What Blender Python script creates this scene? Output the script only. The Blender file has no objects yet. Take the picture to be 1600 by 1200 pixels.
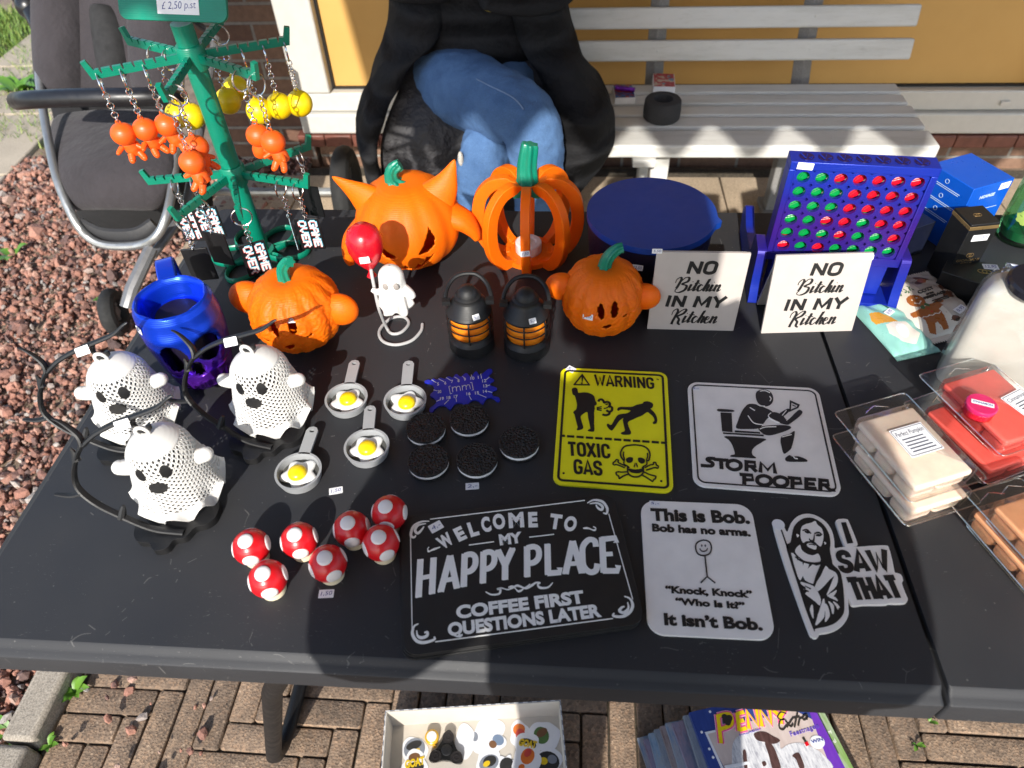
import bpy, math, random
import numpy as np
from mathutils import Vector, Matrix, Quaternion
random.seed(7); rng = np.random.default_rng(7)
rad = math.radians
S = bpy.context.scene
COL = S.collection
# ------------------------------------------------------------------ camera
T = 0.74                                   # table top height
F_PX = 1109.0
_vy = np.array([103.0, -1169.0, F_PX]); _vy /= np.linalg.norm(_vy)
_vx = np.array([16330.0, 399.0, -F_PX]); _vx -= _vy*(_vx @ _vy); _vx /= np.linalg.norm(_vx)
_vz = np.cross(_vx, _vy)
RW = np.array([_vx, _vy, _vz])             # rows: world axes seen by the camera
CP = np.array([0.0, 0.0, 1.365])
cam_d = bpy.data.cameras.new('camera'); cam = bpy.data.objects.new('camera', cam_d); COL.objects.link(cam)
cam_d.sensor_width = 36; cam_d.lens = F_PX/1600*36; cam_d.clip_start = 0.01; cam_d.clip_end = 300
_m = Matrix.Identity(4)
for i in range(3):
    _m[i][0] = RW[i, 0]; _m[i][1] = -RW[i, 1]; _m[i][2] = -RW[i, 2]; _m[i][3] = CP[i]
cam.matrix_world = _m
cam_d.dof.use_dof = True; cam_d.dof.focus_distance = 0.92; cam_d.dof.aperture_fstop = 7.0
S.camera = cam
S.view_settings.view_transform = 'Standard'; S.view_settings.look = 'None'
S.view_settings.exposure = 0.78; S.view_settings.gamma = 1
# ------------------------------------------------------------------ sky + sun
SUN_EL = rad(32.7); SUN_AZ = rad(4.5)      # light travels towards +Y, a little towards +X
W = bpy.data.worlds.new("World"); S.world = W; W.use_nodes = True
nt = W.node_tree; bg = nt.nodes['Background']
sky = nt.nodes.new('ShaderNodeTexSky'); sky.sky_type = 'NISHITA'; sky.sun_disc = False
sky.sun_elevation = SUN_EL; sky.sun_rotation = math.pi + SUN_AZ
nt.links.new(sky.outputs[0], bg.inputs[0]); bg.inputs[1].default_value = 0.15
sd = bpy.data.lights.new('sun', 'SUN'); sd.energy = 3.9; sd.angle = rad(0.55); sd.color = (1, 0.955, 0.88)
sun = bpy.data.objects.new('sun', sd); COL.objects.link(sun)
_d = Vector((math.sin(SUN_AZ)*math.cos(SUN_EL), math.cos(SUN_AZ)*math.cos(SUN_EL), -math.sin(SUN_EL)))
sun.rotation_euler = _d.to_track_quat('-Z', 'Y').to_euler()
sun.location = (-1, -6, 5)

# ------------------------------------------------------------------ helpers
def ray(px, py):
    return RW @ np.array([px-800.0, py-600.0, F_PX])
def P(px, py, z=T):
    d = ray(px, py); return Vector(CP + d*((z-CP[2])/d[2]))
def PY(px, py, Y):
    d = ray(px, py); return Vector(CP + d*((Y-CP[1])/d[1]))

def tag(o, label=None, cat=None, group=None, kind=None):
    if label: o['label'] = label
    if cat: o['category'] = cat
    if group: o['group'] = group
    if kind: o['kind'] = kind
    return o
def thing(name, label, cat, loc=(0, 0, 0), rz=0.0, group=None):
    o = bpy.data.objects.new(name, None); COL.objects.link(o)
    o.empty_display_size = 0.02; o.location = loc; o.rotation_euler = (0, 0, rz)
    return tag(o, label, cat, group)
def copy_tree(o, parent=None):
    c = o.copy(); COL.objects.link(c); c.parent = parent
    for ch in [x for x in bpy.data.objects if x.parent == o]:
        copy_tree(ch, c)
    return c

def catmull(pts, n=8, closed=False):
    pts = [np.array(p, float) for p in pts]; out = []; m = len(pts)
    if m < 3: return [Vector(p) for p in pts]
    for i in range(m if closed else m-1):
        if closed: p0, p1, p2, p3 = (pts[(i+k-1) % m] for k in range(4))
        else: p0, p1, p2, p3 = pts[max(i-1, 0)], pts[i], pts[i+1], pts[min(i+2, m-1)]
        for k in range(n):
            t = k/n
            out.append(0.5*((2*p1)+(-p0+p2)*t+(2*p0-5*p1+4*p2-p3)*t*t+(-p0+3*p1-3*p2+p3)*t**3))
    if not closed: out.append(pts[-1])
    return [Vector(p) for p in out]
def lerp_list(vals, n):
    return list(np.interp(np.linspace(0, 1, n), np.linspace(0, 1, len(vals)), vals))

_font_cache = {}
def text_mesh(s, bold=0.0, sp=1.0):
    k = (s, bold, sp)
    if k not in _font_cache:
        c = bpy.data.curves.new('t', 'FONT'); c.body = s; c.offset = bold; c.space_character = sp; c.resolution_u = 4
        o = bpy.data.objects.new('t', c); m = bpy.data.meshes.new_from_object(o)
        v = np.array([tuple(x.co) for x in m.vertices]).reshape(-1, 3)
        f = [tuple(p.vertices) for p in m.polygons]
        bpy.data.objects.remove(o); bpy.data.curves.remove(c); bpy.data.meshes.remove(m)
        _font_cache[k] = (v, f)
    return _font_cache[k]
CAP = 0.729

class MB:
    def __init__(s):
        s.v = []; s.f = []; s.m = []; s.mi = 0; s.eps = 0.0
    def add(s, vs, fs, M=None, mi=None):
        b = len(s.v)
        s.v += [tuple(M @ Vector(v)) if M is not None else tuple(v) for v in vs]
        for f in fs:
            s.f.append(tuple(i+b for i in f)); s.m.append(s.mi if mi is None else mi)
        return s
    def box(s, c, d, M=None, rz=0.0, taper=1.0):
        x, y, z = d[0]/2, d[1]/2, d[2]/2; t = taper
        vs = [(-x, -y, -z), (x, -y, -z), (x, y, -z), (-x, y, -z), (-x*t, -y*t, z), (x*t, -y*t, z), (x*t, y*t, z), (-x*t, y*t, z)]
        A = Matrix.Translation(c) @ Matrix.Rotation(rz, 4, 'Z')
        if M is not None: A = M @ A
        return s.add(vs, [(0, 3, 2, 1), (4, 5, 6, 7), (0, 1, 5, 4), (1, 2, 6, 5), (2, 3, 7, 6), (3, 0, 4, 7)], A)
    def cyl(s, p0, p1, r0, r1=None, n=20, caps=True):
        p0 = Vector(p0); p1 = Vector(p1); r1 = r0 if r1 is None else r1
        q = (p1-p0).to_track_quat('Z', 'X').to_matrix()
        vs = []
        for p, r in ((p0, r0), (p1, r1)):
            for k in range(n):
                a = 2*math.pi*k/n; vs.append(p + q @ Vector((r*math.cos(a), r*math.sin(a), 0)))
        fs = [(k, (k+1) % n, n+(k+1) % n, n+k) for k in range(n)]
        if caps: fs += [tuple(range(n-1, -1, -1)), tuple(range(n, 2*n))]
        return s.add(vs, fs)
    def lathe(s, prof, n=32, c=(0, 0, 0), M=None, fn=None):
        vs = []; fs = []; m = len(prof)
        for r, z in prof:
            for k in range(n):
                a = 2*math.pi*k/n; rr = r*(fn(a, z) if fn else 1)
                vs.append((c[0]+rr*math.cos(a), c[1]+rr*math.sin(a), c[2]+z))
        for i in range(m-1):
            for k in range(n):
                fs.append((i*n+k, i*n+(k+1) % n, (i+1)*n+(k+1) % n, (i+1)*n+k))
        if prof[0][0] > 1e-5: fs.append(tuple(range(n-1, -1, -1)))
        if prof[-1][0] > 1e-5: fs.append(tuple(range((m-1)*n, m*n)))
        return s.add(vs, fs, M)
    def tube(s, pts, r, n=10, closed=False, sx=1.0, sy=1.0, up=(0, 0, 1), caps=True, fixed=False):
        pts = [Vector(p) for p in pts]; m = len(pts)
        rs = r if isinstance(r, (list, tuple)) else [r]*m
        if len(rs) != m: rs = lerp_list(list(rs), m)
        vs = []; fs = []; u = None
        for i, p in enumerate(pts):
            if closed: t = pts[(i+1) % m]-pts[i-1]
            else: t = pts[min(i+1, m-1)]-pts[max(i-1, 0)]
            if t.length < 1e-9: t = Vector((0, 0, 1))
            t.normalize()
            if u is None or fixed:
                ref = Vector(up)
                if abs(ref.normalized().dot(t)) > 0.98: ref = Vector((1, 0, 0)) if abs(t.x) < 0.9 else Vector((0, 1, 0))
                u = (ref - t*ref.dot(t)).normalized()
            else:
                u = (u - t*u.dot(t))
                u = u.normalized() if u.length > 1e-6 else t.orthogonal().normalized()
            w = t.cross(u)
            rx, ry = (rs[i] if isinstance(rs[i], tuple) else (rs[i]*sx, rs[i]*sy))
            for k in range(n):
                a = 2*math.pi*k/n; vs.append(p + w*(rx*math.cos(a)) + u*(ry*math.sin(a)))
        for i in range(m if closed else m-1):
            j = (i+1) % m
            for k in range(n):
                fs.append((i*n+k, i*n+(k+1) % n, j*n+(k+1) % n, j*n+k))
        if not closed and caps: fs += [tuple(range(n-1, -1, -1)), tuple(range((m-1)*n, m*n))]
        return s.add(vs, fs)
    def sphere(s, c, r, nu=20, nv=12, M=None):
        r = (r, r, r) if not isinstance(r, (tuple, list)) else r
        vs = [(0, 0, -r[2])]; fs = []
        for i in range(1, nv):
            ph = -math.pi/2+math.pi*i/nv
            for k in range(nu):
                a = 2*math.pi*k/nu; vs.append((r[0]*math.cos(ph)*math.cos(a), r[1]*math.cos(ph)*math.sin(a), r[2]*math.sin(ph)))
        vs.append((0, 0, r[2])); L = len(vs)-1
        for k in range(nu):
            fs.append((0, 1+(k+1) % nu, 1+k)); fs.append((L, L-nu+k, L-nu+(k+1) % nu))
        for i in range(nv-2):
            for k in range(nu):
                a = 1+i*nu; fs.append((a+k, a+(k+1) % nu, a+nu+(k+1) % nu, a+nu+k))
        A = Matrix.Translation(c)
        if M is not None: A = A @ M
        return s.add(vs, fs, A)
    def torus(s, c, R, r, q=None, n=24, k=8, sy=1.0):
        pts = []
        for i in range(n):
            a = 2*math.pi*i/n; v = Vector((R*math.cos(a), R*sy*math.sin(a), 0))
            if q is not None: v = q @ v
            pts.append(Vector(c)+v)
        return s.tube(pts, r, n=k, closed=True, up=(0.3, 0.2, 1))
    def prism(s, poly, z0, z1, M=None, back=True):
        n = len(poly)
        area = sum(poly[i][0]*poly[(i+1) % n][1]-poly[(i+1) % n][0]*poly[i][1] for i in range(n))
        if area < 0: poly = poly[::-1]
        vs = [(p[0], p[1], z0) for p in poly]+[(p[0], p[1], z1) for p in poly]
        from mathutils.geometry import tessellate_polygon
        tri = tessellate_polygon([[Vector((p[0], p[1], 0)) for p in poly]])
        fs = []
        for a, b, c in tri:
            pa, pb, pc = poly[a], poly[b], poly[c]
            if (pb[0]-pa[0])*(pc[1]-pa[1])-(pb[1]-pa[1])*(pc[0]-pa[0]) < 0: b, c = c, b
            fs.append((a+n, b+n, c+n))
            if back: fs.append((c, b, a))
        fs += [(i, (i+1) % n, n+(i+1) % n, n+i) for i in range(n)]
        return s.add(vs, fs, M)
    def stroke(s, pts, w, z0, z1, M=None, n=6, smooth=True, nib=None, wmin=None, closed=False, ends=True):
        """raised pen stroke along 2-D points; nib: direction-dependent width"""
        pts = [(p[0], p[1], 0) for p in pts]
        q = catmull(pts, n, closed) if smooth and len(pts) > 2 else [Vector(p) for p in pts]
        s.eps = (s.eps+0.000013) % 0.0002; z1 = z1+s.eps
        m = len(q); Lf = []; Rt = []
        for i in range(m):
            if closed: t = q[(i+1) % m]-q[i-1]
            else: t = q[min(i+1, m-1)]-q[max(i-1, 0)]
            if t.length < 1e-9: t = Vector((1, 0, 0))
            t.normalize(); nrm = Vector((-t.y, t.x, 0))
            ww = w if not isinstance(w, (list, tuple)) else float(np.interp(i/max(m-1, 1), np.linspace(0, 1, len(w)), w))
            if nib: ww = wmin+(w-wmin)*min(1, max(0, -t.y*1.1))**0.8
            if not closed and ends and i in (0, m-1):
                pass
            Lf.append(q[i]+nrm*ww/2); Rt.append(q[i]-nrm*ww/2)
        vs = [(a.x, a.y, z1) for a in Lf]+[(a.x, a.y, z1) for a in Rt]+[(a.x, a.y, z0) for a in Lf]+[(a.x, a.y, z0) for a in Rt]
        fs = []
        for i in range(m if closed else m-1):
            j = (i+1) % m
            fs += [(m+i, m+j, j, i), (i, j, 2*m+j, 2*m+i), (m+j, m+i, 3*m+i, 3*m+j)]
        if not closed: fs += [(0, 2*m, 3*m, m), (2*m-1, 4*m-1, 3*m-1, m-1)]
        return s.add(vs, fs, M)
    def disc(s, c, r, z0, z1, n=20, ry=None, M=None):
        s.eps = (s.eps+0.000013) % 0.0002
        return s.prism([(c[0]+r*math.cos(2*math.pi*k/n), c[1]+(ry or r)*math.sin(2*math.pi*k/n)) for k in range(n)], z0, z1+s.eps, M)
    def flat_text(s, t, L, R, h, z0, z1, bold=0.0, shear=0.0, warp=None, M=None, sp=1.0):
        """t between 2-D points L (baseline left) and R (baseline right), cap height h"""
        v, f = text_mesh(t, bold, sp)
        if len(v) == 0: return s
        L = np.array(L, float); R = np.array(R, float); w = np.linalg.norm(R-L); d = (R-L)/w; nn = np.array([-d[1], d[0]])
        x0, x1 = v[:, 0].min(), v[:, 0].max()
        X = (v[:, 0]-x0)/(x1-x0); Y = v[:, 1]/CAP
        if warp: X, Y = warp(X, Y)
        X = X*w + shear*Y*h
        p = L[None]+X[:, None]*d[None]+(Y*h)[:, None]*nn[None]
        n = len(p)
        vs = [(a[0], a[1], z1) for a in p]
        edges = {}
        for fc in f:
            for i in range(len(fc)):
                e = (fc[i], fc[(i+1) % len(fc)]); edges[e] = 1
        fs = [tuple(fc) for fc in f]
        vs += [(a[0], a[1], z0) for a in p]
        for (a, b) in edges:
            if (b, a) not in edges: fs.append((b, a, a+n, b+n))
        return s.add(vs, fs, M)
    def build(s, name, mat, parent=None, smooth=30, bevel=0.0, seg=2, mods=(), off=None):
        me = bpy.data.meshes.new(name)
        vs = s.v
        if off is not None: vs = [(a[0]-off[0], a[1]-off[1], a[2]-off[2]) for a in vs]
        me.from_pydata(vs, [], s.f)
        mats = mat if isinstance(mat, (list, tuple)) else [mat]
        for m in mats: me.materials.append(m)
        if len(mats) > 1: me.polygons.foreach_set('material_index', s.m)
        if smooth:
            me.polygons.foreach_set('use_smooth', [True]*len(me.polygons))
            me.update(); me.set_sharp_from_angle(angle=rad(smooth))
        me.validate(); me.update()
        o = bpy.data.objects.new(name, me); COL.objects.link(o)
        if parent is not None: o.parent = parent
        if bevel:
            b = o.modifiers.new('bevel', 'BEVEL'); b.width = bevel; b.segments = seg; b.limit_method = 'ANGLE'; b.angle_limit = rad(35)
            b.harden_normals = False
        for kind, kw in mods:
            md = o.modifiers.new(kind.lower(), kind)
            for k, val in kw.items(): setattr(md, k, val)
        return o

def rrect(w, h, r, n=6, c=(0, 0)):
    out = []
    for sx, sy, a0 in ((1, 1, 0), (-1, 1, 90), (-1, -1, 180), (1, -1, 270)):
        for k in range(n+1):
            a = rad(a0+90*k/n); out.append((c[0]+sx*(w/2-r)+r*math.cos(a), c[1]+sy*(h/2-r)+r*math.sin(a)))
    return out
def round_poly(pts, r, n=5):
    """round the corners of a 2-D polygon"""
    out = []; m = len(pts)
    for i in range(m):
        p = Vector(pts[i]).to_2d(); a = Vector(pts[i-1]).to_2d(); b = Vector(pts[(i+1) % m]).to_2d()
        da = (a-p); db = (b-p); rr = min(r, da.length*0.45, db.length*0.45)
        p0 = p+da.normalized()*rr; p1 = p+db.normalized()*rr
        for k in range(n+1):
            t = k/n; q = p0*(1-t)**2+p*2*t*(1-t)+p1*t*t; out.append((q.x, q.y))
    return out

class Plane:
    """a real flat face: local frame with pixel tracing onto it"""
    def __init__(s, O, U, V):
        s.O = Vector(O); s.U = Vector(U).normalized(); s.N = s.U.cross(Vector(V)).normalized(); s.V = s.N.cross(s.U)
        s.M = Matrix((( s.U.x, s.V.x, s.N.x, s.O.x), (s.U.y, s.V.y, s.N.y, s.O.y), (s.U.z, s.V.z, s.N.z, s.O.z), (0, 0, 0, 1)))
    def __call__(s, px, py, h=0.0):
        d = Vector(ray(px, py)); c = Vector(CP); o = s.O+s.N*h
        q = c+d*((o-c).dot(s.N)/d.dot(s.N))-o
        return (q.dot(s.U), q.dot(s.V))

# ------------------------------------------------------------------ materials
def lin(r, g=None, b=None):
    if g is None: r, g, b = [int(r[i:i+2], 16) for i in (0, 2, 4)]
    f = lambda c: (c/255/12.92 if c/255 <= 0.04045 else ((c/255+0.055)/1.055)**2.4)
    return (f(r), f(g), f(b))
class NT:
    def __init__(s, name):
        s.m = bpy.data.materials.new(name); s.m.use_nodes = True; s.t = s.m.node_tree; s.b = s.t.nodes['Principled BSDF']; s.out = s.t.nodes['Material Output']
    def n(s, typ, **kw):
        x = s.t.nodes.new(typ)
        for k, v in kw.items():
            if k.startswith('i_'):
                key = k[2:]; key = int(key) if key.isdigit() else key
                x.inputs[key].default_value = v
            else: setattr(x, k, v)
        return x
    def l(s, a, b): s.t.links.new(a, b)
    def coord(s, kind='Object', scale=None):
        c = s.n('ShaderNodeTexCoord').outputs[kind]
        if scale is not None:
            mp = s.n('ShaderNodeMapping'); mp.inputs['Scale'].default_value = scale; s.l(c, mp.inputs[0]); c = mp.outputs[0]
        return c
    def noise(s, scale, detail=4, rough=0.6, co=None):
        x = s.n('ShaderNodeTexNoise', i_Scale=scale, i_Detail=detail, i_Roughness=rough); s.l(co if co is not None else s.coord(), x.inputs['Vector']); return x
    def ramp(s, fac, stops, interp='LINEAR'):
        x = s.n('ShaderNodeValToRGB'); x.color_ramp.interpolation = interp
        e = x.color_ramp.elements
        while len(e) < len(stops): e.new(0.5)
        for i, (p, c) in enumerate(stops): e[i].position = p; e[i].color = (*c, 1) if len(c) == 3 else c
        s.l(fac, x.inputs[0]); return x.outputs[0]
    def mix(s, fac, a, b, blend='MIX'):
        x = s.n('ShaderNodeMix', data_type='RGBA', blend_type=blend)
        for sock, v in ((x.inputs[0], fac), (x.inputs[6], a), (x.inputs[7], b)):
            if hasattr(v, 'type') and hasattr(v, 'links'): s.l(v, sock)
            elif isinstance(v, (int, float)): sock.default_value = v
            else: sock.default_value = (*v, 1) if len(v) == 3 else v
        return x.outputs[2]
    def bump(s, h, strength=0.3, dist=0.001):
        x = s.n('ShaderNodeBump', i_Strength=strength, i_Distance=dist); s.l(h, x.inputs['Height'])
        for k in s.t.links:
            if k.to_socket == s.b.inputs['Normal']: s.l(k.from_socket, x.inputs['Normal']); break
        s.l(x.outputs[0], s.b.inputs['Normal']); return x
    def base(s, c):
        if hasattr(c, 'links'): s.l(c, s.b.inputs['Base Color'])
        else: s.b.inputs['Base Color'].default_value = (*c, 1)
    def set(s, **kw):
        for k, v in kw.items():
            s.b.inputs[k.replace('_', ' ')].default_value = v
        return s
def plastic(name, c, rough=0.4, layers=0.0, var=0.12, spec=0.5, sss=0.0, metallic=0.0, period=0.0011, grain=0.0, coat=0.0):
    """printed or moulded plastic: slight tint drift, optional layer lines"""
    m = NT(name); nz = m.noise(35, 3)
    dark = tuple(x*(1-var) for x in c); lite = tuple(min(1, x*(1+var)) for x in c)
    m.base(m.ramp(nz.outputs[0], [(0.3, dark), (0.7, lite)]))
    m.set(Roughness=rough, Metallic=metallic); m.b.inputs['Specular IOR Level'].default_value = spec
    if coat: m.b.inputs['Coat Weight'].default_value = coat; m.b.inputs['Coat Roughness'].default_value = 0.15
    if sss:
        m.b.inputs['Subsurface Weight'].default_value = sss; m.b.inputs['Subsurface Radius'].default_value = (0.012, 0.006, 0.003); m.b.inputs['Subsurface Scale'].default_value = 0.6
    if layers:
        w = m.n('ShaderNodeTexWave', bands_direction='Z', i_Scale=1/period/20*6.283/2, i_Distortion=0.15, i_Detail=1.0)
        m.l(m.coord(), w.inputs['Vector']); m.bump(w.outputs['Fac'], layers, 0.0004)
    if grain:
        g = m.noise(900, 2); m.bump(g.outputs[0], grain, 0.0006)
    r = m.noise(60, 4); rr = m.n('ShaderNodeMapRange', i_1=0.3, i_2=0.7, i_3=max(0.05, rough-0.07), i_4=min(1, rough+0.1)); m.l(r.outputs[0], rr.inputs[0]); m.l(rr.outputs[0], m.b.inputs['Roughness'])
    return m.m
def glowy(name, c, inner, rough=0.5, layers=0.3):
    """thin orange print: light bleeds through the shell"""
    m = NT(name); nz = m.noise(28, 3)
    m.base(m.ramp(nz.outputs[0], [(0.3, tuple(x*0.88 for x in c)), (0.7, c)]))
    m.set(Roughness=rough); m.b.inputs['Specular IOR Level'].default_value = .3
    w = m.n('ShaderNodeTexWave', bands_direction='Z', i_Scale=170, i_Distortion=0.2, i_Detail=1.0); m.l(m.coord(), w.inputs['Vector']); m.bump(w.outputs['Fac'], layers, 0.0004)
    m.b.inputs['Subsurface Weight'].default_value = .35; m.b.inputs['Subsurface Radius'].default_value = (1.0, .3, .05); m.b.inputs['Subsurface Scale'].default_value = .012
    tr = m.n('ShaderNodeBsdfTranslucent'); tr.inputs[0].default_value = (*inner, 1)
    mx = m.n('ShaderNodeMixShader', i_0=0.10); m.l(m.b.outputs[0], mx.inputs[1]); m.l(tr.outputs[0], mx.inputs[2]); m.l(mx.outputs[0], m.out.inputs[0])
    return m.m
def clear(name, tint=(1, 1, 1), rough=0.06, base=0.05):
    """thin clear plastic sheet"""
    m = NT(name)
    t = m.n('ShaderNodeBsdfTransparent'); t.inputs[0].default_value = (*tint, 1)
    g = m.n('ShaderNodeBsdfGlossy', i_Roughness=rough); g.inputs[0].default_value = (1, 1, 1, 1)
    lw = m.n('ShaderNodeLayerWeight', i_Blend=0.16); mr = m.n('ShaderNodeMapRange', i_1=0.0, i_2=1.0, i_3=base, i_4=0.6); m.l(lw.outputs['Fresnel'], mr.inputs[0])
    nz = m.noise(40, 3); bp = m.n('ShaderNodeBump', i_Strength=0.25, i_Distance=0.002); m.l(nz.outputs[0], bp.inputs['Height']); m.l(bp.outputs[0], g.inputs['Normal'])
    mx = m.n('ShaderNodeMixShader'); m.l(mr.outputs[0], mx.inputs[0]); m.l(t.outputs[0], mx.inputs[1]); m.l(g.outputs[0], mx.inputs[2]); m.l(mx.outputs[0], m.out.inputs[0])
    return m.m
PAPER = plastic('paper', (0.8, 0.8, 0.82), 0.75, var=0.04, grain=0.1)
INK = plastic('ink', (0.03, 0.05, 0.25), 0.6, var=0.1)
BLACKP = plastic('black_plastic', (0.006, 0.006, 0.0068), 0.5, layers=0.12, var=0.3)
WHITEP = plastic('white_print', (0.70, 0.69, 0.665), 0.42, layers=0.15, var=0.03, sss=0.0)
GREENP = plastic('green_print', (0.0, 0.19, 0.115), 0.35, layers=0.2, var=0.08)
METAL = plastic('chrome', (0.75, 0.72, 0.7), 0.18, var=0.05, metallic=1.0)
ORANGE = glowy('orange_print', (1.0, 0.170, 0.002), (1.0, 0.2, 0.0))
BLUESILK = plastic('blue_print', (0.01, 0.018, 0.2), 0.34, layers=0.25, var=0.12, coat=0.15)

def price_tag(txt, loc, rz, parent=None, w=0.014, h=0.008, M=None, label=None, cat=None, group=None):
    """small paper sticker with blue handwriting; M: local matrix on its thing"""
    A = M if M is not None else Matrix.Identity(4)
    b = MB(); b.prism(rrect(w, h, 0.0006, 2), 0.0, 0.0004, A)
    if parent is None:
        o = b.build('price_tag', PAPER); o.location = loc; o.rotation_euler = (0, 0, rz); tag(o, label, cat, group)
        par = o
    else:
        par = b.build('price_sticker', PAPER, parent)
    if txt:
        t = MB(); t.flat_text(txt, (-w*0.36, -h*0.22), (w*0.36, -h*0.16), h*0.5, 0.00035, 0.00055, bold=-0.006, shear=0.2, M=A)
        t.build('handwriting', INK, par)
    return par
def sticker_at(parent, txt, px, py, point, normal, w=0.014, h=0.008, roll=0.0, off=None):
    """sticker on a surface point (world) with a normal, upright as seen from the camera"""
    n = Vector(normal).normalized(); u = Vector((0, 0, 1)).cross(n)
    if u.length < 0.2: u = Vector((1, 0, 0)) - n*n.x
    u.normalize(); v = n.cross(u)
    u2 = u*math.cos(roll)+v*math.sin(roll); v2 = n.cross(u2)
    o = Vector(point)+n*0.0006-(Vector(off) if off is not None else Vector())
    M = Matrix(((u2.x, v2.x, n.x, o.x), (u2.y, v2.y, n.y, o.y), (u2.z, v2.z, n.z, o.z), (0, 0, 0, 1)))
    return price_tag(txt, None, 0, parent, w, h, M)
# ================================================================== SETTING
def island_random(m):
    return m.n('ShaderNodeNewGeometry').outputs['Random Per Island']
def brick_mat():
    m = NT('brick'); co = m.n('ShaderNodeTexCoord').outputs['Object']
    sx = m.n('ShaderNodeSeparateXYZ'); m.l(co, sx.inputs[0]); cb = m.n('ShaderNodeCombineXYZ'); m.l(sx.outputs[0], cb.inputs[0]); m.l(sx.outputs[2], cb.inputs[1])
    b = m.n('ShaderNodeTexBrick', i_Scale=1.0); b.inputs['Brick Width'].default_value = 0.215; b.inputs['Row Height'].default_value = 0.062
    b.inputs['Mortar Size'].default_value = 0.006; b.inputs['Mortar Smooth'].default_value = 0.3
    b.inputs['Color1'].default_value = (0.17, 0.09, 0.06, 1); b.inputs['Color2'].default_value = (0.30, 0.18, 0.12, 1); b.inputs['Mortar'].default_value = (0.34, 0.31, 0.27, 1)
    m.l(cb.outputs[0], b.inputs['Vector']); nz = m.noise(60, 5)
    m.base(m.mix(0.5, b.outputs['Color'], m.ramp(nz.outputs[0], [(0.25, (0.25, 0.22, 0.2)), (0.75, (0.9, 0.85, 0.8))]), 'MULTIPLY'))
    m.set(Roughness=0.9); mm = m.n('ShaderNodeMath', operation='SUBTRACT'); m.l(nz.outputs[0], mm.inputs[0]); m.l(b.outputs['Fac'], mm.inputs[1]); m.bump(mm.outputs[0], 0.8, 0.004)
    return m.m
def concrete_mat(name, c, scale=1.0, speck=0.35):
    m = NT(name); a = m.noise(3*scale, 6); b = m.noise(220*scale, 3, 0.8)
    c1 = m.ramp(a.outputs[0], [(0.3, tuple(x*0.75 for x in c)), (0.7, tuple(x*1.15 for x in c))])
    m.base(m.mix(speck, c1, m.ramp(b.outputs[0], [(0.32, (0.1, 0.09, 0.08)), (0.5, (0.6, 0.55, 0.5)), (0.68, (1, 0.95, 0.9))]), 'OVERLAY'))
    m.set(Roughness=0.92); m.bump(b.outputs[0], 0.6, 0.002); return m.m
def paver_mat():
    m = NT('paver'); r = island_random(m); fine = m.noise(260, 3, 0.85); mid = m.noise(22, 5)
    c1 = m.ramp(r, [(0.0, (0.17, 0.135, 0.105)), (0.35, (0.25, 0.195, 0.145)), (0.65, (0.215, 0.17, 0.13)), (1.0, (0.30, 0.23, 0.17))])
    c2 = m.mix(0.55, c1, m.ramp(mid.outputs[0], [(0.3, (0.35, 0.33, 0.32)), (0.7, (0.75, 0.7, 0.66))]), 'OVERLAY')
    v = m.n('ShaderNodeTexVoronoi', i_Scale=210.0); m.l(m.coord(), v.inputs['Vector'])
    agg = m.ramp(v.outputs['Color'], [(0.0, (0.12, 0.09, 0.07)), (0.55, (0.5, 0.45, 0.4)), (0.8, (0.62, 0.5, 0.4)), (1.0, (1, 0.98, 0.92))])
    m.base(m.mix(0.62, c2, agg, 'OVERLAY')); m.set(Roughness=0.9)
    m.bump(fine.outputs[0], 0.9, 0.002); m.bump(v.outputs['Distance'], 0.6, 0.002); return m.m
def stone_mat():
    m = NT('lava_stone'); r = island_random(m); nz = m.noise(160, 4, 0.7)
    c = m.ramp(r, [(0.0, (0.10, 0.07, 0.065)), (0.18, (0.19, 0.10, 0.08)), (0.45, (0.30, 0.145, 0.105)), (0.7, (0.39, 0.20, 0.145)), (0.88, (0.36, 0.25, 0.20)), (0.97, (0.25, 0.24, 0.23)), (1.0, (0.48, 0.42, 0.37))])
    m.base(m.mix(0.5, c, m.ramp(nz.outputs[0], [(0.3, (0.3, 0.28, 0.27)), (0.7, (0.75, 0.72, 0.7))]), 'OVERLAY')); m.set(Roughness=0.92)
    m.bump(nz.outputs[0], 0.9, 0.003); return m.m
def soil_mat():
    m = NT('soil'); a = m.noise(9, 6); b = m.noise(150, 4, 0.8)
    c = m.ramp(a.outputs[0], [(0.3, (0.12, 0.085, 0.06)), (0.55, (0.24, 0.18, 0.13)), (0.75, (0.3, 0.24, 0.17))])
    m.base(m.mix(0.6, c, m.ramp(b.outputs[0], [(0.3, (0.2, 0.2, 0.2)), (0.7, (0.85, 0.8, 0.75))]), 'OVERLAY')); m.set(Roughness=0.95); m.bump(b.outputs[0], 1.0, 0.006); return m.m

def sheet(name, x0, x1, y0, y1, z, mat, n=1):
    b = MB(); b.add([(x0, y0, z), (x1, y0, z), (x1, y1, z), (x0, y1, z)], [(0, 1, 2, 3)]); o = b.build(name, mat, smooth=0); return tag(o, kind='structure')
SOIL = soil_mat()
sheet('ground', -40, 40, -40, 40, -0.045, SOIL)
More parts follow.
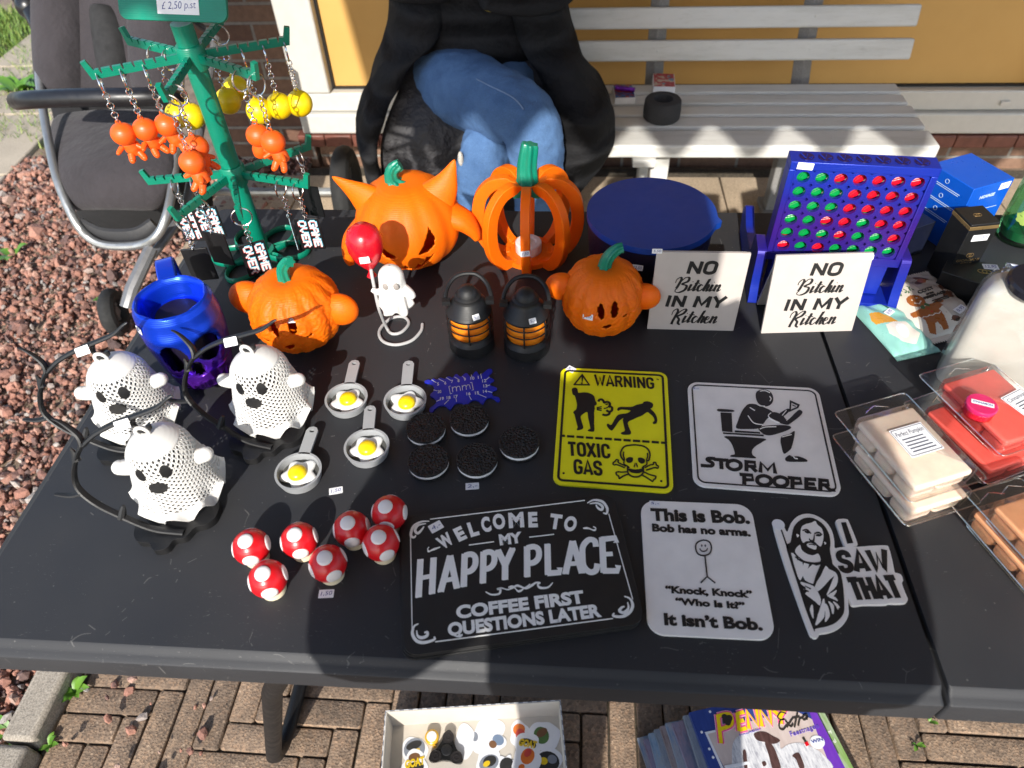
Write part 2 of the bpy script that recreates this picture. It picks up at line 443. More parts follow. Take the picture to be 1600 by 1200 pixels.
# ---- pavers (herringbone) in front of and under the table
pv = MB(); w = 0.0502; nB = 4
X0, X1, Y0, Y1 = -0.918, 2.3, -1.3, 1.45
def paver(x0, y0, lx, ly):
    cx, cy = x0+lx/2, y0+ly/2
    if x0 < X0 and x0+lx > X0+0.02:            # cut brick along the kerb
        lx = x0+lx-X0; x0 = X0; cx = x0+lx/2
    if x0 < X0 or cx > X1 or cy < Y0 or cy > Y1: return
    g = 0.0022; dz = random.uniform(-0.003, 0.002); b = 0.0028
    tx, ty = random.uniform(-0.012, 0.012), random.uniform(-0.012, 0.012); a = random.uniform(-0.012, 0.012)
    hx, hy = lx/2-g/2-random.uniform(0, 0.0012), ly/2-g/2-random.uniform(0, 0.0012)
    A = Matrix.Translation((cx, cy, dz)) @ Matrix.Rotation(a, 4, 'Z') @ Matrix.Rotation(tx, 4, 'X') @ Matrix.Rotation(ty, 4, 'Y')
    rings = []
    for (ins, z) in ((0, -0.05), (0, -b*1.1), (b*0.35, -b*0.3), (b, 0)):
        rings.append([(p[0], p[1], z) for p in rrect(2*(hx-ins), 2*(hy-ins), 0.005, 3)])
    k = len(rings[0]); vs = sum(rings, []); fs = []
    for i in range(3):
        for j in range(k): fs.append((i*k+j, i*k+(j+1) % k, (i+1)*k+(j+1) % k, (i+1)*k+j))
    fs.append(tuple(range(3*k, 4*k))); pv.add(vs, fs, A)
for k in range(-60, 80):
    for m_ in range(-16, 18):
        bx, by = k*w-0.60, (k+2*nB*m_)*w-1.24
        paver(bx, by, nB*w, w); paver(bx-w, by, w, nB*w)
pav = pv.build('brick_paving', paver_mat(), smooth=40); tag(pav, kind='structure')
jt = NT('joint_sand'); jn = jt.noise(120, 4, 0.8); jt.base(jt.ramp(jn.outputs[0], [(0.3, (0.04, 0.032, 0.024)), (0.7, (0.14, 0.115, 0.08))])); jt.set(Roughness=0.95); jt.bump(jn.outputs[0], 1, 0.004)
sheet('joint_bed', -0.93, 2.3, -1.3, 1.5, -0.012, jt.m)
# ---- concrete slabs in front of the house
sl = MB()
for ix in range(-5, 9):
    for iy in range(2):
        if ix*0.305 < -1.25: continue
        x, y = ix*0.305+0.1, 1.6+0.305*iy+0.3
        sl.box((x, y, -0.028), (0.300, 0.300, 0.052))
tag(sl.build('pavement', concrete_mat('slab', (0.40, 0.32, 0.23)), bevel=0.003), kind='structure')
sheet('pavement_bed', -1.25, 2.5, 1.47, 2.44, -0.02, jt.m)
# ---- concrete path at the far left
pth = MB()
for i in range(5):
    pth.box((-2.42-0.03*i, 1.55+0.52*i, -0.03), (0.62, 0.51, 0.06), rz=0.05)
tag(pth.build('path', concrete_mat('path_concrete', (0.36, 0.31, 0.24)), bevel=0.006), kind='structure')
# ---- kerb
kb = MB()
for i in range(6):
    y = -0.9+0.5*i; kb.box((-0.955+random.uniform(-.002, .002), y, -0.035), (0.062, 0.494, 0.15))
tag(kb.build('kerb', concrete_mat('kerb_concrete', (0.30, 0.275, 0.235), 1.4, 0.6), bevel=0.009, seg=3), kind='structure')
# ---- gravel
def stones(name, n, region, size, mat, z0=-0.03, seed=3):
    g = np.random.default_rng(seed); V = []; Fq = []
    base = [(0, 0, 1), (0.9, 0, .35), (.28, .85, .35), (-.72, .53, .35), (-.72, -.53, .35), (.28, -.85, .35), (.72, .53, -.4), (-.28, .85, -.4), (-.9, 0, -.4), (-.28, -.85, -.4), (.72, -.53, -.4), (0, 0, -1)]
    F = [(0, 1, 2), (0, 2, 3), (0, 3, 4), (0, 4, 5), (0, 5, 1), (1, 6, 2), (2, 7, 3), (3, 8, 4), (4, 9, 5), (5, 10, 1), (6, 7, 2), (7, 8, 3), (8, 9, 4), (9, 10, 5), (10, 6, 1), (11, 7, 6), (11, 8, 7), (11, 9, 8), (11, 10, 9), (11, 6, 10)]
    base = np.array(base); F = np.array(F); k = 0
    while k < n:
        x, y = region(g)
        r = size*g.lognormal(-.05, 0.45); sc = np.array([1, g.uniform(.55, .95), g.uniform(.45, .8)])*r
        v = base*(1+g.normal(0, 0.16, (12, 1)))*sc
        q = Quaternion(g.normal(size=4)).normalized().to_matrix(); q = np.array(q)
        v = v @ q.T + np.array([x, y, z0+g.uniform(0, 0.028)])
        V.append(v); Fq.append(F+12*k); k += 1
    V = np.concatenate(V); Fq = np.concatenate(Fq)
    me = bpy.data.meshes.new(name); me.from_pydata(V.tolist(), [], Fq.tolist()); me.materials.append(mat)
    me.polygons.foreach_set('use_smooth', [False]*len(me.polygons))
    o = bpy.data.objects.new(name, me); COL.objects.link(o); return o
def reg_gravel(g):
    while True:
        x, y = g.uniform(-2.45, -0.99), g.uniform(0.05, 2.5)
        if x < -2.12 - 0.05*(y-1.5) and y > 1.2: continue
        if y < 1.0 and x < -1.75: continue
        return x, y
STONE = stone_mat()
tag(stones('gravel', 25000, reg_gravel, 0.0080, STONE), kind='stuff')
sheet('gravel_bed', -2.6, -0.985, -0.5, 2.6, -0.022, SOIL)
tag(stones('loose_stones', 26, lambda g: (g.uniform(-0.9, -0.62), g.uniform(0.3, 0.5)), 0.0085, STONE, 0.0, 9), kind='stuff')
# ---- grass and weeds
def blades(name, n, region, h, wd, mat, seed=5):
    g = np.random.default_rng(seed); b = MB()
    for i in range(n):
        x, y, z = region(g); a = g.uniform(0, 6.28); hh = h*g.uniform(.5, 1.3); ln = g.uniform(.2, .9)*hh; ww = wd*g.uniform(.7, 1.3)
        dx, dy = math.cos(a), math.sin(a); px_, py_ = -dy*ww, dx*ww
        b.add([(x-px_, y-py_, z), (x+px_, y+py_, z), (x+dx*ln*.4+px_*.8, y+dy*ln*.4+py_*.8, z+hh*.6), (x+dx*ln*.4-px_*.8, y+dy*ln*.4-py_*.8, z+hh*.6), (x+dx*ln, y+dy*ln, z+hh)], [(0, 1, 2, 3), (3, 2, 4)])
    return b.build(name, mat, smooth=0)
gm = NT('grass_blade'); gr = island_random(gm); gm.base(gm.ramp(gr, [(0, (0.07, 0.14, 0.02)), (0.6, (0.14, 0.24, 0.035)), (1, (0.26, 0.3, 0.07))])); gm.set(Roughness=0.6)
def reg_grass(g):
    while True:
        x, y = g.uniform(-3.6, -2.0), g.uniform(2.55, 4.2)
        c = math.sin(x*5.1+1)*math.cos(y*4.3)+0.5*math.sin(x*11+y*9)
        if c < -0.25: continue
        return x, y, -0.045
tag(blades('grass', 9000, reg_grass, 0.06, 0.003, gm.m), kind='stuff')
weed_m = NT('weed_leaf'); weed_m.base(weed_m.ramp(island_random(weed_m), [(0, (0.06, 0.16, 0.015)), (1, (0.16, 0.32, 0.04))])); weed_m.set(Roughness=0.45)
def weed(name, x, y, n, r, label, seed, z=0.0):
    g = random.Random(seed); b = MB()
    for i in range(n):
        a = g.uniform(0, 6.28); L = r*g.uniform(.6, 1.2); wd = L*0.28; up = g.uniform(.25, .8); M = Matrix.Translation((0, 0, 0)) @ Matrix.Rotation(a, 4, 'Z')
        vs = []; fs = []
        for k in range(6):
            t = k/5; ww = wd*math.sin(math.pi*min(1, .12+t*.88))
            xx = L*t; zz = up*L*math.sin(t*1.9)
            vs += [(xx, -ww, zz+ww*.3), (xx, 0, zz), (xx, ww, zz+ww*.3)]
        for k in range(5):
            for j in range(2): fs.append((3*k+j, 3*k+j+1, 3*k+4+j, 3*k+3+j))
        b.add(vs, fs, M)
    o = b.build(name, weed_m.m, smooth=60); o.location = (x, y, z); return tag(o, label, 'weed')
p = P(118, 1082, 0.0); weed('weed', p.x, p.y, 9, 0.030, 'small green weed growing beside the concrete kerb under the table corner', 1)
p = P(8, 1150, 0.0); weed('weed', p.x, p.y, 10, 0.045, 'broad leaved weed in the red gravel outside the kerb', 2, -.02)
p = P(78, 1165, 0.0); weed('weed', p.x, p.y, 6, 0.018, 'tiny weed between the kerb and the brick paving', 3)
p = P(1452, 1128, 0.0); weed('weed', p.x, p.y, 5, 0.012, 'tiny green sprout in a paving joint below the table seam', 4)
p = P(1432, 1165, 0.0); weed('weed', p.x, p.y, 5, 0.012, 'tiny yellow green sprout in a joint beside the magazines', 5)
p = P(20, 395, 0.0); weed('weed', p.x, p.y, 10, 0.05, 'small green tuft growing through the gravel left of the pushchair', 6, -.02)
p = P(160, 470, 0.0); weed('weed', p.x, p.y, 10, 0.03, 'small green tuft in the gravel left of the blue mug', 7, -.01)
for i, q in enumerate(((22, 440), (20, 385))): pass
p = P(30, 140, 0.0); weed('weed', p.x, p.y, 30, 0.11, 'leafy green weed beside the path near the pushchair bar', 8, -.03)

# ---- house with yellow panels
house = thing('house', 'brick house front with ochre yellow panels in a white frame behind the bench', 'house', (0, 2.47, 0))
BR = brick_mat()
hb = MB()
hb.box((-1.14, 0.11, 1.3), (0.36, 0.2, 2.75)); hb.build('wall', BR, house)
hb = MB(); hb.box((0.44, 0.12, -0.02), (2.78, 0.18, 0.2)); hb.box((2.2, 0.11, 1.3), (1.0, 0.2, 2.75)); hb.box((0.37, 0.11, 2.5), (2.64, 0.2, 0.35)); hb.build('wall', BR, house)
tl = NT('sill_tile'); tn = tl.noise(30, 4); tl.base(tl.ramp(tn.outputs[0], [(0.3, (0.11, 0.036, 0.024)), (0.7, (0.19, 0.07, 0.05))])); tl.set(Roughness=0.45); tl.bump(tn.outputs[0], .2, .002)
st = MB()
for i in range(27):
    st.box((-0.94+0.102*i, -0.0, 0.105), (0.099, 0.12, 0.045))
st.build('sill', tl.m, house, bevel=0.004)
sg = MB(); sg.box((0.4, 0.012, 0.103), (2.76, 0.1, 0.036)); sg.build('sill_mortar', concrete_mat('mortar', (0.5, 0.47, 0.43)), house)
wp = plastic('white_frame', (0.53, 0.515, 0.475), 0.35, var=0.04)
fr = MB()
def frame_bar(x0, x1, z0, z1, y0=-0.055, y1=0.05): fr.box(((x0+x1)/2, (y0+y1)/2, (z0+z1)/2), (x1-x0, y1-y0, z1-z0))
frame_bar(-0.965, 1.67, 0.132, 0.205); frame_bar(-0.945, 1.64, 0.207, 0.275, -0.035)
frame_bar(-0.965, -0.835, 0.277, 2.3, -0.045); frame_bar(1.545, 1.67, 0.277, 2.3, -0.045); frame_bar(-0.833, 1.543, 2.2, 2.3, -0.045)
fr.build('window_frame', wp, house, bevel=0.006)
vent = MB(); vent.box((1.47, -0.04, 0.235), (0.03, 0.012, 0.016)); vent.build('drain_cover', wp, house, bevel=0.002)
yp = NT('ochre_panel'); yn = yp.noise(4, 5); yp.base(yp.ramp(yn.outputs[0], [(0.3, (0.56, 0.325, 0.095)), (0.7, (0.61, 0.36, 0.11))])); yp.set(Roughness=0.45); y2 = yp.noise(400, 2); yp.bump(y2.outputs[0], .1, .001)
pn = MB(); pn.box((0.355, 0.02, 1.24), (2.376, 0.02, 1.92)); pn.build('panel', yp.m, house, smooth=0)
ga = MB(); bk = plastic('gasket', (0.01, 0.01, 0.01), 0.7)
ga.box((0.355, 0.003, 0.279), (2.376, 0.014, 0.006)); ga.box((1.541, 0.003, 1.2), (0.006, 0.014, 1.84)); ga.box((-0.831, 0.003, 1.2), (0.006, 0.014, 1.84)); ga.build('gasket', bk, house)

# ---- awning on the house: its scalloped front edge shades the bench
aw = thing('awning', 'wide fabric awning over the stall whose scalloped edge casts wavy shade on the bench', 'awning', (0, 2.44, 2.78))
AX0, AX1, AYF, AZF = -0.97, 3.4, -1.0, 2.34
afm = NT('awning_fabric'); afn = afm.noise(30, 3); afm.base(afm.ramp(afn.outputs[0], [(0.3, (0.60, 0.57, 0.52)), (0.7, (0.66, 0.63, 0.58))])); afm.set(Roughness=0.9)
aft = afm.n('ShaderNodeBsdfTranslucent'); aft.inputs[0].default_value = (.5, .49, .47, 1); afx = afm.n('ShaderNodeMixShader', i_0=0.22); afm.l(afm.b.outputs[0], afx.inputs[1]); afm.l(aft.outputs[0], afx.inputs[2]); afm.l(afx.outputs[0], afm.out.inputs[0])
a_ = MB()
def slab_quad(b, c, th=0.004):
    nrm = (Vector(c[1])-Vector(c[0])).cross(Vector(c[3])-Vector(c[0])).normalized()*th
    vs = list(c)+[tuple(Vector(q)-nrm) for q in c]
    b.add(vs, [(0, 1, 2, 3), (7, 6, 5, 4), (0, 4, 5, 1), (1, 5, 6, 2), (2, 6, 7, 3), (3, 7, 4, 0)])
slab_quad(a_, [(AX0, AYF-2.44, AZF-2.78), (AX1, AYF-2.44, AZF-2.78), (AX1, 0, 0), (AX0, 0, 0)]); a_.build('canopy', afm.m, aw, smooth=0)
va = MB(); LM = 0.200; npt = int((AX1-AX0)/0.0155); poly = []
for i in range(npt+1):
    x = AX0+(AX1-AX0)*i/npt; poly.append((x, 2.224-0.052*math.cos(2*math.pi*(x+0.135)/LM)-2.78))
vs = []; fs = []
for i, (x, z) in enumerate(poly): vs += [(x, AYF-2.44, AZF-2.785), (x, AYF-2.44, z), (x, AYF-2.445, z), (x, AYF-2.445, AZF-2.785)]
for i in range(npt):
    for j in range(4): fs.append((4*i+j, 4*i+(j+1) % 4, 4*i+4+(j+1) % 4, 4*i+4+j))
va.add(vs, fs); va.build('valance', afm.m, aw, smooth=0)
fb = MB(); fb.tube([(AX0, AYF-2.425, AZF-2.795), (AX1, AYF-2.425, AZF-2.795)], 0.022, 12); fb.build('front_bar', wp, aw)
for x in (AX0+.25, AX1-.25):
    ar = MB(); ar.tube([(x, -0.02, -0.12), (x, -1.75, -0.23), (x, AYF-2.42, AZF-2.81)], 0.02, 10); ar.build('arm', wp, aw)
cs = MB(); cs.box((1.17, 0.0, 0.03), (4.5, 0.09, 0.12)); cs.build('housing', wp, aw, bevel=.01)
# ================================================================== TABLE, BENCH, PUSHCHAIR
def table_mat():
    m = NT('table_plastic'); a = m.noise(6, 6); 
    c0 = m.ramp(a.outputs[0], [(0.3, (0.0220, 0.0232, 0.0272)), (0.7, (0.0280, 0.0290, 0.0325))])
    # scuffs: thin pale scratches, dust
    co = m.coord('Object', (1, 1, 1)); dn = m.noise(5, 3, .6, co); md = m.n('ShaderNodeVectorMath', operation='SCALE'); md.inputs['Scale'].default_value = 0.16; m.l(dn.outputs['Color'], md.inputs[0])
    ad = m.n('ShaderNodeVectorMath', operation='ADD'); m.l(co, ad.inputs[0]); m.l(md.outputs[0], ad.inputs[1])
    v = m.n('ShaderNodeTexVoronoi', feature='DISTANCE_TO_EDGE', i_Scale=12.0); m.l(ad.outputs[0], v.inputs['Vector'])
    sc = m.n('ShaderNodeMath', operation='LESS_THAN', i_1=0.0042); m.l(v.outputs['Distance'], sc.inputs[0])
    br = m.noise(55, 4, .7); b2 = m.n('ShaderNodeMath', operation='GREATER_THAN', i_1=0.56); m.l(br.outputs[0], b2.inputs[0])
    pt = m.noise(3.1, 2); b3 = m.n('ShaderNodeMath', operation='GREATER_THAN', i_1=0.5); m.l(pt.outputs[0], b3.inputs[0])
    s1 = m.n('ShaderNodeMath', operation='MULTIPLY'); m.l(sc.outputs[0], s1.inputs[0]); m.l(b2.outputs[0], s1.inputs[1])
    s2 = m.n('ShaderNodeMath', operation='MULTIPLY'); m.l(s1.outputs[0], s2.inputs[0]); m.l(b3.outputs[0], s2.inputs[1])
    st = m.coord('Object', (26, 150, 1)); sn = m.noise(6, 3, .75, st); s3 = m.n('ShaderNodeMath', operation='GREATER_THAN', i_1=0.68); m.l(sn.outputs[0], s3.inputs[0])
    pt2 = m.noise(7, 3); b4 = m.n('ShaderNodeMath', operation='GREATER_THAN', i_1=0.55); m.l(pt2.outputs[0], b4.inputs[0])
    s4 = m.n('ShaderNodeMath', operation='MULTIPLY'); m.l(s3.outputs[0], s4.inputs[0]); m.l(b4.outputs[0], s4.inputs[1])
    dv = m.n('ShaderNodeTexVoronoi', i_Scale=95.0); m.l(m.coord(), dv.inputs['Vector']); d1 = m.n('ShaderNodeMath', operation='LESS_THAN', i_1=0.075); m.l(dv.outputs['Distance'], d1.inputs[0])
    dr = m.n('ShaderNodeMath', operation='GREATER_THAN', i_1=0.62); sx = m.n('ShaderNodeSeparateColor'); m.l(dv.outputs['Color'], sx.inputs[0]); m.l(sx.outputs[0], dr.inputs[0])
    d2 = m.n('ShaderNodeMath', operation='MULTIPLY'); m.l(d1.outputs[0], d2.inputs[0]); m.l(dr.outputs[0], d2.inputs[1])
    mx = m.n('ShaderNodeMath', operation='MAXIMUM'); m.l(s2.outputs[0], mx.inputs[0]); m.l(s4.outputs[0], mx.inputs[1])
    mx2 = m.n('ShaderNodeMath', operation='MAXIMUM'); m.l(mx.outputs[0], mx2.inputs[0]); m.l(d2.outputs[0], mx2.inputs[1])
    fac = m.n('ShaderNodeMath', operation='MULTIPLY', i_1=0.36); m.l(mx2.outputs[0], fac.inputs[0])
    m.base(m.mix(fac.outputs[0], c0, (0.20, 0.195, 0.185)))
    m.set(Roughness=0.5); m.b.inputs['Specular IOR Level'].default_value = 0.38
    rr = m.ramp(a.outputs[0], [(0.25, (0.5,)*3), (0.75, (0.66,)*3)]); m.l(rr, m.b.inputs['Roughness'])
    g = m.noise(650, 3, .7); m.bump(g.outputs[0], 0.22, 0.0006); return m.m
TABLE = table_mat()
tbl = thing('folding_table', 'long black plastic folding table with a centre seam holding the whole stall', 'table', (0.333, 0.6, 0))
YF, YB = 0.2375, 0.985; XL, XS, XR = -0.577, 0.333, 1.243
def leaf(x0, x1, left):
    # stacked rounded outlines: underside, side, rolled edge, top
    b = MB(); rings = []
    cx, cy = (x0+x1)/2-0.333, (YF+YB)/2-0.6; w_, d_ = x1-x0, YB-YF
    def outline(ins, z):
        out = []; rO = 0.03
        for sx, sy, a0 in ((1, 1, 0), (-1, 1, 90), (-1, -1, 180), (1, -1, 270)):
            outer = (sx < 0) == left
            insx = ins if outer else min(ins, 0.0015)
            r = max(rO-ins, 0.008) if outer else 0.003
            for k in range(7):
                a = rad(a0+15*k); out.append((cx+sx*(w_/2-insx-r)+r*math.cos(a), cy+sy*(d_/2-ins-r)+r*math.sin(a), z))
        return out
    for ins, z in ((0.003, T-0.040), (0.0, T-0.0375), (0.0, T-0.0115), (0.0006, T-0.0092), (0.0022, T-0.0078), (0.0065, T-0.0062), (0.0095, T-0.0042), (0.0118, T-0.0015), (0.0145, T)):
        rings.append(outline(ins, z))
    k = len(rings[0]); vs = sum(rings, []); fs = []
    for i in range(len(rings)-1):
        for j in range(k): fs.append((i*k+j, i*k+(j+1) % k, (i+1)*k+(j+1) % k, (i+1)*k+j))
    fs.append(tuple(range((len(rings)-1)*k, len(rings)*k))); fs.append(tuple(range(k-1, -1, -1)))
    b.add(vs, fs); return b.build('tabletop', TABLE, tbl, smooth=25)
leaf(XL, XS-0.0012, True); leaf(XS+0.0012, XR, False)
legm = plastic('leg_steel', (0.010, 0.010, 0.011), 0.5, var=0.2, spec=.3)
for x, lab in ((-0.476, 1), (1.14, 2)):
    lg = MB(); yf = 0.315; x_ = x-0.333
    sg_ = 1 if x < 0 else -1
    path = [(x_+.225*sg_, .265-.6, T-.04), (x_+.14*sg_, .30-.6, .503), (x_+.014*sg_, .34-.6, .092), (x_+.004*sg_, .352-.6, .05), (x_, .375-.6, .022), (x_, .405-.6, .0135), (x_, .6-.6, .0135), (x_, .83-.6, .0135), (x_, .86-.6, .022), (x_+.004*sg_, .88-.6, .05), (x_+.014*sg_, .89-.6, .092), (x_+.14*sg_, .91-.6, .503), (x_+.225*sg_, .94-.6, T-.04)]
    lg.tube(path, 0.0125, 14); lg.build('leg', legm, tbl)
br_ = MB(); br_.tube([(-.57, .0, T-.06), (.6, .0, T-.06)], 0.012, 10); br_.build('crossbar', legm, tbl)

# ---- bench
WM_ = NT('bench_paint'); wn1 = WM_.noise(5, 6, .7, WM_.coord('Object', (.35, 3, 3))); wn2 = WM_.noise(90, 5, .75, WM_.coord('Object', (.2, 1, 1)))
WM_.base(WM_.mix(.35, WM_.ramp(wn1.outputs[0], [(.28, (.44, .43, .40)), (.5, (.58, .57, .54)), (.75, (.63, .62, .59))]), WM_.ramp(wn2.outputs[0], [(.28, (.3, .29, .27)), (.45, (.56, .56, .55)), (.7, (.6, .6, .6))]), 'OVERLAY')); WM_.set(Roughness=.5); WM_.bump(wn2.outputs[0], .35, .002); WHITEM = WM_.m
GREYC = concrete_mat('bench_leg_steel', (0.2, 0.2, 0.2), 2.0, .5)
bench = thing('bench', 'long white slatted bench on grey supports in front of the yellow panel', 'bench', (0.2, 2.0, 0))
bx0, bx1 = -0.43, 0.95
def slat(name, y, z, dy, dz, tilt, x1, x0=bx0):
    b = MB(); M = Matrix.Translation((0, y-2.0, z)) @ Matrix.Rotation(tilt, 4, 'X')
    b.box(((x0+x1)/2-0.2, 0, 0), (x1-x0, dy, dz), M)
    for xs in (.262, .695, -.32):
        if dz > dy: b.cyl(M @ Vector((xs-.2, -dy/2-.0012, 0)), M @ Vector((xs-.2, 0, 0)), .006, n=12)
        else: b.cyl(M @ Vector((xs-.2, 0, 0)), M @ Vector((xs-.2, 0, dz/2+.0012)), .006, n=12)
    return b.build(name, WHITEM, bench, bevel=0.006, seg=3)
for i, (y, x1) in enumerate(((1.795, .955), (1.885, .953), (1.955, .956), (2.025, .952), (2.095, .955))):
    slat('seat_slat', y, 0.42 if i else 0.42, 0.086 if i == 0 else 0.056, 0.036, 0, x1)
for i in range(5):
    t = i; y = 2.175+0.022*t; z = 0.515+0.083*t
    slat('backrest_slat', y, z, 0.026, 0.056, rad(-14), 0.985-0.004*i)
for x in (0.262, 0.695, -0.32):
    s_ = MB(); x_ = x-0.2
    s_.tube([(x_, .15, .38), (x_, .205, .5), (x_, .225, .6), (x_, .29, .86)], [(0.028, .012)]*4, 4, up=(0, 1, 0), fixed=True); s_.build('support', GREYC, bench, bevel=.003)
    s2 = MB(); s2.box((x_, -0.02, 0.388), (0.05, 0.36, 0.024)); s2.box((x_, -.16, .2), (.05, .05, .36)); s2.box((x_, .13, .2), (.05, .05, .36)); s2.box((x_, -.02, .012), (.07, .42, .02)); s2.build('leg', GREYC if x > .5 else WHITEM, bench, bevel=.004)
tbk = MB(); tbk.box((.16-.2+0.05, -.235, .389), (.062, .04, .022)); tbk.build('bracket', WHITEM, bench, bevel=.003)
# things on the bench
def small_pack(px, py, z, w, d, h, rz, cols, label):
    p = P(px, py, z); o = MB(); o.box((0, 0, h/2), (w, d, h)); m = NT('pack_print'); v = m.n('ShaderNodeTexVoronoi', i_Scale=120.0); m.l(m.coord(), v.inputs['Vector'])
    m.base(m.ramp(v.outputs['Color'], cols, 'CONSTANT')); m.set(Roughness=.35)
    t = thing('card_pack', label, 'card pack', (p.x, p.y, z), rz); o.build('carton', PAPER, t, bevel=.001)
    q = MB(); q.box((0, 0, h+.0006), (w*.94, d*.94, .001)); q.build('cover_print', m.m, t); return t, p
t1, p1 = small_pack(974, 152, .438, .058, .088, .018, .05, [(0, (.03, .05, .12)), (.4, (.3, .03, .02)), (.6, (.02, .12, .3)), (.8, (.4, .25, .05))], 'small card pack with a dark multicoloured picture on the bench seat')
small_pack(1036, 138, .438, .062, .09, .024, -.05, [(0, (.35, .02, .03)), (.4, (.5, .4, .3)), (.6, (.45, .05, .06)), (.8, (.1, .25, .35))], 'small card pack with a red and white picture on the bench behind the dark roll')
li = MB(); li.tube([(-.024, .012, 0), (.03, -.004, 0)], .0065, 12); lo = li.build('lighter', plastic('purple_foil', (.18, .02, .35), .25, var=.4, metallic=.5)); lo.location = (p1.x, p1.y-.005, .438+.0256); tag(lo, 'purple lighter lying on the dark card pack', 'lighter')
roll = thing('stone_ashtray', 'dark grey round ashtray block with a hole on the bench seat', 'ashtray', tuple(P(1033, 184, .438)))
b = MB(); b.lathe([(0.046, 0), (0.05, .004), (.051, .025), (.049, .05), (.046, .054), (.026, .055), (.023, .05), (.022, .02), (.0, .018)], 40); b.build('block', concrete_mat('slate', (.035, .035, .038), 2, .3), roll, smooth=40)

# ---- pushchair
FAB = NT('pushchair_fabric'); fn_ = FAB.noise(500, 2); fa = FAB.noise(7, 5); FAB.base(FAB.ramp(fa.outputs[0], [(.3, (.025, .0215, .0245)), (.7, (.040, .0345, .039))])); FAB.set(Roughness=.95); FAB.b.inputs['Sheen Weight'].default_value = .08; FAB.bump(fn_.outputs[0], .5, .002); fw = FAB.noise(14, 3); FAB.bump(fw.outputs[0], .5, .02); FAB = FAB.m
ALU = plastic('aluminium', (.36, .37, .37), .38, var=.06, metallic=.75)
push = thing('pushchair', 'grey pushchair with an empty seat and black bumper bar standing on the gravel', 'pushchair', (-1.05, 1.65, 0))
po = (-1.05, 1.65, 0)
def loft_grid(pts, mat, name, parent, thick, off, smooth=80, sub=2):
    n, m_ = len(pts), len(pts[0]); b = MB(); vs = [tuple(q) for r in pts for q in r]; fs = []
    for i in range(n-1):
        for j in range(m_-1): fs.append((i*m_+j, i*m_+j+1, (i+1)*m_+j+1, (i+1)*m_+j))
    b.add(vs, fs); return b.build(name, mat, parent, smooth=smooth, off=off, mods=(('SOLIDIFY', dict(thickness=thick, offset=-1)), ('SUBSURF', dict(levels=sub, render_levels=sub))))
def pad(name, rows, th, mat=None):
    # rows: list of (left pixel, right pixel, Y) ; puffs towards the viewer
    g = []
    for (l, r, Y) in rows:
        a, c = PY(*l, Y), PY(*r, Y); row = []
        for k in range(7):
            t = k/6; q = a.lerp(c, t); bulge = math.sin(math.pi*t)**.6
            row.append(q+Vector((0, .035*(1-bulge), .026*bulge)))
        g.append(row)
    return loft_grid(g, mat or FAB, name, push, th, po)
pad('backrest', [((66, -150), (245, -150), 2.08), ((64, -60), (250, -60), 2.03), ((62, 10), (252, 10), 1.97), ((64, 90), (260, 90), 1.89), ((68, 140), (264, 140), 1.84), ((72, 168), (266, 166), 1.82)], .05)
pad('seat_gap_shade', [((66, 150), (268, 150), 1.88), ((74, 190), (270, 190), 1.84), ((86, 225), (272, 222), 1.80)], .01, plastic('gap_shade_black', (.008, .008, .009), .95))  # black sheet standing in for the shade between backrest and seat
pad('seat', [((92, 204), (266, 200), 1.78), ((84, 240), (274, 236), 1.66), ((86, 275), (274, 268), 1.55), ((98, 300), (266, 294), 1.48), ((112, 316), (250, 312), 1.46), ((120, 322), (240, 320), 1.475)], .05)
for xl, xr in ((74, 108), (222, 256)):
    pad('side_bolster', [((xl+4, -120), (xr, -120), 2.03), ((xl+3, -40), (xr, -40), 1.97), ((xl+3, 30), (xr+2, 30), 1.90), ((xl+4, 95), (xr+5, 95), 1.84), ((xl+8, 135), (xr+6, 135), 1.80), ((xl+12, 160), (xr+6, 160), 1.79)], .05)
# folds of the harness pad
hp = pad('harness_pad', [((140, 22), (176, 22), 1.90), ((142, 60), (186, 58), 1.86), ((150, 110), (196, 108), 1.815), ((155, 134), (196, 132), 1.79)], .012, plastic('harness_black', (.02, .02, .021), .9, var=.3))
b = MB(); b.tube(catmull([PY(158, 12, 1.95)-Vector(po), PY(160, 2, 1.96)-Vector(po), PY(162, -20, 1.99)-Vector(po)], 4), [(.018, .006)]*9, 8); b.build('strap', plastic('strap_black', (.018, .018, .018), .8), push)
em = MB(); embl = plastic('embroidery', (.2, .19, .2), .8)
ec = PY(172, 288, 1.485)-Vector(po)+Vector((0, -.012, .012))
em.tube(catmull([ec+Vector((-.02, 0, 0)), ec+Vector((-.008, -.008, .002)), ec+Vector((0, .004, .006)), ec+Vector((-.006, .012, .01)), ec+Vector((-.012, .004, .006)), ec+Vector((.005, -.006, .0)), ec+Vector((.024, -.004, 0))], 6), .0012, 5); em.build('emblem', embl, push)
fr_ = MB()
fpts = [PY(64, -140, 2.06), PY(60, -40, 2.0), PY(60, 60, 1.86), PY(62, 130, 1.76), PY(72, 200, 1.62), PY(88, 275, 1.48), PY(112, 335, 1.41), PY(135, 368, 1.385), PY(165, 383, 1.375), PY(215, 383, 1.375), PY(245, 368, 1.38), PY(262, 330, 1.42), PY(272, 270, 1.52), PY(278, 200, 1.66), PY(282, 120, 1.8), PY(284, 30, 1.92), PY(286, -60, 2.03)]
fr_.tube(catmull([q-Vector(po) for q in fpts], 8), .0105, 12); fr_.build('frame', ALU, push)
b = MB(); ftp = [PY(128, 352, 1.41), PY(165, 368, 1.40), PY(215, 368, 1.40), PY(244, 352, 1.42)]
b.tube(catmull([q-Vector(po) for q in ftp], 6), [(.022, .011)]*19, 10, up=(0, 1, 0)); b.build('footrest', plastic('rubber_black', (.018, .018, .02), .6, grain=.3), push)
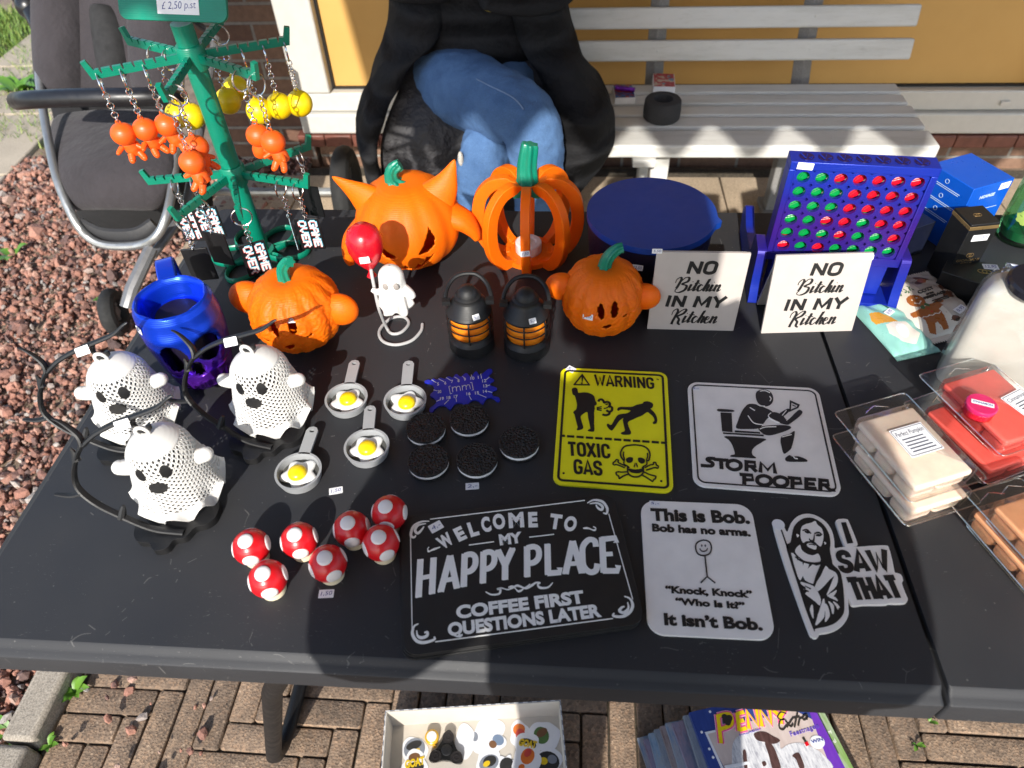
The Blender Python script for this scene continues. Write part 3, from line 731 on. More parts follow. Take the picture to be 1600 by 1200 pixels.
b = MB(); bar = [PY(285, 168, 1.62), PY(270, 152, 1.5), PY(200, 152, 1.455), PY(110, 153, 1.45), PY(45, 156, 1.47), PY(26, 158, 1.52)]
b.tube(catmull([q-Vector(po) for q in bar], 6), .0195, 16); b.build('bumper_bar', plastic('bar_foam', (.011, .011, .013), .36, var=.2), push)
b = MB(); hj = [PY(20, -40, 2.0), PY(38, -5, 1.98), PY(52, 18, 1.95), PY(62, 44, 1.9)]
b.tube(catmull([q-Vector(po) for q in hj], 6), [.02, .032, .028, .02], 12); b.sphere(PY(46, 10, 1.96)-Vector(po), .034); b.build('hinge', plastic('hinge_black', (.012, .012, .013), .3), push)
b = MB(); b.tube([PY(300, 30, 2.02)-Vector(po), PY(338, 60, 2.0)-Vector(po), PY(290, 330, 1.6)-Vector(po), PY(238, 400, 1.45)-Vector(po)], .012, 12); b.build('chassis', plastic('chassis_grey', (.16, .16, .165), .4, metallic=.5), push)
b = MB(); b.tube([PY(236, 388, 1.375)-Vector(po), PY(206, 452, 1.28)-Vector(po), PY(198, 480, 1.25)-Vector(po)], [.016, .017, .016], 10); b.build('front_fork', plastic('fork_grey', (.2, .2, .205), .4, metallic=.5), push)
rub = plastic('tyre_rubber', (.014, .014, .014), .8, grain=.3)
def wheel(c, R, th, ax):
    q = Vector(ax).to_track_quat('Z', 'X'); o = MB(); c = Vector(c)-Vector(po)
    o.torus(c, R-th, th, q, 36, 12); w_ = o.build('wheel', rub, push)
    h = MB(); a = Vector(ax).normalized(); h.cyl(c-a*th*.5, c+a*th*.5, (R-th)*.32, n=20)
    for k in range(6):
        d = q @ Vector((math.cos(k*1.047), math.sin(k*1.047), 0)); h.tube([c, c+d*(R-th*1.5)], .009, 8)
    h.build('rim', plastic('rim_grey', (.1, .1, .1), .5), w_)
p = P(192, 520, 0.0); wheel((p.x, p.y+.01, .07), .07, .022, (1, .25, 0))
p = P(150, 330, 0.0)
wheel((-1.24, 2.02, .13), .13, .028, (1, .1, 0))
wheel((-0.70, 2.0, .145), .145, .03, (1, .1, 0))
b = MB(); b.tube([Vector((-1.24, 2.02, .13))-Vector(po), Vector((-.70, 2.0, .145))-Vector(po)], .014, 10); b.build('axle', ALU, push)
b = MB(); bp = [PY(95, 330, 1.75), PY(250, 330, 1.75)]
pad('storage_basket', [((110, 318), (285, 312), 1.72), ((120, 350), (280, 345), 1.75), ((130, 372), (270, 366), 1.78)], .03, plastic('basket_black', (.01, .01, .011), .9))
# unseen canopy added above the seat to shade the brick pillar
hd = []
for i in range(6):
    a = rad(20+i*26); row = []
    for k in range(9):
        x = -1.48+0.56*k/8; s_ = math.sin(math.pi*k/8)**.4
        row.append(Vector((x+.1, 2.12-.23*math.cos(a)*s_, .86+.25*math.sin(a)*s_)))
    hd.append(row)
loft_grid(hd, FAB, 'added_hood', push, .01, po)
# ================================================================== PEOPLE
SKIN = NT('skin'); sn_ = SKIN.noise(40, 4); SKIN.base(SKIN.ramp(sn_.outputs[0], [(.3, (.5, .27, .19)), (.7, (.58, .33, .24))])); SKIN.set(Roughness=.5); SKIN.b.inputs['Subsurface Weight'].default_value = .15; SKIN.b.inputs['Subsurface Radius'].default_value = (.01, .004, .002); SKIN = SKIN.m
DENIM = NT('denim'); d1_ = DENIM.noise(9, 5); d2_ = DENIM.noise(420, 3, .8)
dcol = DENIM.ramp(d1_.outputs[0], [(.3, (.042, .098, .215)), (.7, (.085, .172, .335))])
DENIM.base(DENIM.mix(.45, dcol, DENIM.ramp(d2_.outputs[0], [(.3, (.25, .25, .27)), (.7, (.8, .8, .8))]), 'OVERLAY')); DENIM.set(Roughness=.9); DENIM.bump(d2_.outputs[0], .4, .001)
dw = DENIM.noise(16, 3); DENIM.bump(dw.outputs[0], .35, .02); DENIM = DENIM.m
COAT = NT('coat_nylon'); cn_ = COAT.noise(11, 4); COAT.base((.0145, .0145, .016)); COAT.set(Roughness=.8); COAT.b.inputs['Specular IOR Level'].default_value = .2
cw = COAT.n('ShaderNodeTexWave', bands_direction='Z', i_Scale=3.2, i_Distortion=3.0, i_Detail=2.0); COAT.l(COAT.coord(), cw.inputs['Vector']); COAT.bump(cw.outputs['Fac'], .9, .04); COAT.bump(cn_.outputs[0], .6, .03); COAT = COAT.m
LINING = NT('coat_lining'); ln_ = LINING.noise(12, 4); LINING.base((.022, .021, .024)); LINING.set(Roughness=.65); LINING.bump(ln_.outputs[0], .8, .03); LINING = LINING.m

def skin_body(name, chains, root_r, mat, parent, off, sub=2):
    """chains: list of lists of (key, (x,y,z), r); a shared key joins chains"""
    vs = []; es = []; idx = {}; rs = []
    for ch in chains:
        prev = None
        for key, co, r in ch:
            if key in idx: i = idx[key]
            else:
                i = len(vs); idx[key] = i; vs.append((co[0]-off[0], co[1]-off[1], co[2]-off[2])); rs.append(r)
            if prev is not None: es.append((prev, i))
            prev = i
    me = bpy.data.meshes.new(name); me.from_pydata(vs, es, []); me.materials.append(mat)
    o = bpy.data.objects.new(name, me); COL.objects.link(o); o.parent = parent
    sk = o.modifiers.new('skin', 'SKIN'); sk.use_smooth_shade = True
    lay = me.skin_vertices[0].data if me.skin_vertices else None
    if lay is None:
        bpy.context.view_layer.objects.active = o
        bpy.ops.mesh.customdata_skin_add(); lay = me.skin_vertices[0].data
    for i, r in enumerate(rs):
        lay[i].radius = (r, r) if not isinstance(r, tuple) else r
        lay[i].use_root = False
    lay[0].use_root = True
    ss = o.modifiers.new('subsurf', 'SUBSURF'); ss.levels = sub; ss.render_levels = sub
    return o
def hand_chains(side, wrist, palm, dirn, spread, curl, key):
    """palm centre plus five finger chains"""
    w = Vector(wrist); p = Vector(palm); d = Vector(dirn).normalized(); s = Vector(spread).normalized(); c = Vector(curl).normalized()
    out = [[(key+'w', w, .022), (key+'p', p, (.032, .016))]]
    for i, (k, L) in enumerate(((-1.5, .062), (-.5, .072), (.5, .076), (1.5, .068))):
        b = p+d*.038+s*(k*.018); m1 = b+d*L*.42+c*.006; m2 = m1+d*L*.28+c*L*.28; m3 = m2+d*L*.06+c*L*.3
        out.append([(key+'p', p, .03), (key+'f%da' % i, b, .0095), (key+'f%db' % i, m1, .0088), (key+'f%dc' % i, m2, .008), (key+'f%dd' % i, m3, .0068)])
    t0 = p-d*.01+s*.03; t1 = t0+s*.022+d*.02+c*.01; t2 = t1+d*.026+c*.016
    out.append([(key+'p', p, .03), (key+'t0', t0, .013), (key+'t1', t1, .0105), (key+'t2', t2, .0085)])
    return out
def head_parts(parent, c, off, hair_m, fwd=(0, -1, 0), long=True, r=.1):
    """face features and hair laid on the head of the body mesh"""
    c = Vector(c)-Vector(off); f = Vector(fwd).normalized(); sd_ = f.cross(Vector((0, 0, 1))).normalized()
    e = MB()
    for s_ in (-1, 1):
        e = MB(); e.sphere(c+f*.083+sd_*(.031*s_)+Vector((0, 0, .012)), .0125, 12, 8); eo = e.build('eye', PAPER, parent)
        ir = MB(); ir.sphere(c+f*.0915+sd_*(.031*s_)+Vector((0, 0, .012)), .006, 10, 6); ir.build('iris', BLACKP, eo)
    m = MB(); m.tube(catmull([c+f*.088-sd_*.024+Vector((0, 0, -.048)), c+f*.098+Vector((0, 0, -.05)), c+f*.088+sd_*.024+Vector((0, 0, -.048))], 5), [.003, .007, .003], 8); m.build('mouth', plastic('lips', (.4, .12, .1), .5), parent)
    h = MB(); vs = []; fs = []; nu, nv = 28, 14
    for i in range(nv):
        for k in range(nu):
            a = 2*math.pi*k/nu; ph = math.pi/2-(math.pi*.62)*i/(nv-1)*(1.0 if math.cos(a) < .35 else .42)
            rr = .104+.006*math.sin(9*a)
            v = (f*math.cos(a)+sd_*math.sin(a))*(rr*.92*math.cos(ph))+Vector((0, 0, 1.12*rr*math.sin(ph)))
            if long and math.cos(a) < .35: v.z -= .16*(i/(nv-1))**2
            vs.append(c+v-f*.008+Vector((0, 0, .02)))
    for i in range(nv-1):
        for k in range(nu): fs.append((i*nu+k, i*nu+(k+1) % nu, (i+1)*nu+(k+1) % nu, (i+1)*nu+k))
    h.add(vs, fs); h.build('hair', hair_m, parent, smooth=80, mods=(('SOLIDIFY', dict(thickness=.012, offset=-1)),))
HAIR = plastic('hair_brown', (.05, .028, .016), .5, var=.4, grain=.5)
# ---------------- seated person
po2 = (-.24, 1.95, 0)
sp = thing('person', 'person in an open black puffer coat and jeans sitting cross legged on the bench', 'person', po2)
hipT, kneT, ankT = (-.325, 1.93, .525), (-.092, 1.59, .585), (-.066, 1.59, .17)
hipU, kneU, ankU = (-.145, 1.93, .525), (-.208, 1.615, .465), (-.228, 1.60, .10)
ch = [[('pel', (-.235, 1.97, .53), .13), ('sp1', (-.235, 2.0, .68), .115), ('sp2', (-.235, 2.02, .84), .13), ('che', (-.235, 2.02, .96), .12), ('nek', (-.235, 2.0, 1.07), .052), ('jaw', (-.235, 1.975, 1.135), (.065, .07)), ('hed', (-.235, 1.97, 1.19), (.082, .092)), ('top', (-.235, 1.985, 1.26), (.07, .08))],
      [('jaw', 0, 0), ('nos', (-.235, 1.893, 1.165), .011)] ,
      [('pel', 0, 0), ('hT', hipT, .075), ('mT', tuple((Vector(hipT)+Vector(kneT))/2), .068), ('kT', kneT, .052), ('cT', (-.072, 1.58, .40), .045), ('aT', ankT, .034), ('toT', (-.04, 1.48, .115), .03)],
      [('pel', 0, 0), ('hU', hipU, .075), ('mU', tuple((Vector(hipU)+Vector(kneU))/2), .068), ('kU', kneU, .052), ('cU', (-.224, 1.605, .32), .045), ('aU', ankU, .034), ('toU', (-.24, 1.48, .045), .03)],
      [('che', 0, 0), ('sL', (-.40, 2.01, 1.0), .055), ('eL', (-.42, 1.92, .84), .042), ('hLw', (-.25, 1.83, .86), .027)],
      [('che', 0, 0), ('sR', (-.07, 2.01, 1.0), .055), ('eR', (-.06, 1.92, .84), .042), ('hRw', (-.22, 1.80, .835), .027)]]
ch[1] = [('jaw', (0, 0, 0), .06), ('nos', (-.235, 1.885, 1.165), .012)]
ch += hand_chains(1, (-.25, 1.83, .86), (-.19, 1.825, .865), (1, 0, 0), (0, -.2, 1), (0, 1, -.3), 'hL')
ch += hand_chains(-1, (-.22, 1.80, .835), (-.285, 1.80, .845), (-1, 0, .1), (0, -.2, 1), (0, 1, -.3), 'hR')
skin_body('body', ch, .13, SKIN, sp, po2)
head_parts(sp, (-.235, 1.975, 1.19), po2, HAIR)
def off_(pts, o=po2): return [Vector(q)-Vector(o) for q in pts]
jn_ = MB()
pT = catmull(off_([(-.35, 1.99, .53), (-.345, 1.93, .53), (-.26, 1.80, .565), (-.17, 1.68, .585), (-.100, 1.60, .588), (-.074, 1.575, .54), (-.068, 1.575, .44), (-.062, 1.585, .33), (-.060, 1.59, .22), (-.060, 1.59, .17)]), 6)
jn_.tube(pT, lerp_list([.10, .106, .10, .086, .076, .069, .064, .063, .064, .066], len(pT)), 20, caps=False)
pU = catmull(off_([(-.14, 1.99, .52), hipU, (-.155, 1.78, .525), (-.19, 1.67, .49), (-.212, 1.61, .465), (-.222, 1.595, .42), (-.224, 1.60, .35), (-.226, 1.60, .25), (-.228, 1.60, .13)]), 6)
jn_.tube(pU, lerp_list([.09, .095, .085, .07, .058, .053, .053, .056, .06], len(pU)), 20, caps=False)
sm_ = MB(); sm_.tube([q+Vector((-.12, -.62, .78)).normalized()*(rr*1.05) for q, rr in list(zip(pT, lerp_list([.10, .106, .10, .086, .076, .069, .064, .063, .064, .066], len(pT))))[5:27]], .0016, 6)
jn_.sphere(Vector((-.235, 1.98, .53))-Vector(po2), (.17, .13, .11))
tx1 = bpy.data.textures.new('folds', 'CLOUDS'); tx1.noise_scale = .04; tx1.noise_depth = 2
tx2 = bpy.data.textures.new('puffs', 'CLOUDS'); tx2.noise_scale = .11; tx2.noise_depth = 1
jn_.build('jeans', DENIM, sp, smooth=80, mods=(('SUBSURF', dict(levels=2, render_levels=2)), ('DISPLACE', dict(texture=tx1, strength=.012, mid_level=.5, texture_coords='LOCAL'))))
for a_, t_ in ((ankU, (-.242, 1.47, .04)), (ankT, (-.036, 1.46, .10))):
    a_ = Vector(a_); t_ = Vector(t_); sh = MB(); sh.tube(catmull(off_([a_+Vector((0, .05, -.05)), a_+Vector((0, 0, -.055)), a_.lerp(t_, .6)+Vector((0, 0, -.005)), t_]), 5), [.042, .046, .044, .03], 12, sy=.85); sh.build('shoe', plastic('shoe_white', (.6, .58, .54), .6), sp, smooth=80)
ct = MB()
def shell(rows, n=26):
    vs = []; fs = []
    for (cx, cy, z, rx, ry) in rows:
        for k in range(n):
            a = 2*math.pi*k/n; vs.append((cx+rx*math.cos(a)-po2[0], cy+ry*math.sin(a)-po2[1], z))
    for i in range(len(rows)-1):
        for k in range(n): fs.append((i*n+k, i*n+(k+1) % n, (i+1)*n+(k+1) % n, (i+1)*n+k))
    fs.append(tuple(range((len(rows)-1)*n, len(rows)*n))); ct.add(vs, fs)
shell([(-.235, 2.02, .46, .22, .15), (-.235, 2.0, .56, .215, .16), (-.235, 1.99, .66, .205, .165), (-.235, 1.99, .76, .21, .165), (-.235, 2.0, .86, .225, .165), (-.235, 2.01, .95, .22, .15), (-.235, 2.015, 1.02, .17, .11), (-.235, 2.01, 1.06, .1, .09)])
for pts in ([(-.39, 2.01, 1.0), (-.43, 1.97, .92), (-.435, 1.91, .83), (-.36, 1.85, .825), (-.25, 1.81, .85)], [(-.08, 2.01, 1.0), (-.045, 1.97, .92), (-.03, 1.90, .815), (-.1, 1.82, .80), (-.2, 1.78, .825)]):
    q = catmull(off_(pts), 6); ct.tube(q, lerp_list([.085, .082, .078, .066, .056], len(q)), 16)
coat = ct.build('coat', COAT, sp, smooth=80, mods=(('SUBSURF', dict(levels=2, render_levels=2)), ('DISPLACE', dict(texture=tx2, strength=.022, mid_level=.5, texture_coords='LOCAL'))))
# open coat skirts: padded panels sweeping from the waist over the seat and down in front
def skirt(inner, outer, name='coat_skirt'):
    n = len(inner); g = []
    inn = catmull(inner, 5); out = catmull(outer, 5)
    for a_, c_ in zip(inn, out):
        row = []
        for k in range(9):
            t = k/8; q = a_.lerp(c_, t); q = q+Vector((0, -.055*math.sin(math.pi*t)**.7, .03*math.sin(math.pi*t)))
            row.append(q)
        g.append(row)
    o = loft_grid(g, COAT, name, sp, .03, po2); md = o.modifiers.new('displace', 'DISPLACE'); md.texture = tx2; md.strength = .020; md.texture_coords = 'LOCAL'; return o
skirt([PY(705, -20, 1.86), PY(690, 60, 1.83), PY(648, 105, 1.8), PY(622, 150, 1.76), PY(600, 195, 1.70), PY(594, 240, 1.68), PY(604, 285, 1.69), PY(640, 315, 1.70)],
      [PY(606, -20, 1.97), PY(594, 60, 1.95), PY(578, 115, 1.92), PY(562, 150, 1.88), PY(557, 200, 1.80), PY(562, 245, 1.75), PY(578, 295, 1.74), PY(612, 335, 1.74)])
skirt([PY(800, -20, 1.86), PY(822, 50, 1.85), PY(838, 90, 1.83), PY(858, 130, 1.78), PY(880, 170, 1.72), PY(884, 212, 1.69), PY(868, 255, 1.69), PY(842, 300, 1.70)],
      [PY(866, -20, 1.97), PY(888, 50, 1.95), PY(902, 100, 1.92), PY(932, 140, 1.86), PY(947, 185, 1.77), PY(942, 225, 1.74), PY(915, 270, 1.735), PY(868, 325, 1.73)])
# lining hanging down in front of the seat behind the legs
g = []
for (l, r, Y) in (((640, 90), (850, 85), 1.90), ((620, 150), (870, 150), 1.80), ((600, 190), (900, 190), 1.745), ((590, 240), (905, 235), 1.715), ((598, 290), (880, 275), 1.72), ((625, 340), (850, 330), 1.725)):
    a_, c_ = PY(*l, Y), PY(*r, Y); g.append([a_.lerp(c_, k/10)+Vector((0, .012*math.sin(k*1.9), 0)) for k in range(11)])
loft_grid(g, LINING, 'coat_lining', sp, .012, po2)
lo_ = MB(); lo_.sphere((0, 0, 0), (.022, .012, .016), 12, 8); lg_ = lo_.build('shirt_emblem', plastic('yellow_fabric', (.45, .33, .02), .8), sp); lg_.location = PY(769, 0, 1.80)-Vector(po2)+Vector((0, -.03, 0))
sm_.build('seam', plastic('seam_thread', (.16, .24, .38), .8), sp)
kn = MB(); q0 = PY(716, 248, 1.575)-Vector(po2)
rip = NT('frayed_cotton'); rn_ = rip.noise(300, 3); rip.base(rip.ramp(rn_.outputs[0], [(.3, (.4, .34, .28)), (.7, (.75, .72, .66))])); rip.set(Roughness=.95); rip.bump(rn_.outputs[0], 1, .004)
kn.sphere(q0+Vector((.006, 0, 0)), (.007, .010, .019), 14, 10); kn.build('frayed_rip', rip.m, sp)

# ---------------- the photographer, out of the picture, whose shadow falls over the middle of the table
po3 = (.06, -.40, 0)
ph_ = thing('person', 'person standing at the near table edge, seen only by the shadow over the signs', 'person', po3)
JK = plastic('jacket_grey', (.06, .065, .08), .8, var=.3); TR = plastic('trousers_dark', (.03, .035, .05), .85, var=.3)
PXC = .06
ch = [[('pel', (PXC, -.40, .86), .125), ('sp1', (PXC, -.40, 1.0), .105), ('sp2', (PXC, -.39, 1.15), .12), ('che', (PXC, -.39, 1.27), .11), ('nek', (PXC-.02, -.37, 1.42), .05), ('jaw', (PXC-.05, -.335, 1.52), (.062, .066)), ('hed', (PXC-.055, -.34, 1.60), (.082, .094)), ('top', (PXC-.055, -.355, 1.68), (.07, .08))],
      [('jaw', (0, 0, 0), .06), ('nos', (PXC-.05, -.245, 1.545), .012)],
      [('pel', (0, 0, 0), .1), ('hT', (PXC-.1, -.40, .80), .08), ('kT', (PXC-.11, -.41, .46), .052), ('aT', (PXC-.115, -.40, .09), .036), ('toT', (PXC-.125, -.29, .035), .03)],
      [('pel', (0, 0, 0), .1), ('hU', (PXC+.1, -.40, .80), .08), ('kU', (PXC+.11, -.41, .46), .052), ('aU', (PXC+.115, -.40, .09), .036), ('toU', (PXC+.125, -.29, .035), .03)],
      [('che', (0, 0, 0), .1), ('sL', (PXC-.15, -.39, 1.30), .052), ('eL', (PXC-.27, -.22, 1.09), .042), ('hLw', (PXC-.165, -.06, 1.27), .027)],
      [('che', (0, 0, 0), .1), ('sR', (PXC+.15, -.39, 1.30), .052), ('eR', (PXC+.165, -.22, 1.09), .042), ('hRw', (PXC+.05, -.06, 1.28), .027)]]
ch += hand_chains(1, (PXC-.165, -.06, 1.27), (PXC-.155, -.045, 1.33), (.1, .1, 1), (1, 0, -.1), (.4, .6, 0), 'hL')
ch += hand_chains(-1, (PXC+.05, -.06, 1.28), (PXC+.03, -.05, 1.335), (-.1, .1, 1), (-1, 0, -.1), (-.4, .6, 0), 'hR')
skin_body('body', ch, .12, SKIN, ph_, po3)
head_parts(ph_, (PXC-.055, -.335, 1.60), po3, HAIR, fwd=(0, 1, -.0))
ct = MB(); n = 26
rows = [(.82, .19, .14), (.92, .175, .135), (1.04, .158, .13), (1.16, .17, .13), (1.26, .18, .125), (1.33, .145, .1), (1.38, .075, .07)]
vs = [(PXC+rx*math.cos(2*math.pi*k/n)-po3[0], -.395+ry*math.sin(2*math.pi*k/n)-po3[1], z) for z, rx, ry in rows for k in range(n)]
fs = [(i*n+k, i*n+(k+1) % n, (i+1)*n+(k+1) % n, (i+1)*n+k) for i in range(len(rows)-1) for k in range(n)]; ct.add(vs, fs)
for pts in ([(PXC-.14, -.39, 1.31), (PXC-.22, -.32, 1.2), (PXC-.27, -.215, 1.09), (PXC-.225, -.14, 1.18), (PXC-.17, -.075, 1.255)], [(PXC+.14, -.39, 1.31), (PXC+.165, -.32, 1.2), (PXC+.165, -.215, 1.09), (PXC+.115, -.14, 1.18), (PXC+.06, -.075, 1.265)]):
    q = catmull(off_(pts, po3), 6); ct.tube(q, lerp_list([.075, .072, .066, .055, .045], len(q)), 16)
ct.build('jacket', JK, ph_, smooth=80)
tr = MB()
for s_ in (-1, 1):
    q = catmull(off_([(PXC+s_*.085, -.4, .88), (PXC+s_*.1, -.40, .74), (PXC+s_*.11, -.405, .46), (PXC+s_*.115, -.4, .06)], po3), 6); tr.tube(q, lerp_list([.1, .095, .075, .07], len(q)), 16)
tr.build('trousers', TR, ph_, smooth=80)
for s_ in (-1, 1):
    sh = MB(); sh.tube(catmull(off_([(PXC+s_*.112, -.45, .045), (PXC+s_*.115, -.40, .05), (PXC+s_*.122, -.30, .04), (PXC+s_*.126, -.25, .03)], po3), 5), [.036, .046, .044, .026], 12, sy=.85); sh.build('shoe', plastic('shoe_black', (.02, .02, .02), .6), ph_, smooth=80)
phone = thing('phone', 'dark smartphone held up by the standing person taking the photo', 'phone', tuple(CP))
b = MB(); cb_ = Matrix([[RW[0, 0], -RW[0, 1], -RW[0, 2], 0], [RW[1, 0], -RW[1, 1], -RW[1, 2], 0], [RW[2, 0], -RW[2, 1], -RW[2, 2], 0], [0, 0, 0, 1]])
b.prism(rrect(.158, .076, .009, 5, (-.055, .0)), .016, .024, cb_); b.build('body', plastic('phone_black', (.02, .02, .022), .3), phone)
b = MB(); b.prism(rrect(.15, .069, .006, 5, (-.055, .0)), .0236, .0246, cb_); b.build('screen', plastic('phone_glass', (.01, .01, .012), .08), phone)
# ================================================================== LEFT HALF OF THE STALL
def fluted_stem(path, r0, r1, flare, nfl=6, twist=1.2, n=36):
    """pumpkin stalk: fluted, twisting tube"""
    b = MB(); q = catmull(path, 8); m = len(q); vs = []; fs = []; u = None
    for i, p in enumerate(q):
        t = (q[min(i+1, m-1)]-q[max(i-1, 0)]).normalized()
        u = Vector((1, 0, 0)) if u is None else u
        u = (u-t*u.dot(t)).normalized(); w = t.cross(u); s = i/(m-1)
        r = r0+(r1-r0)*s+flare*max(0, 1-s*4)**2
        for k in range(n):
            a = 2*math.pi*k/n; rr = r*(1+.17*math.cos(nfl*(a+twist*s)))*(1+(.1*max(0, 1-s*5))*math.cos(nfl*a))
            vs.append(p+u*(rr*math.cos(a))+w*(rr*math.sin(a)))
    for i in range(m-1):
        for k in range(n): fs.append((i*n+k, i*n+(k+1) % n, (i+1)*n+(k+1) % n, (i+1)*n+k))
    fs.append(tuple(range((m-1)*n, m*n))); fs.append(tuple(range(n-1, -1, -1)))
    return b.add(vs, fs)
def in_poly(x, y, poly):
    c = False; j = len(poly)-1
    for i in range(len(poly)):
        xi, yi = poly[i]; xj, yj = poly[j]
        if (yi > y) != (yj > y) and x < (xj-xi)*(y-yi)/(yj-yi)+xi: c = not c
        j = i
    return c
def ell(cx, cy, rx, ry, rot=0.0, n=20):
    return [(cx+rx*math.cos(a)*math.cos(rot)-ry*math.sin(a)*math.sin(rot), cy+rx*math.cos(a)*math.sin(rot)+ry*math.sin(a)*math.cos(rot)) for a in [2*math.pi*k/n for k in range(n)]]
def pumpkin_shell(R, H, nrib, face, cuts, na=240, nz=130, depth=.05, dent=.12, carve=None):
    """ribbed hollow shell; cuts are polygons in (arc metres from the face, height metres)"""
    b = MB(); vs = []; fs = []; info = []
    for i in range(nz+1):
        ph = -math.pi/2+math.pi*i/nz; c = max(0, math.cos(ph))**.82
        for k in range(na):
            a = 2*math.pi*k/na; rib = 1-depth*abs(math.cos(nrib*a/2))**3*min(1, c*1.3)
            z = H/2*(math.sin(ph)) - (dent*H*.5*math.exp(-(c/.35)**2) if ph > 0 else -dent*H*.35*math.exp(-(c/.4)**2))
            rr = R*c*rib
            if carve: rr += carve(((a-face+math.pi) % (2*math.pi)-math.pi)*R, z+H/2)*c
            vs.append((rr*math.cos(a), rr*math.sin(a), z+H/2))
            info.append((((a-face+math.pi) % (2*math.pi)-math.pi)*R, z+H/2))
    for i in range(nz):
        for k in range(na):
            q = (i*na+k, i*na+(k+1) % na, (i+1)*na+(k+1) % na, (i+1)*na+k)
            u, v = info[q[0]]
            if cuts and abs(u) < R*1.5 and any(in_poly(u+.0002, v+.0002, p) for p in cuts): continue
            fs.append(q)
    return b.add(vs, fs)
def radial(face, u, R, v):
    a = face+u/R; return Vector((R*math.cos(a), R*math.sin(a), v)), Vector((math.cos(a), math.sin(a), 0))

# ---- knobbed round pumpkins
def swirl(u, z):
    return .0007*math.sin(u*260+5*math.sin(z*170))*math.sin(z*240+4*math.sin(u*200))
def round_pumpkin(label, px, py, R, H, face, knobs, eyes, stem, tagpx, txt):
    p = P(px, py); t = thing('pumpkin_lantern', label, 'pumpkin lantern', tuple(p), 0, None)
    b = pumpkin_shell(R, H, 14, face, eyes, carve=swirl)
    b.build('shell', ORANGE, t, smooth=60, mods=(('SOLIDIFY', dict(thickness=.0022, offset=-1)),))
    for (a, z, r) in knobs:
        k = MB(); c = Vector((math.cos(a)*R*1.0, math.sin(a)*R*1.0, z)); k.sphere(c, (r*1.05, r*.72, r*.95), 24, 16, Matrix.Rotation(a, 4, 'Z')); k.build('knob', ORANGE, t, smooth=80)
    fluted_stem(stem, .0075, .006, .008).build('stem', GREENP, t, smooth=60)
    return t, p
t, p = round_pumpkin('orange printed pumpkin lantern with two round side knobs left of the balloon ghost', 478, 530, .058, .105, rad(-88),
    [(rad(176), .066, .024), (rad(-4), .056, .023)],
    [ell(-.011, .065, .0055, .0115, .2), ell(.013, .068, .0055, .0115, -.1), ell(.002, .037, .006, .0045), ell(-.028, .045, .0055, .0018), ell(.03, .05, .0055, .0018)],
    [(0, 0, .089), (-.002, 0, .101), (.0, .002, .114), (.008, .002, .123), (.012, -.001, .125)], None, '')
sticker_at(t, '14,50', 0, 0, (.008, -.045, .074), (.1, -.75, .7), .019, .009, 0)
t, p = round_pumpkin('orange printed pumpkin lantern with two round side knobs in front of the blue lidded basket', 938, 508, .052, .100, rad(-86),
    [(rad(178), .062, .020), (rad(-6), .054, .019)],
    [ell(-.0085, .064, .0048, .0105, .1), ell(.0095, .065, .0048, .0108, -.1), ell(.001, .041, .006, .004), ell(-.024, .052, .005, .002), ell(.024, .055, .005, .002)],
    [(0, 0, .085), (0, 0, .097), (.004, 0, .110), (.013, .002, .119), (.02, .003, .121)], None, '')
sticker_at(t, '7,50', 0, 0, (-.019, -.0465, .055), (-.35, -.9, .25), .013, .008, .05)

# ---- pumpkin with pointed ears
p = P(648, 402); eared = thing('pumpkin_lantern', 'large orange jack-o-lantern with two pointed ears and a jagged grin behind the red balloon', 'pumpkin lantern', tuple(p))
R_, H_ = .074, .128
grin = [(-.040, .022), (-.02, .012), (.0, .0085), (.02, .014), (.036, .028), (.044, .044), (.036, .036), (.030, .038), (.027, .029), (.021, .024), (.017, .030), (.011, .021), (.0, .019), (-.004, .026), (-.010, .019), (-.022, .022), (-.03, .031)]
el_ = [(-.044, .073), (-.035, .062), (-.018, .050), (-.011, .044), (-.018, .040), (-.030, .041), (-.038, .05)]
er_ = [(.040, .082), (.046, .068), (.043, .055), (.034, .046), (.022, .045), (.018, .048), (.028, .060)]
b = pumpkin_shell(R_, H_, 12, rad(-86), [[(x, z+.007) for x, z in q] for q in (grin, el_, er_)], 280, 160, .035, .06); b.build('shell', ORANGE, eared, smooth=60, mods=(('SOLIDIFY', dict(thickness=.0028, offset=-1)),))
ld = MB(); ld.torus((0, 0, .1195), .030, .0009, None, 40, 6); ld.build('lid_seam', plastic('orange_shadow_gap', (.4, .06, .002), .5), eared)
for pts, r0 in ([(-.040, -.012, .094), (-.062, -.008, .112), (-.094, -.004, .134)], .030), ([(.040, -.006, .098), (.058, 0, .122), (.073, .004, .155)], .030):
    k = MB(); q = catmull(pts, 8); k.tube(q, lerp_list([r0, r0*.86, r0*.6, r0*.28, .001], len(q)), 24, sy=.62, up=(0, 1, 0), fixed=True); k.build('ear', ORANGE, eared, smooth=80)
for pts in ([(-.058, -.015, .064), (-.078, -.025, .046), (-.086, -.034, .026), (-.083, -.04, .014)], [(.06, -.006, .078), (.080, -.010, .070), (.093, -.014, .056), (.098, -.018, .044)]):
    k = MB(); q = catmull(pts, 6); k.tube(q, lerp_list([.023, .019, .012, .005], len(q)), 18, sy=.75); k.build('side_fin', ORANGE, eared, smooth=80)
fluted_stem([(-.012, 0, .121), (-.014, 0, .132), (-.01, 0, .143), (.0, .002, .149)], .0095, .007, .004, 7).build('stem', GREENP, eared, smooth=60)
sticker_at(eared, '17,50', 0, 0, (.014, -.0635, .078), (.2, -.93, .35), .016, .007, 0)

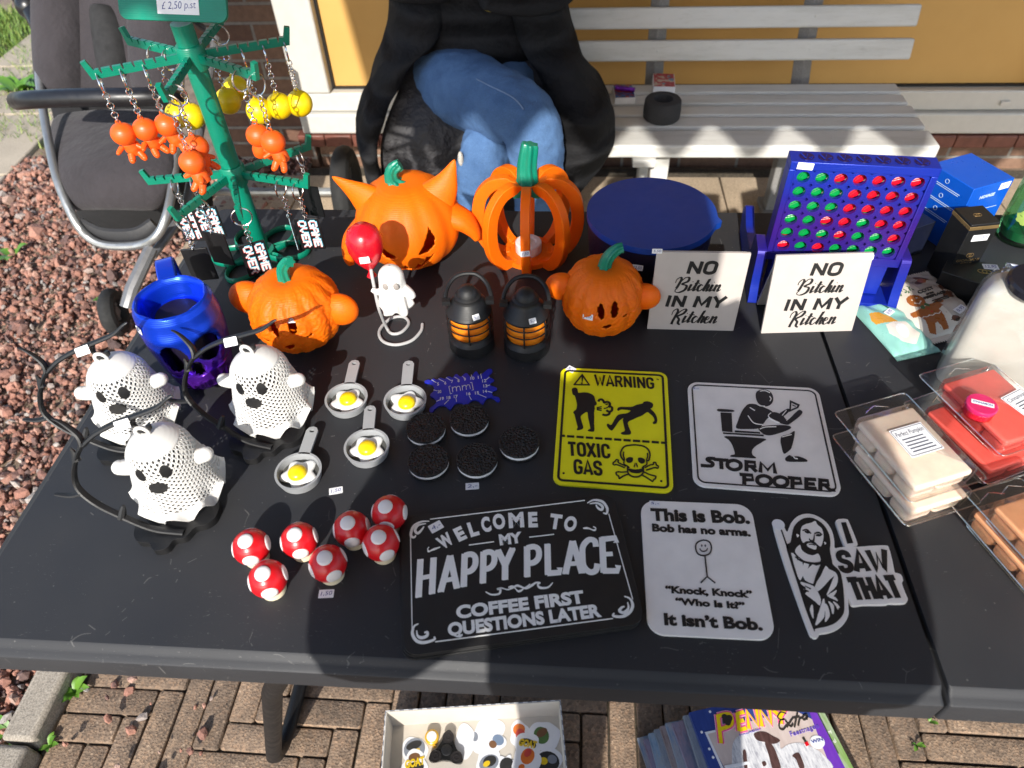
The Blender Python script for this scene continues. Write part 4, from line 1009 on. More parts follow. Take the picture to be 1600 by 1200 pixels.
# ---- open ribbed pumpkin
p = P(826, 398); cage = thing('pumpkin_lantern', 'open cage pumpkin of curved orange ribs with a tall green stalk', 'pumpkin lantern', tuple(p)); cage.scale = (1.1, 1.1, 1.0)
for i in range(8):
    a = rad(-90+45*i); k = MB()
    prof = catmull([(.006, .106, 0), (.022, .119, 0), (.042, .117, 0), (.058, .098, 0), (.0635, .066, 0), (.060, .036, 0), (.049, .014, 0), (.034, .004, 0), (.024, .004, 0)], 6)
    pts = [Vector((q.x*math.cos(a), q.x*math.sin(a), q.y)) for q in prof]
    # rectangular section by hand: radial depth and tangential width
    vs = []; fs = []; tg = Vector((-math.sin(a), math.cos(a), 0)); m = len(pts)
    for j, q in enumerate(pts):
        tt = (pts[min(j+1, m-1)]-pts[max(j-1, 0)]).normalized(); nr = tt.cross(tg).normalized()
        wid = .0056; dep = .008 if 6 < j < m-6 else .006
        for sx, sy in ((-1, -1), (1, -1), (1, 1), (-1, 1)): vs.append(q+tg*(wid*sx)+nr*(dep*sy))
    for j in range(m-1):
        for c in range(4): fs.append((4*j+c, 4*j+(c+1) % 4, 4*j+4+(c+1) % 4, 4*j+4+c))
    fs += [(3, 2, 1, 0), (4*m-4, 4*m-3, 4*m-2, 4*m-1)]
    k.add(vs, fs); k.build('rib', ORANGE, cage, smooth=30, bevel=.0015)
k = MB(); k.lathe([(.021, .0), (.034, .0), (.034, .008), (.021, .008), (.021, 0)], 40); k.cyl((0, 0, .001), (0, 0, .0075), .022)
k.build('base', ORANGE, cage)
fluted_stem([(0, 0, .112), (0, 0, .124), (.0, .002, .142), (.003, .004, .166), (.004, .005, .172)], .0125, .009, .011, 6, .5).build('stem', GREENP, cage, smooth=60)
sticker_at(cage, '7,50', 0, 0, (.0, -.0725, .060), (0, -1, .15), .012, .008, .15)
tea = thing('tealight', 'white electric tealight standing inside the open cage pumpkin', 'tealight', (p.x, p.y, T+.0077))
b = MB(); b.lathe([(.0185, 0), (.019, .001), (.019, .015), (.0175, .0165), (.012, .0165), (.010, .0145), (.0, .0145)], 36); b.build('body', WHITEP, tea)
b = MB(); b.lathe([(.0035, .0145), (.0042, .018), (.002, .023), (0, .026)], 14); b.build('flame_tip', plastic('flame_plastic', (.75, .65, .45), .4), tea)

# ---- ghost holding a balloon
bg_root = P(612, 518); bal = thing('balloon_ghost', 'small white ghost figure holding a red balloon on a coiled grey wire stand', 'figurine', tuple(bg_root))
wire = [P(300+x/4, 460+y/4, T+.0022) for x, y in ((1440, 185), (1430, 230), (1370, 290), (1270, 315), (1190, 290), (1172, 225), (1240, 152), (1320, 140), (1355, 180), (1310, 235), (1250, 245))]
up_ = [P(300+1215/4, 460+205/4, T+.006), PY(592, 482, .665), PY(584, 445, .672), PY(579, 418, .677)]
pts = catmull(off_(wire+up_, bg_root), 6); k = MB(); k.tube(pts, .0021, 8); k.build('wire_stand', plastic('grey_wire', (.42, .42, .42), .35), bal)
bc = PY(571, 386, .682)-bg_root; k = MB(); k.lathe([(.0, .031), (.010, .029), (.018, .022), (.0215, .010), (.021, -.002), (.016, -.016), (.008, -.027), (.003, -.033), (.0028, -.036), (.006, -.042), (.0, -.042)], 36, bc)
REDB = plastic('red_balloon', (.62, .006, .018), .25, var=.05, coat=.3); k.build('balloon', REDB, bal, smooth=80)
sticker_at(bal, '5,50', 0, 0, bc+Vector((.003, -.0213, -.003)), (.1, -1, .2), .012, .008, .08)
gc = PY(620, 478, .672)-bg_root
def cloth_ghost(parent, c, R, H, name='ghost'):
    k = MB(); vs = []; fs = []; na, nz = 72, 26
    for i in range(nz):
        t = i/(nz-1)
        for j in range(na):
            a = 2*math.pi*j/na
            if t < .35: s = t/.35; r = R*math.sin(s*math.pi/2)*.9; z = H*(1-.27*(1-math.cos(s*math.pi/2)))
            else:
                s = (t-.35)/.65; fold = .10*s*math.cos(9*a+.5)+.05*s*math.cos(5*a); r = R*(.9+.28*s**1.5)*(1+fold); z = H*.73*(1-s)+H*.07*s*math.cos(5*a+1)+H*.04*s*math.cos(9*a)
            vs.append((c[0]+r*math.cos(a), c[1]+r*math.sin(a)*.92, c[2]+z))
    for i in range(nz-1):
        for j in range(na): fs.append((i*na+j, (i+1)*na+j, (i+1)*na+(j+1) % na, i*na+(j+1) % na))
    k.add(vs, fs)
    k.tube(catmull([Vector(c)+Vector((R*.8, -R*.2, H*.46)), Vector(c)+Vector((R*1.2, -R*.35, H*.40)), Vector(c)+Vector((R*1.38, -R*.4, H*.33))], 4), [.0065, .0048, .003], 12)
    g_ = k.build(name, WHITEP, parent, smooth=80, mods=(('SOLIDIFY', dict(thickness=.0015, offset=-1)),))
    for s_ in (-1, 1):
        e = MB(); e.sphere(Vector(c)+Vector((s_*R*.37+.0015, -R*.80, H*.67)), (.0036, .002, .0048), 14, 10); e.build('eye', plastic('eye_grey', (.28, .25, .23), .6), g_)
    return g_
cloth_ghost(bal, gc, .0175, .062)
k = MB(); ap = PY(588, 436, .672)-bg_root; k.tube(catmull([gc+Vector((-.012, -.004, .027)), gc+Vector((-.019, -.006, .027)), gc+Vector((-.0255, -.005, .030))], 4), [.006, .0042, .0028], 10); k.build('arm', WHITEP, bal, smooth=80)

# ---- black lanterns
LORANGE = glowy('lantern_orange', (.95, .27, .012), (1, .3, .0), .5, .4)
def lantern(label, px, py, rz):
    p = P(px, py); t = thing('lantern', label, 'lantern', tuple(p), rz, 'small black lanterns on the table'); t.scale = (1.1, 1.1, 1.06)
    b = MB(); b.lathe([(.025, 0), (.0265, .002), (.0262, .016), (.024, .0185), (.0225, .022), (.0, .022)], 48); b.build('base', BLACKP, t)
    g = MB(); g.lathe([(.0195, .020), (.0222, .024), (.0222, .051), (.0195, .055)], 48); g.build('glass', LORANGE, t, smooth=60)
    c = MB()
    for i in range(6): a = rad(60*i-90); d = Vector((math.cos(a), math.sin(a), 0)); c.tube(catmull([d*.0215+Vector((0, 0, .020)), d*.0255+Vector((0, 0, .026)), d*.0258+Vector((0, 0, .049)), d*.0215+Vector((0, 0, .055))], 4), .0010, 6)
    for z in (.027, .0375, .048): c.torus((0, 0, z), .0258, .0009, None, 48, 6)
    c.build('wire_guard', BLACKP, t)
    r = MB(); r.lathe([(.0195, .053), (.0255, .0545), (.0258, .057), (.0235, .060), (.020, .067), (.0165, .071), (.0150, .0735), (.0148, .077), (.012, .079), (.011, .083), (.008, .087), (.004, .089), (0, .0895)], 48); r.build('roof', BLACKP, t)
    h = MB(); q = catmull([(-.0240, 0, .064), (-.0255, .008, .069), (-.0215, .020, .077), (-.011, .028, .083), (.007, .029, .084), (.019, .022, .078), (.025, .009, .070), (.0240, 0, .064)], 6); h.tube(q, .0026, 8)
    for s_ in (-1, 1): h.box((s_*.024, 0, .068), (.009, .007, .006))
    h.build('handle', BLACKP, t)
    sticker_at(t, '5,-', 0, 0, (.009, -.0215, .0625), (.35, -.75, .55), .008, .0065, 0)
    return t
lantern('small black lantern with ribbed orange glass on the left, nearer the balloon ghost', 738, 538, rad(4))
lantern('small black lantern with speckled orange glass below the cage pumpkin', 823, 543, rad(-2))

# ---- skull mug
SK = NT('silk_blue_purple'); sx = SK.n('ShaderNodeSeparateXYZ'); SK.l(SK.coord(), sx.inputs[0])
mr = SK.n('ShaderNodeMapRange', i_1=0.025, i_2=.095, i_3=0.0, i_4=1.0); SK.l(sx.outputs[2], mr.inputs[0])
SK.base(SK.ramp(mr.outputs[0], [(0.0, (.11, .016, .38)), (.35, (.085, .018, .42)), (.7, (.010, .042, .56)), (1, (.006, .055, .64))])); SK.set(Roughness=.27, Metallic=.6)
ww = SK.n('ShaderNodeTexWave', bands_direction='Z', i_Scale=150, i_Distortion=.1); SK.l(SK.coord(), ww.inputs['Vector']); SK.bump(ww.outputs['Fac'], .2, .0004); SK = SK.m
q_ = P(267, 468, T+.118); p = Vector((q_.x, q_.y, T)); mug = thing('skull_mug', 'shiny blue and purple skull shaped mug with an open top', 'mug', tuple(p))
FA = rad(-62)
def skull_r(a, z):
    d = ((a-FA+math.pi) % (2*math.pi))-math.pi
    r = np.interp(z, [0, .012, .03, .05, .075, .1, .122, .130], [.040, .047, .051, .056, .0600, .0605, .0575, .0535])
    front = math.exp(-(d/.75)**2)
    if z < .04: r += .006*front*min(1, z/.01)
    if z < .03: r += .0015*math.sin(d*26)*front*(1 if .006 < z < .026 else 0)
    for s_ in (-1, 1):
        q = ((d-s_*.46)/.33)**2+((z-.074-.002*s_)/.0195)**2
        r -= .006/(1+math.exp(min(60, (q-1)*5)))
        q = ((d-s_*.44)/.42)**2+((z-.100)/.008)**2; r += .004*math.exp(-q)
        q = ((d-s_*.62)/.22)**2+((z-.046)/.009)**2; r += .006*math.exp(-q)
    q = (d/(.13*(1+max(0, .058-z)*18)))**2+((z-.048)/.011)**2; r -= .012/(1+math.exp(min(60, (q-1)*8)))
    return r
KR, KZ = .77, .93
na, nz = 160, 110; vs = []; fs = []
for i in range(nz+1):
    z = .130*i/nz
    for k in range(na): a = 2*math.pi*k/na; r = skull_r(a, z)*KR; vs.append((r*math.cos(a), r*math.sin(a), z*KZ))
prof_in = [(.0505, .1315), (.0475, .130), (.046, .12), (.042, .104), (.0, .1035)]
for r, z in prof_in[:-1]:
    for k in range(na): a = 2*math.pi*k/na; f8 = 1+.018*math.cos(8*a)*(1 if z > .125 else .3); vs.append((r*f8*math.cos(a)*KR, r*f8*math.sin(a)*KR, z*KZ))
rows = nz+1+len(prof_in)-1
for i in range(rows-1):
    for k in range(na): fs.append((i*na+k, i*na+(k+1) % na, (i+1)*na+(k+1) % na, (i+1)*na+k))
fs.append(tuple(range((rows-1)*na, rows*na))); fs.append(tuple(range(na-1, -1, -1)))
def open_socket(i, k):
    z = .130*(i+.5)/nz; a = 2*math.pi*(k+.5)/na; d = ((a-FA+math.pi) % (2*math.pi))-math.pi
    return i < nz and (any(((d-s_*.46)/.36)**2+((z-.072-.002*s_)/.0200)**2 < 1 for s_ in (-1, 1)) or (d/(.15*(1+max(0, .056-z)*18)))**2+((z-.046)/.0105)**2 < .8)
fs = [f for q, f in enumerate(fs) if not (q < nz*na and open_socket(q//na, q % na))]
b = MB(); b.add(vs, fs); b.build('cup', SK, mug, smooth=60)
b = MB(); b.lathe([(.024, .004), (.0265, .03), (.0265, .095), (.024, .1)], 40); b.build('socket_shade_core', plastic('core_shade', (.006, .003, .016), .5), mug)  # added core, coloured dark for the shade inside the open sockets
ha = rad(118); d = Vector((math.cos(ha), math.sin(ha), 0))
b = MB(); q = catmull([d*.050+Vector((0, 0, .121)), d*.082+Vector((0, 0, .1245)), d*.112+Vector((0, 0, .122)), d*.122+Vector((0, 0, .107)), d*.118+Vector((0, 0, .06)), d*.092+Vector((0, 0, .042)), d*.05+Vector((0, 0, .04))], 6)
tg = Vector((-d.y, d.x, 0)); vs = []; fs = []; m = len(q)
for j, pt in enumerate(q):
    tt = (q[min(j+1, m-1)]-q[max(j-1, 0)]).normalized(); nr = tt.cross(tg)
    for sx_, sy_ in ((-1, -1), (1, -1), (1, 1), (-1, 1)): v_ = pt+tg*(.014*sx_)+nr*(.005*sy_); vs.append((v_.x*KR, v_.y*KR, v_.z*KZ))
for j in range(m-1):
    for c in range(4): fs.append((4*j+c, 4*j+(c+1) % 4, 4*j+4+(c+1) % 4, 4*j+4+c))
fs += [(3, 2, 1, 0), (4*m-4, 4*m-3, 4*m-2, 4*m-1)]
b.add(vs, fs); b.build('handle', SK, mug, bevel=.002)
sticker_at(mug, '5,-', 0, 0, (-.0268, -.0370, .104), (-.55, -.75, .1), .010, .009, -.1)

# ---- branch stands with hanging lattice ghosts
gs = Vector(P(275, 822)); BR0 = (gs.x, gs.y, T); YB_ = .400
def bp_(px, py):
    d = ray(px, py)                 # leaning plane Y = .365 + .51 (z - .752)
    k_ = (.365+.51*(CP[2]-.752))/(d[1]-.51*d[2]); return Vector(CP+d*k_)-Vector(BR0)
stand = thing('branch_stand', 'black branch shaped stand on a dark base plate, nearest of the three ghost stands', 'stand', BR0, 0, 'black branch stands for the hanging ghosts')
main = catmull([bp_(287, 832), bp_(240, 826), bp_(190, 806), bp_(150, 786), bp_(122, 762), bp_(116, 735), bp_(122, 708), bp_(131, 690)], 6)
b = MB(); b.tube(main, lerp_list([.0034, .0036, .0037, .0038, .0040, .0043, .0048], len(main)), 8, sx=.55, sy=1.0, up=(0, 1, 0), fixed=True)
b.tube(catmull([bp_(131, 694), bp_(150, 677), bp_(180, 661), bp_(215, 648), bp_(245, 636), bp_(262, 622), bp_(269, 618)], 6), lerp_list([.0048, .0040, .0040, .0038, .0034, .0026, .0012], 37), 8, sx=.62, up=(0, 1, 0), fixed=True)
b.tube(catmull([bp_(130, 696), bp_(122, 680), bp_(108, 668), bp_(92, 658), bp_(80, 654)], 6), lerp_list([.0048, .0038, .0030, .0020, .0010], 25), 8, sx=.62, up=(0, 1, 0), fixed=True)
b.tube(catmull([bp_(128, 770), bp_(110, 774), bp_(86, 772)], 6), lerp_list([.0044, .0034, .0018], 13), 8, sx=.62, up=(0, 1, 0), fixed=True)
b.tube([bp_(190, 810), bp_(192, 797), bp_(193, 790)], lerp_list([.0045, .0036, .002], 3), 8); b.tube([bp_(120, 720), bp_(116, 708), bp_(110, 700)], lerp_list([.0045, .0030, .0012], 3), 8)
b.build('branch', BLACKP, stand, smooth=28)
hook = MB(); hk = bp_(222, 668)
hook.tube(catmull([bp_(208, 654), bp_(206, 668)+Vector((0, .004, 0)), bp_(218, 678)+Vector((0, .004, 0)), bp_(232, 672)+Vector((0, 0.002, 0)), bp_(231, 664)], 5), .0026, 8); hook.build('hook', BLACKP, stand, smooth=60)
pl = MB(); outl = [(-.036, -.012), (-.036, .012), (-.028, .026), (-.010, .031), (.010, .030), (.028, .034), (.040, .026), (.043, .008), (.036, -.002), (.026, -.006), (.020, -.018), (.010, -.021), (.006, -.031), (-.006, -.034), (-.014, -.026), (-.028, -.024)]
pl.prism([(q.x, q.y) for q in catmull([(x, y, 0) for x, y in outl], 4, True)], 0, .009); pl.build('base_plate', BLACKP, stand, smooth=40, bevel=.0012)
st_ = bp_(196, 656); price_m = None
sticker_at(stand, '7,50', 0, 0, st_+Vector((0, -.0062, 0)), (0, -.75, .62), .0155, .0095, .32)
# ghost
GH = Vector((-.396, .415, .7580))
def ghost_S(a, t, Rr=.0358, H=.086):
    """bell surface, t 0 at the crown to 1 at the hem"""
    if t < .34: s = t/.34; r = Rr*.88*math.sin(s*math.pi/2)**.92; z = H*(1-.34*(1-math.cos(s*math.pi/2)))
    else:
        s = (t-.34)/.66; r = Rr*(.88+.12*math.sin(min(1, s*1.6)*math.pi/2)+.25*s**1.8); z = H*.66*(1-s)
        w = max(0, (s-.5)/.5); r *= 1+.10*w*math.cos(9*a); z += .0105*w*w*math.cos(9*a)
    return Vector((r*math.cos(a), r*math.sin(a), z))
ghost = thing('hanging_ghost', 'white lattice ghost hanging from the nearest branch stand', 'ghost decoration', tuple(GH), 0, 'white lattice ghosts hanging from branch stands')
k = MB(); na = 72; rows = [i/20*.185 for i in range(21)]
vs = [ghost_S(2*math.pi*j/na, max(t_, .0001)) for t_ in rows for j in range(na)]; fs = [(i*na+j, (i+1)*na+j, (i+1)*na+(j+1) % na, i*na+(j+1) % na) for i in range(20) for j in range(na)]; k.add(vs, fs)
rows = [.865+.135*i/8 for i in range(9)]
vs = [ghost_S(2*math.pi*j/na, t_) for t_ in rows for j in range(na)]; fs = [(i*na+j, (i+1)*na+j, (i+1)*na+(j+1) % na, i*na+(j+1) % na) for i in range(8) for j in range(na)]; k.add(vs, fs)
NA, NR = 31, 13; t0, t1 = .175, .885; dt = (t1-t0)/NR; da = 2*math.pi/NA
for i in range(-1, 2*NR):
    for j in range(NA):
        ac = (j+(.5 if i % 2 else 0))*da; tc = t0+(i+1)*dt/2
        o4 = [(0, -dt/2), (da/2, 0), (0, dt/2), (-da/2, 0)]; cl = lambda x: min(max(x, t0), t1)
        vs = [ghost_S(ac+x, cl(tc+y)) for x, y in o4]+[ghost_S(ac+x*.62, cl(tc+y*.62)) for x, y in o4]
        k.add(vs, [(q, (q+1) % 4, 4+(q+1) % 4, 4+q) for q in range(4)])
gb = k.build('body', WHITEP, ghost, smooth=60, mods=(('SOLIDIFY', dict(thickness=.0017, offset=0)),))
for s_, az in ((-1, rad(-160)), (1, rad(8))):
    k = MB(); d = Vector((math.cos(az), math.sin(az), 0)); k.tube(catmull([d*.030+Vector((0, 0, .047)), d*.038+Vector((0, 0, .049)), d*.043+Vector((0, 0, .051)), d*.0455+Vector((0, 0, .053))], 4), lerp_list([.0085, .008, .0074, .004], 13), 16); k.sphere(d*.042+Vector((0, 0, .0505)), .0076, 18, 12); k.build('arm', WHITEP, ghost, smooth=80)
def face_disc(az, t_, ra, rt, nm):
    k = MB(); N = 20
    vs = [ghost_S(az, t_)*1.0+Vector((math.cos(az)*.0016, math.sin(az)*.0016, 0))]+[ghost_S(az+ra*math.cos(2*math.pi*q/N), t_+rt*math.sin(2*math.pi*q/N))+Vector((math.cos(az)*.0013, math.sin(az)*.0013, 0.0003)) for q in range(N)]
    vs += [ghost_S(az+ra*1.02*math.cos(2*math.pi*q/N), t_+rt*1.02*math.sin(2*math.pi*q/N)) for q in range(N)]
    fs = [(0, 1+(q+1) % N, 1+q) for q in range(N)]+[(1+q, 1+(q+1) % N, 1+N+(q+1) % N, 1+N+q) for q in range(N)]
    k.add(vs, fs); k.build(nm, BLACKP, ghost, smooth=40)
FZ = rad(-78)
face_disc(FZ-.40, .31, .17, .060, 'eye'); face_disc(FZ+.38, .30, .17, .060, 'eye'); face_disc(FZ-.02, .47, .27, .075, 'mouth')
k = MB(); k.torus((-.006, 0, .0895), .0065, .002, Quaternion((1, 0, 0), rad(90)) , 20, 8, 1.0); k.build('loop', WHITEP, ghost, smooth=80)
# copies: stand and ghost of the other two
for (px, py, gpx, gpy, lab1, lab2, dz) in ((415, 690, None, None, 'black branch shaped stand beside the left knobbed pumpkin', 'white lattice ghost hanging in front of the left knobbed pumpkin', rad(-9)),
                                 (212, 700, None, None, 'black branch shaped stand at the left table edge, behind the nearest ghost stand', 'white lattice ghost farthest left, hanging at the table edge below the skull mug', rad(2))):
    n_ = P(px, py); c1 = copy_tree(stand); c1.location = (n_.x, n_.y, T); c1.rotation_euler = (0, 0, dz); tag(c1, lab1)
    c2 = copy_tree(ghost); dlt = Matrix.Rotation(dz, 3, 'Z') @ (GH-Vector(BR0)); c2.location = Vector((n_.x, n_.y, T))+dlt; c2.rotation_euler = (0, 0, dz*1.3); tag(c2, lab2)

# ---- key ring stand
KS = Vector((-.449, .845, T)); ks = thing('keyring_stand', 'tall green keyring stand with two tiers of notched arms on the table', 'display stand', tuple(KS))
k = MB(); k.lathe([(.0125, 0), (.0125, .33), (.0, .33)], 24); k.build('pole', GREENP, ks)
for z in (.138, .294):
    k = MB(); k.lathe([(.0, z-.016), (.0155, z-.016), (.0165, z-.012), (.0165, z+.010), (.0155, z+.012), (.0, z+.012)], 30); k.build('hub', GREENP, ks)
k = MB()
for i in range(6):
    a = rad(60*i+10); c = Vector((math.cos(a)*.040, math.sin(a)*.040, .005)); q = []
    for j in range(24):
        b_ = 2*math.pi*j/24; q.append(c+Vector((.031*math.cos(b_)*math.cos(a)-.021*math.sin(b_)*math.sin(a), .031*math.cos(b_)*math.sin(a)+.021*math.sin(b_)*math.cos(a), 0)))
    k.tube(q, [(.0022, .005)]*24, 8, closed=True, up=(0, 0, 1), fixed=True)
k.cyl((0, 0, 0), (0, 0, .012), .02); k.build('base', GREENP, ks, smooth=40)
k = MB(); plate_c = Vector((0.0, -.004, .352)); Mp = Matrix.Translation(plate_c) @ Matrix.Rotation(rad(-7), 4, 'Z') @ Matrix.Rotation(rad(62), 4, 'X')
GDARK = plastic('dark_green_print', (.0, .10, .065), .45, layers=.2)
k.prism(rrect(.135, .06, .010, 5, (0, .012)), -.002, .002, Mp); k.build('sign_plate', GREENP, ks, bevel=.0008)
k = MB(); k.prism(rrect(.052, .030, .0005, 2, (.008, .004)), .002, .0025, Mp); lab_ = k.build('price_card', PAPER, ks)
k = MB(); k.flat_text('£ 2,50 p.st', (-.012, -.0062), (.030, -.004), .008, .0024, .0027, bold=-.012, shear=.2, M=Mp); k.build('handwriting', INK, lab_)
def arm(ang, L, z, parent=ks):
    M = Matrix.Rotation(ang, 4, 'Z') @ Matrix.Translation((0, 0, z)) @ Matrix.Rotation(rad(90), 4, 'X')
    pts = [(.014, -.006), (L, -.006), (L+.005, .014), (L-.001, .0155), (L-.005, .004)]
    nn = 7
    for i in range(nn):
        x = L-.012-(L-.03)*i/nn; pts += [(x+.0014, .004), (x+.0004, -.0008), (x-.0012, -.0008), (x-.0012, .004)]
    pts.append((.014, .004)); b = MB(); b.prism(pts, -.0028, .0028, M); b.build('arm', GREENP, ks, smooth=0)
def slot(ang, L, z, i, nn=7):
    x = L-.012-(L-.03)*i/nn; return KS+Vector((math.cos(ang)*x, math.sin(ang)*x, z))
ZH, ZL = .294, .138
def ang_of(px, py, z):
    q = P(px, py, T+z+.008)-KS; return math.atan2(q.y, q.x), math.hypot(q.x, q.y)
hi = [ang_of(133, 105, ZH), ang_of(245, 150, ZH), ang_of(410, 110, ZH), ang_of(440, 52, ZH), ang_of(343, 18, ZH), ang_of(190, 50, ZH)]
lo = [ang_of(238, 272, ZL), ang_of(258, 340, ZL), ang_of(378, 372, ZL), ang_of(494, 281, ZL), ang_of(460, 226, ZL), ang_of(300, 225, ZL)]
LH = sum(x[1] for x in hi[:4])/4; LL = sum(x[1] for x in (lo[0], lo[1], lo[3]))/3
for a, _ in hi: arm(a, LH-.006, ZH)
for a, _ in lo: arm(a, LL-.006, ZL)
OFIG = plastic('orange_charm', (.80, .105, .008), .4, layers=.1); YFIG = plastic('yellow_charm', (.82, .60, .004), .35, layers=.1); BTAG = plastic('black_tag', (.008, .008, .009), .4, layers=.1)
def hang(label, at, ang, kind, spin=0.0, drop=1.0, lean=(0, 0)):
    cat = 'keyring'; grp = {'o': 'orange figure keyrings on the upper tier', 'y': 'yellow ball keyrings on the upper tier', 'g': 'black lettered keyrings on the lower tier'}[kind]
    t = thing('keyring', label, cat, tuple(at), 0, grp)
    q = Quaternion((0, 0, 1), ang) @ Quaternion((0, 1, 0), rad(90))
    r = MB(); r.torus((0, 0, -.0125), .0125, .0009, q, 28, 6); r.torus((0, .0012, -.0127), .0122, .0008, q, 28, 6); r.build('split_ring', METAL, t)
    c = MB(); n = 6; L = .0058*drop
    for i in range(n):
        qq = Quaternion((0, 0, 1), rad(90*(i % 2))+spin) @ Quaternion((1, 0, 0), rad(90)); c.torus((lean[0]*i/n, lean[1]*i/n, -.0275-L*i), .0036, .0007, qq, 12, 6, 1)
    c.build('chain', METAL, t)
    z = -.0275-L*(n-1)-.004; bx, by = lean; R = Matrix.Rotation(spin, 4, 'Z')
    if kind == 'o':
        h = MB(); h.torus((bx, by, z+.0005), .0028, .001, Quaternion((1, 0, 0), rad(90)), 14, 6); h.sphere((bx, by, z-.0145), (.0150, .0142, .0140), 24, 16); h.build('head', OFIG, t, smooth=80)
        b = MB(); Mx = Matrix.Translation((bx, by, z)) @ R
        for v in ([(0, 0, -.024), (.003, .002, -.033), (.006, .003, -.041)],):
            qv = catmull([Mx @ Vector(w) for w in v], 5); b.tube(qv, lerp_list([.0075, .0100, .0085], len(qv)), 16)
        for s_ in (-1, 1):
            b.tube(catmull([Mx @ Vector((.004+s_*.005, -.003, -.040)), Mx @ Vector((.005+s_*.007, -.008, -.045)), Mx @ Vector((.005+s_*.0075, -.012, -.0455))], 4), lerp_list([.0045, .0042, .0025], 9), 10)
            b.tube(catmull([Mx @ Vector((s_*.008, -.001, -.030)), Mx @ Vector((s_*.013, -.005, -.033)), Mx @ Vector((s_*.015, -.008, -.034))], 4), lerp_list([.0034, .003, .0018], 9), 10)
        b.build('figure_body', OFIG, t, smooth=80)
    elif kind == 'y':
        h = MB(); h.torus((bx, by, z+.0005), .0028, .001, Quaternion((1, 0, 0), rad(90)), 14, 6); h.sphere((bx, by, z-.0165), .0168, 28, 18); h.build('ball', YFIG, t, smooth=80)
    else:
        Mx = Matrix.Translation((bx, by, z)) @ R @ Matrix(((0, 1, 0, 0), (0, 0, -1, 0), (-1, 0, 0, 0), (0, 0, 0, 1)))
        # local x runs down, local y runs right, z towards the viewer
        b = MB(); b.prism(rrect(.051, .034, .001, 2, (.0225, 0)), -.0013, .0013, Mx); b.build('tag', BTAG, t, bevel=.0003)
        F5 = {'G': '01111 10000 10011 10001 01111', 'A': '01110 10001 11111 10001 10001', 'M': '10001 11011 10101 10001 10001', 'E': '11111 10000 11110 10000 11111', 'O': '01110 10001 10001 10001 01110', 'V': '10001 10001 10001 01010 00100', 'R': '11110 10001 11110 10010 10001'}
        cols = [plastic('cyan_print', (.12, .55, .75), .5), plastic('red_print', (.7, .09, .1), .5), WHITEP] if 'cyan_print' not in bpy.data.materials else [bpy.data.materials['cyan_print'], bpy.data.materials['red_print'], WHITEP]
        b = MB(); s_ = .00195
        for li_, word in enumerate(('GAME', 'OVER')):
            for ci, chh in enumerate(word):
                for ry, row in enumerate(F5[chh].split()):
                    for rx, bit in enumerate(row):
                        if bit == '1':
                            x = .001+(ci*5.75+rx)*s_; y = (.0128-li_*.0150)-ry*s_*1.15
                            for mi, (dx, dy, hh) in enumerate(((-.0008, .0006, .0016), (.0008, -.0006, .0018), (0, 0, .0020))):
                                b.mi = mi; b.box((x+dx, y+dy, (.0012+hh)/2), (s_*1.02, s_*1.18, hh-.0012), Mx)
        b.build('lettering', cols, t, smooth=0)
    return t
A = [x[0] for x in hi]; B_ = [x[0] for x in lo]
hang('orange figure keyring at the outer end of the upper left arm', slot(A[0], LH, ZH, 0), A[0], 'o', .5)
hang('orange figure keyring second from the tip of the upper left arm', slot(A[0], LH, ZH, 2), A[0], 'o', .9)
hang('orange figure keyring nearest the pole on the upper left arm', slot(A[0], LH, ZH, 4), A[0], 'o', .2)
hang('orange figure keyring at the tip of the upper arm that points at the viewer', slot(A[1], LH, ZH, 0), A[1], 'o', -.5, 1.2)
hang('orange figure keyring in the middle of the upper arm that points at the viewer', slot(A[1], LH, ZH, 2), A[1], 'o', 1.2, 1.0)
hang('orange figure keyring at the tip of the upper right arm', slot(A[2], LH, ZH, 0), A[2], 'o', -.3, 1.25)
hang('orange figure keyring inside the one at the tip of the upper right arm', slot(A[2], LH, ZH, 2), A[2], 'o', 2.2, 1.2)
hang('yellow ball keyring at the far tip of the upper right rear arm', slot(A[3], LH, ZH, 0), A[3], 'y', 0, 1.1)
hang('yellow ball keyring in the middle of the upper right rear arm', slot(A[3], LH, ZH, 2), A[3], 'y', .7, 1.05)
hang('yellow ball keyring nearest the pole on the upper right rear arm', slot(A[3], LH, ZH, 4), A[3], 'y', .3, 1.1)
hang('yellow ball keyring at the tip of the upper rear arm behind the pole', slot(A[4], LH, ZH, 1), A[4], 'y', .3, 1.2)
hang('yellow ball keyring close to the pole on the upper rear arm', slot(A[4], LH, ZH, 4), A[4], 'y', .3, 1.2)
hang('yellow ball keyring in the middle of the upper left rear arm', slot(A[5], LH, ZH, 3), A[5], 'y', .3, 1.4)
hang('yellow ball keyring near the pole on the upper left rear arm', slot(A[5], LH, ZH, 5), A[5], 'y', .3, 1.3)
hang('lettered black keyring nearest the tip of the lower right arm', slot(B_[3], LL, ZL, 1), B_[3], 'g', .05, .95)
hang('lettered black keyring turned edge on inside the one on the lower right arm', slot(B_[3], LL, ZL, 3), B_[3], 'g', -1.15, 1.0)
hang('lettered black keyring on the lower right rear arm', slot(B_[4], LL, ZL, 1), B_[4], 'g', 2.9, 1.0)
hang('lettered black keyring near the tip of the lower left arm', slot(B_[0], LL, ZL, 2), B_[0], 'g', .15, .75)
hang('lettered black keyring near the pole on the lower left arm', slot(B_[0], LL, ZL, 4), B_[0], 'g', .3, .7)
hang('lettered black keyring at the tip of the lower front left arm, turned back to front', slot(B_[1], LL, ZL, 0), B_[1], 'g', 3.3, .8)
hang('lettered black keyring in the middle of the lower front left arm, turned back to front', slot(B_[1], LL, ZL, 3), B_[1], 'g', 2.9, .8)
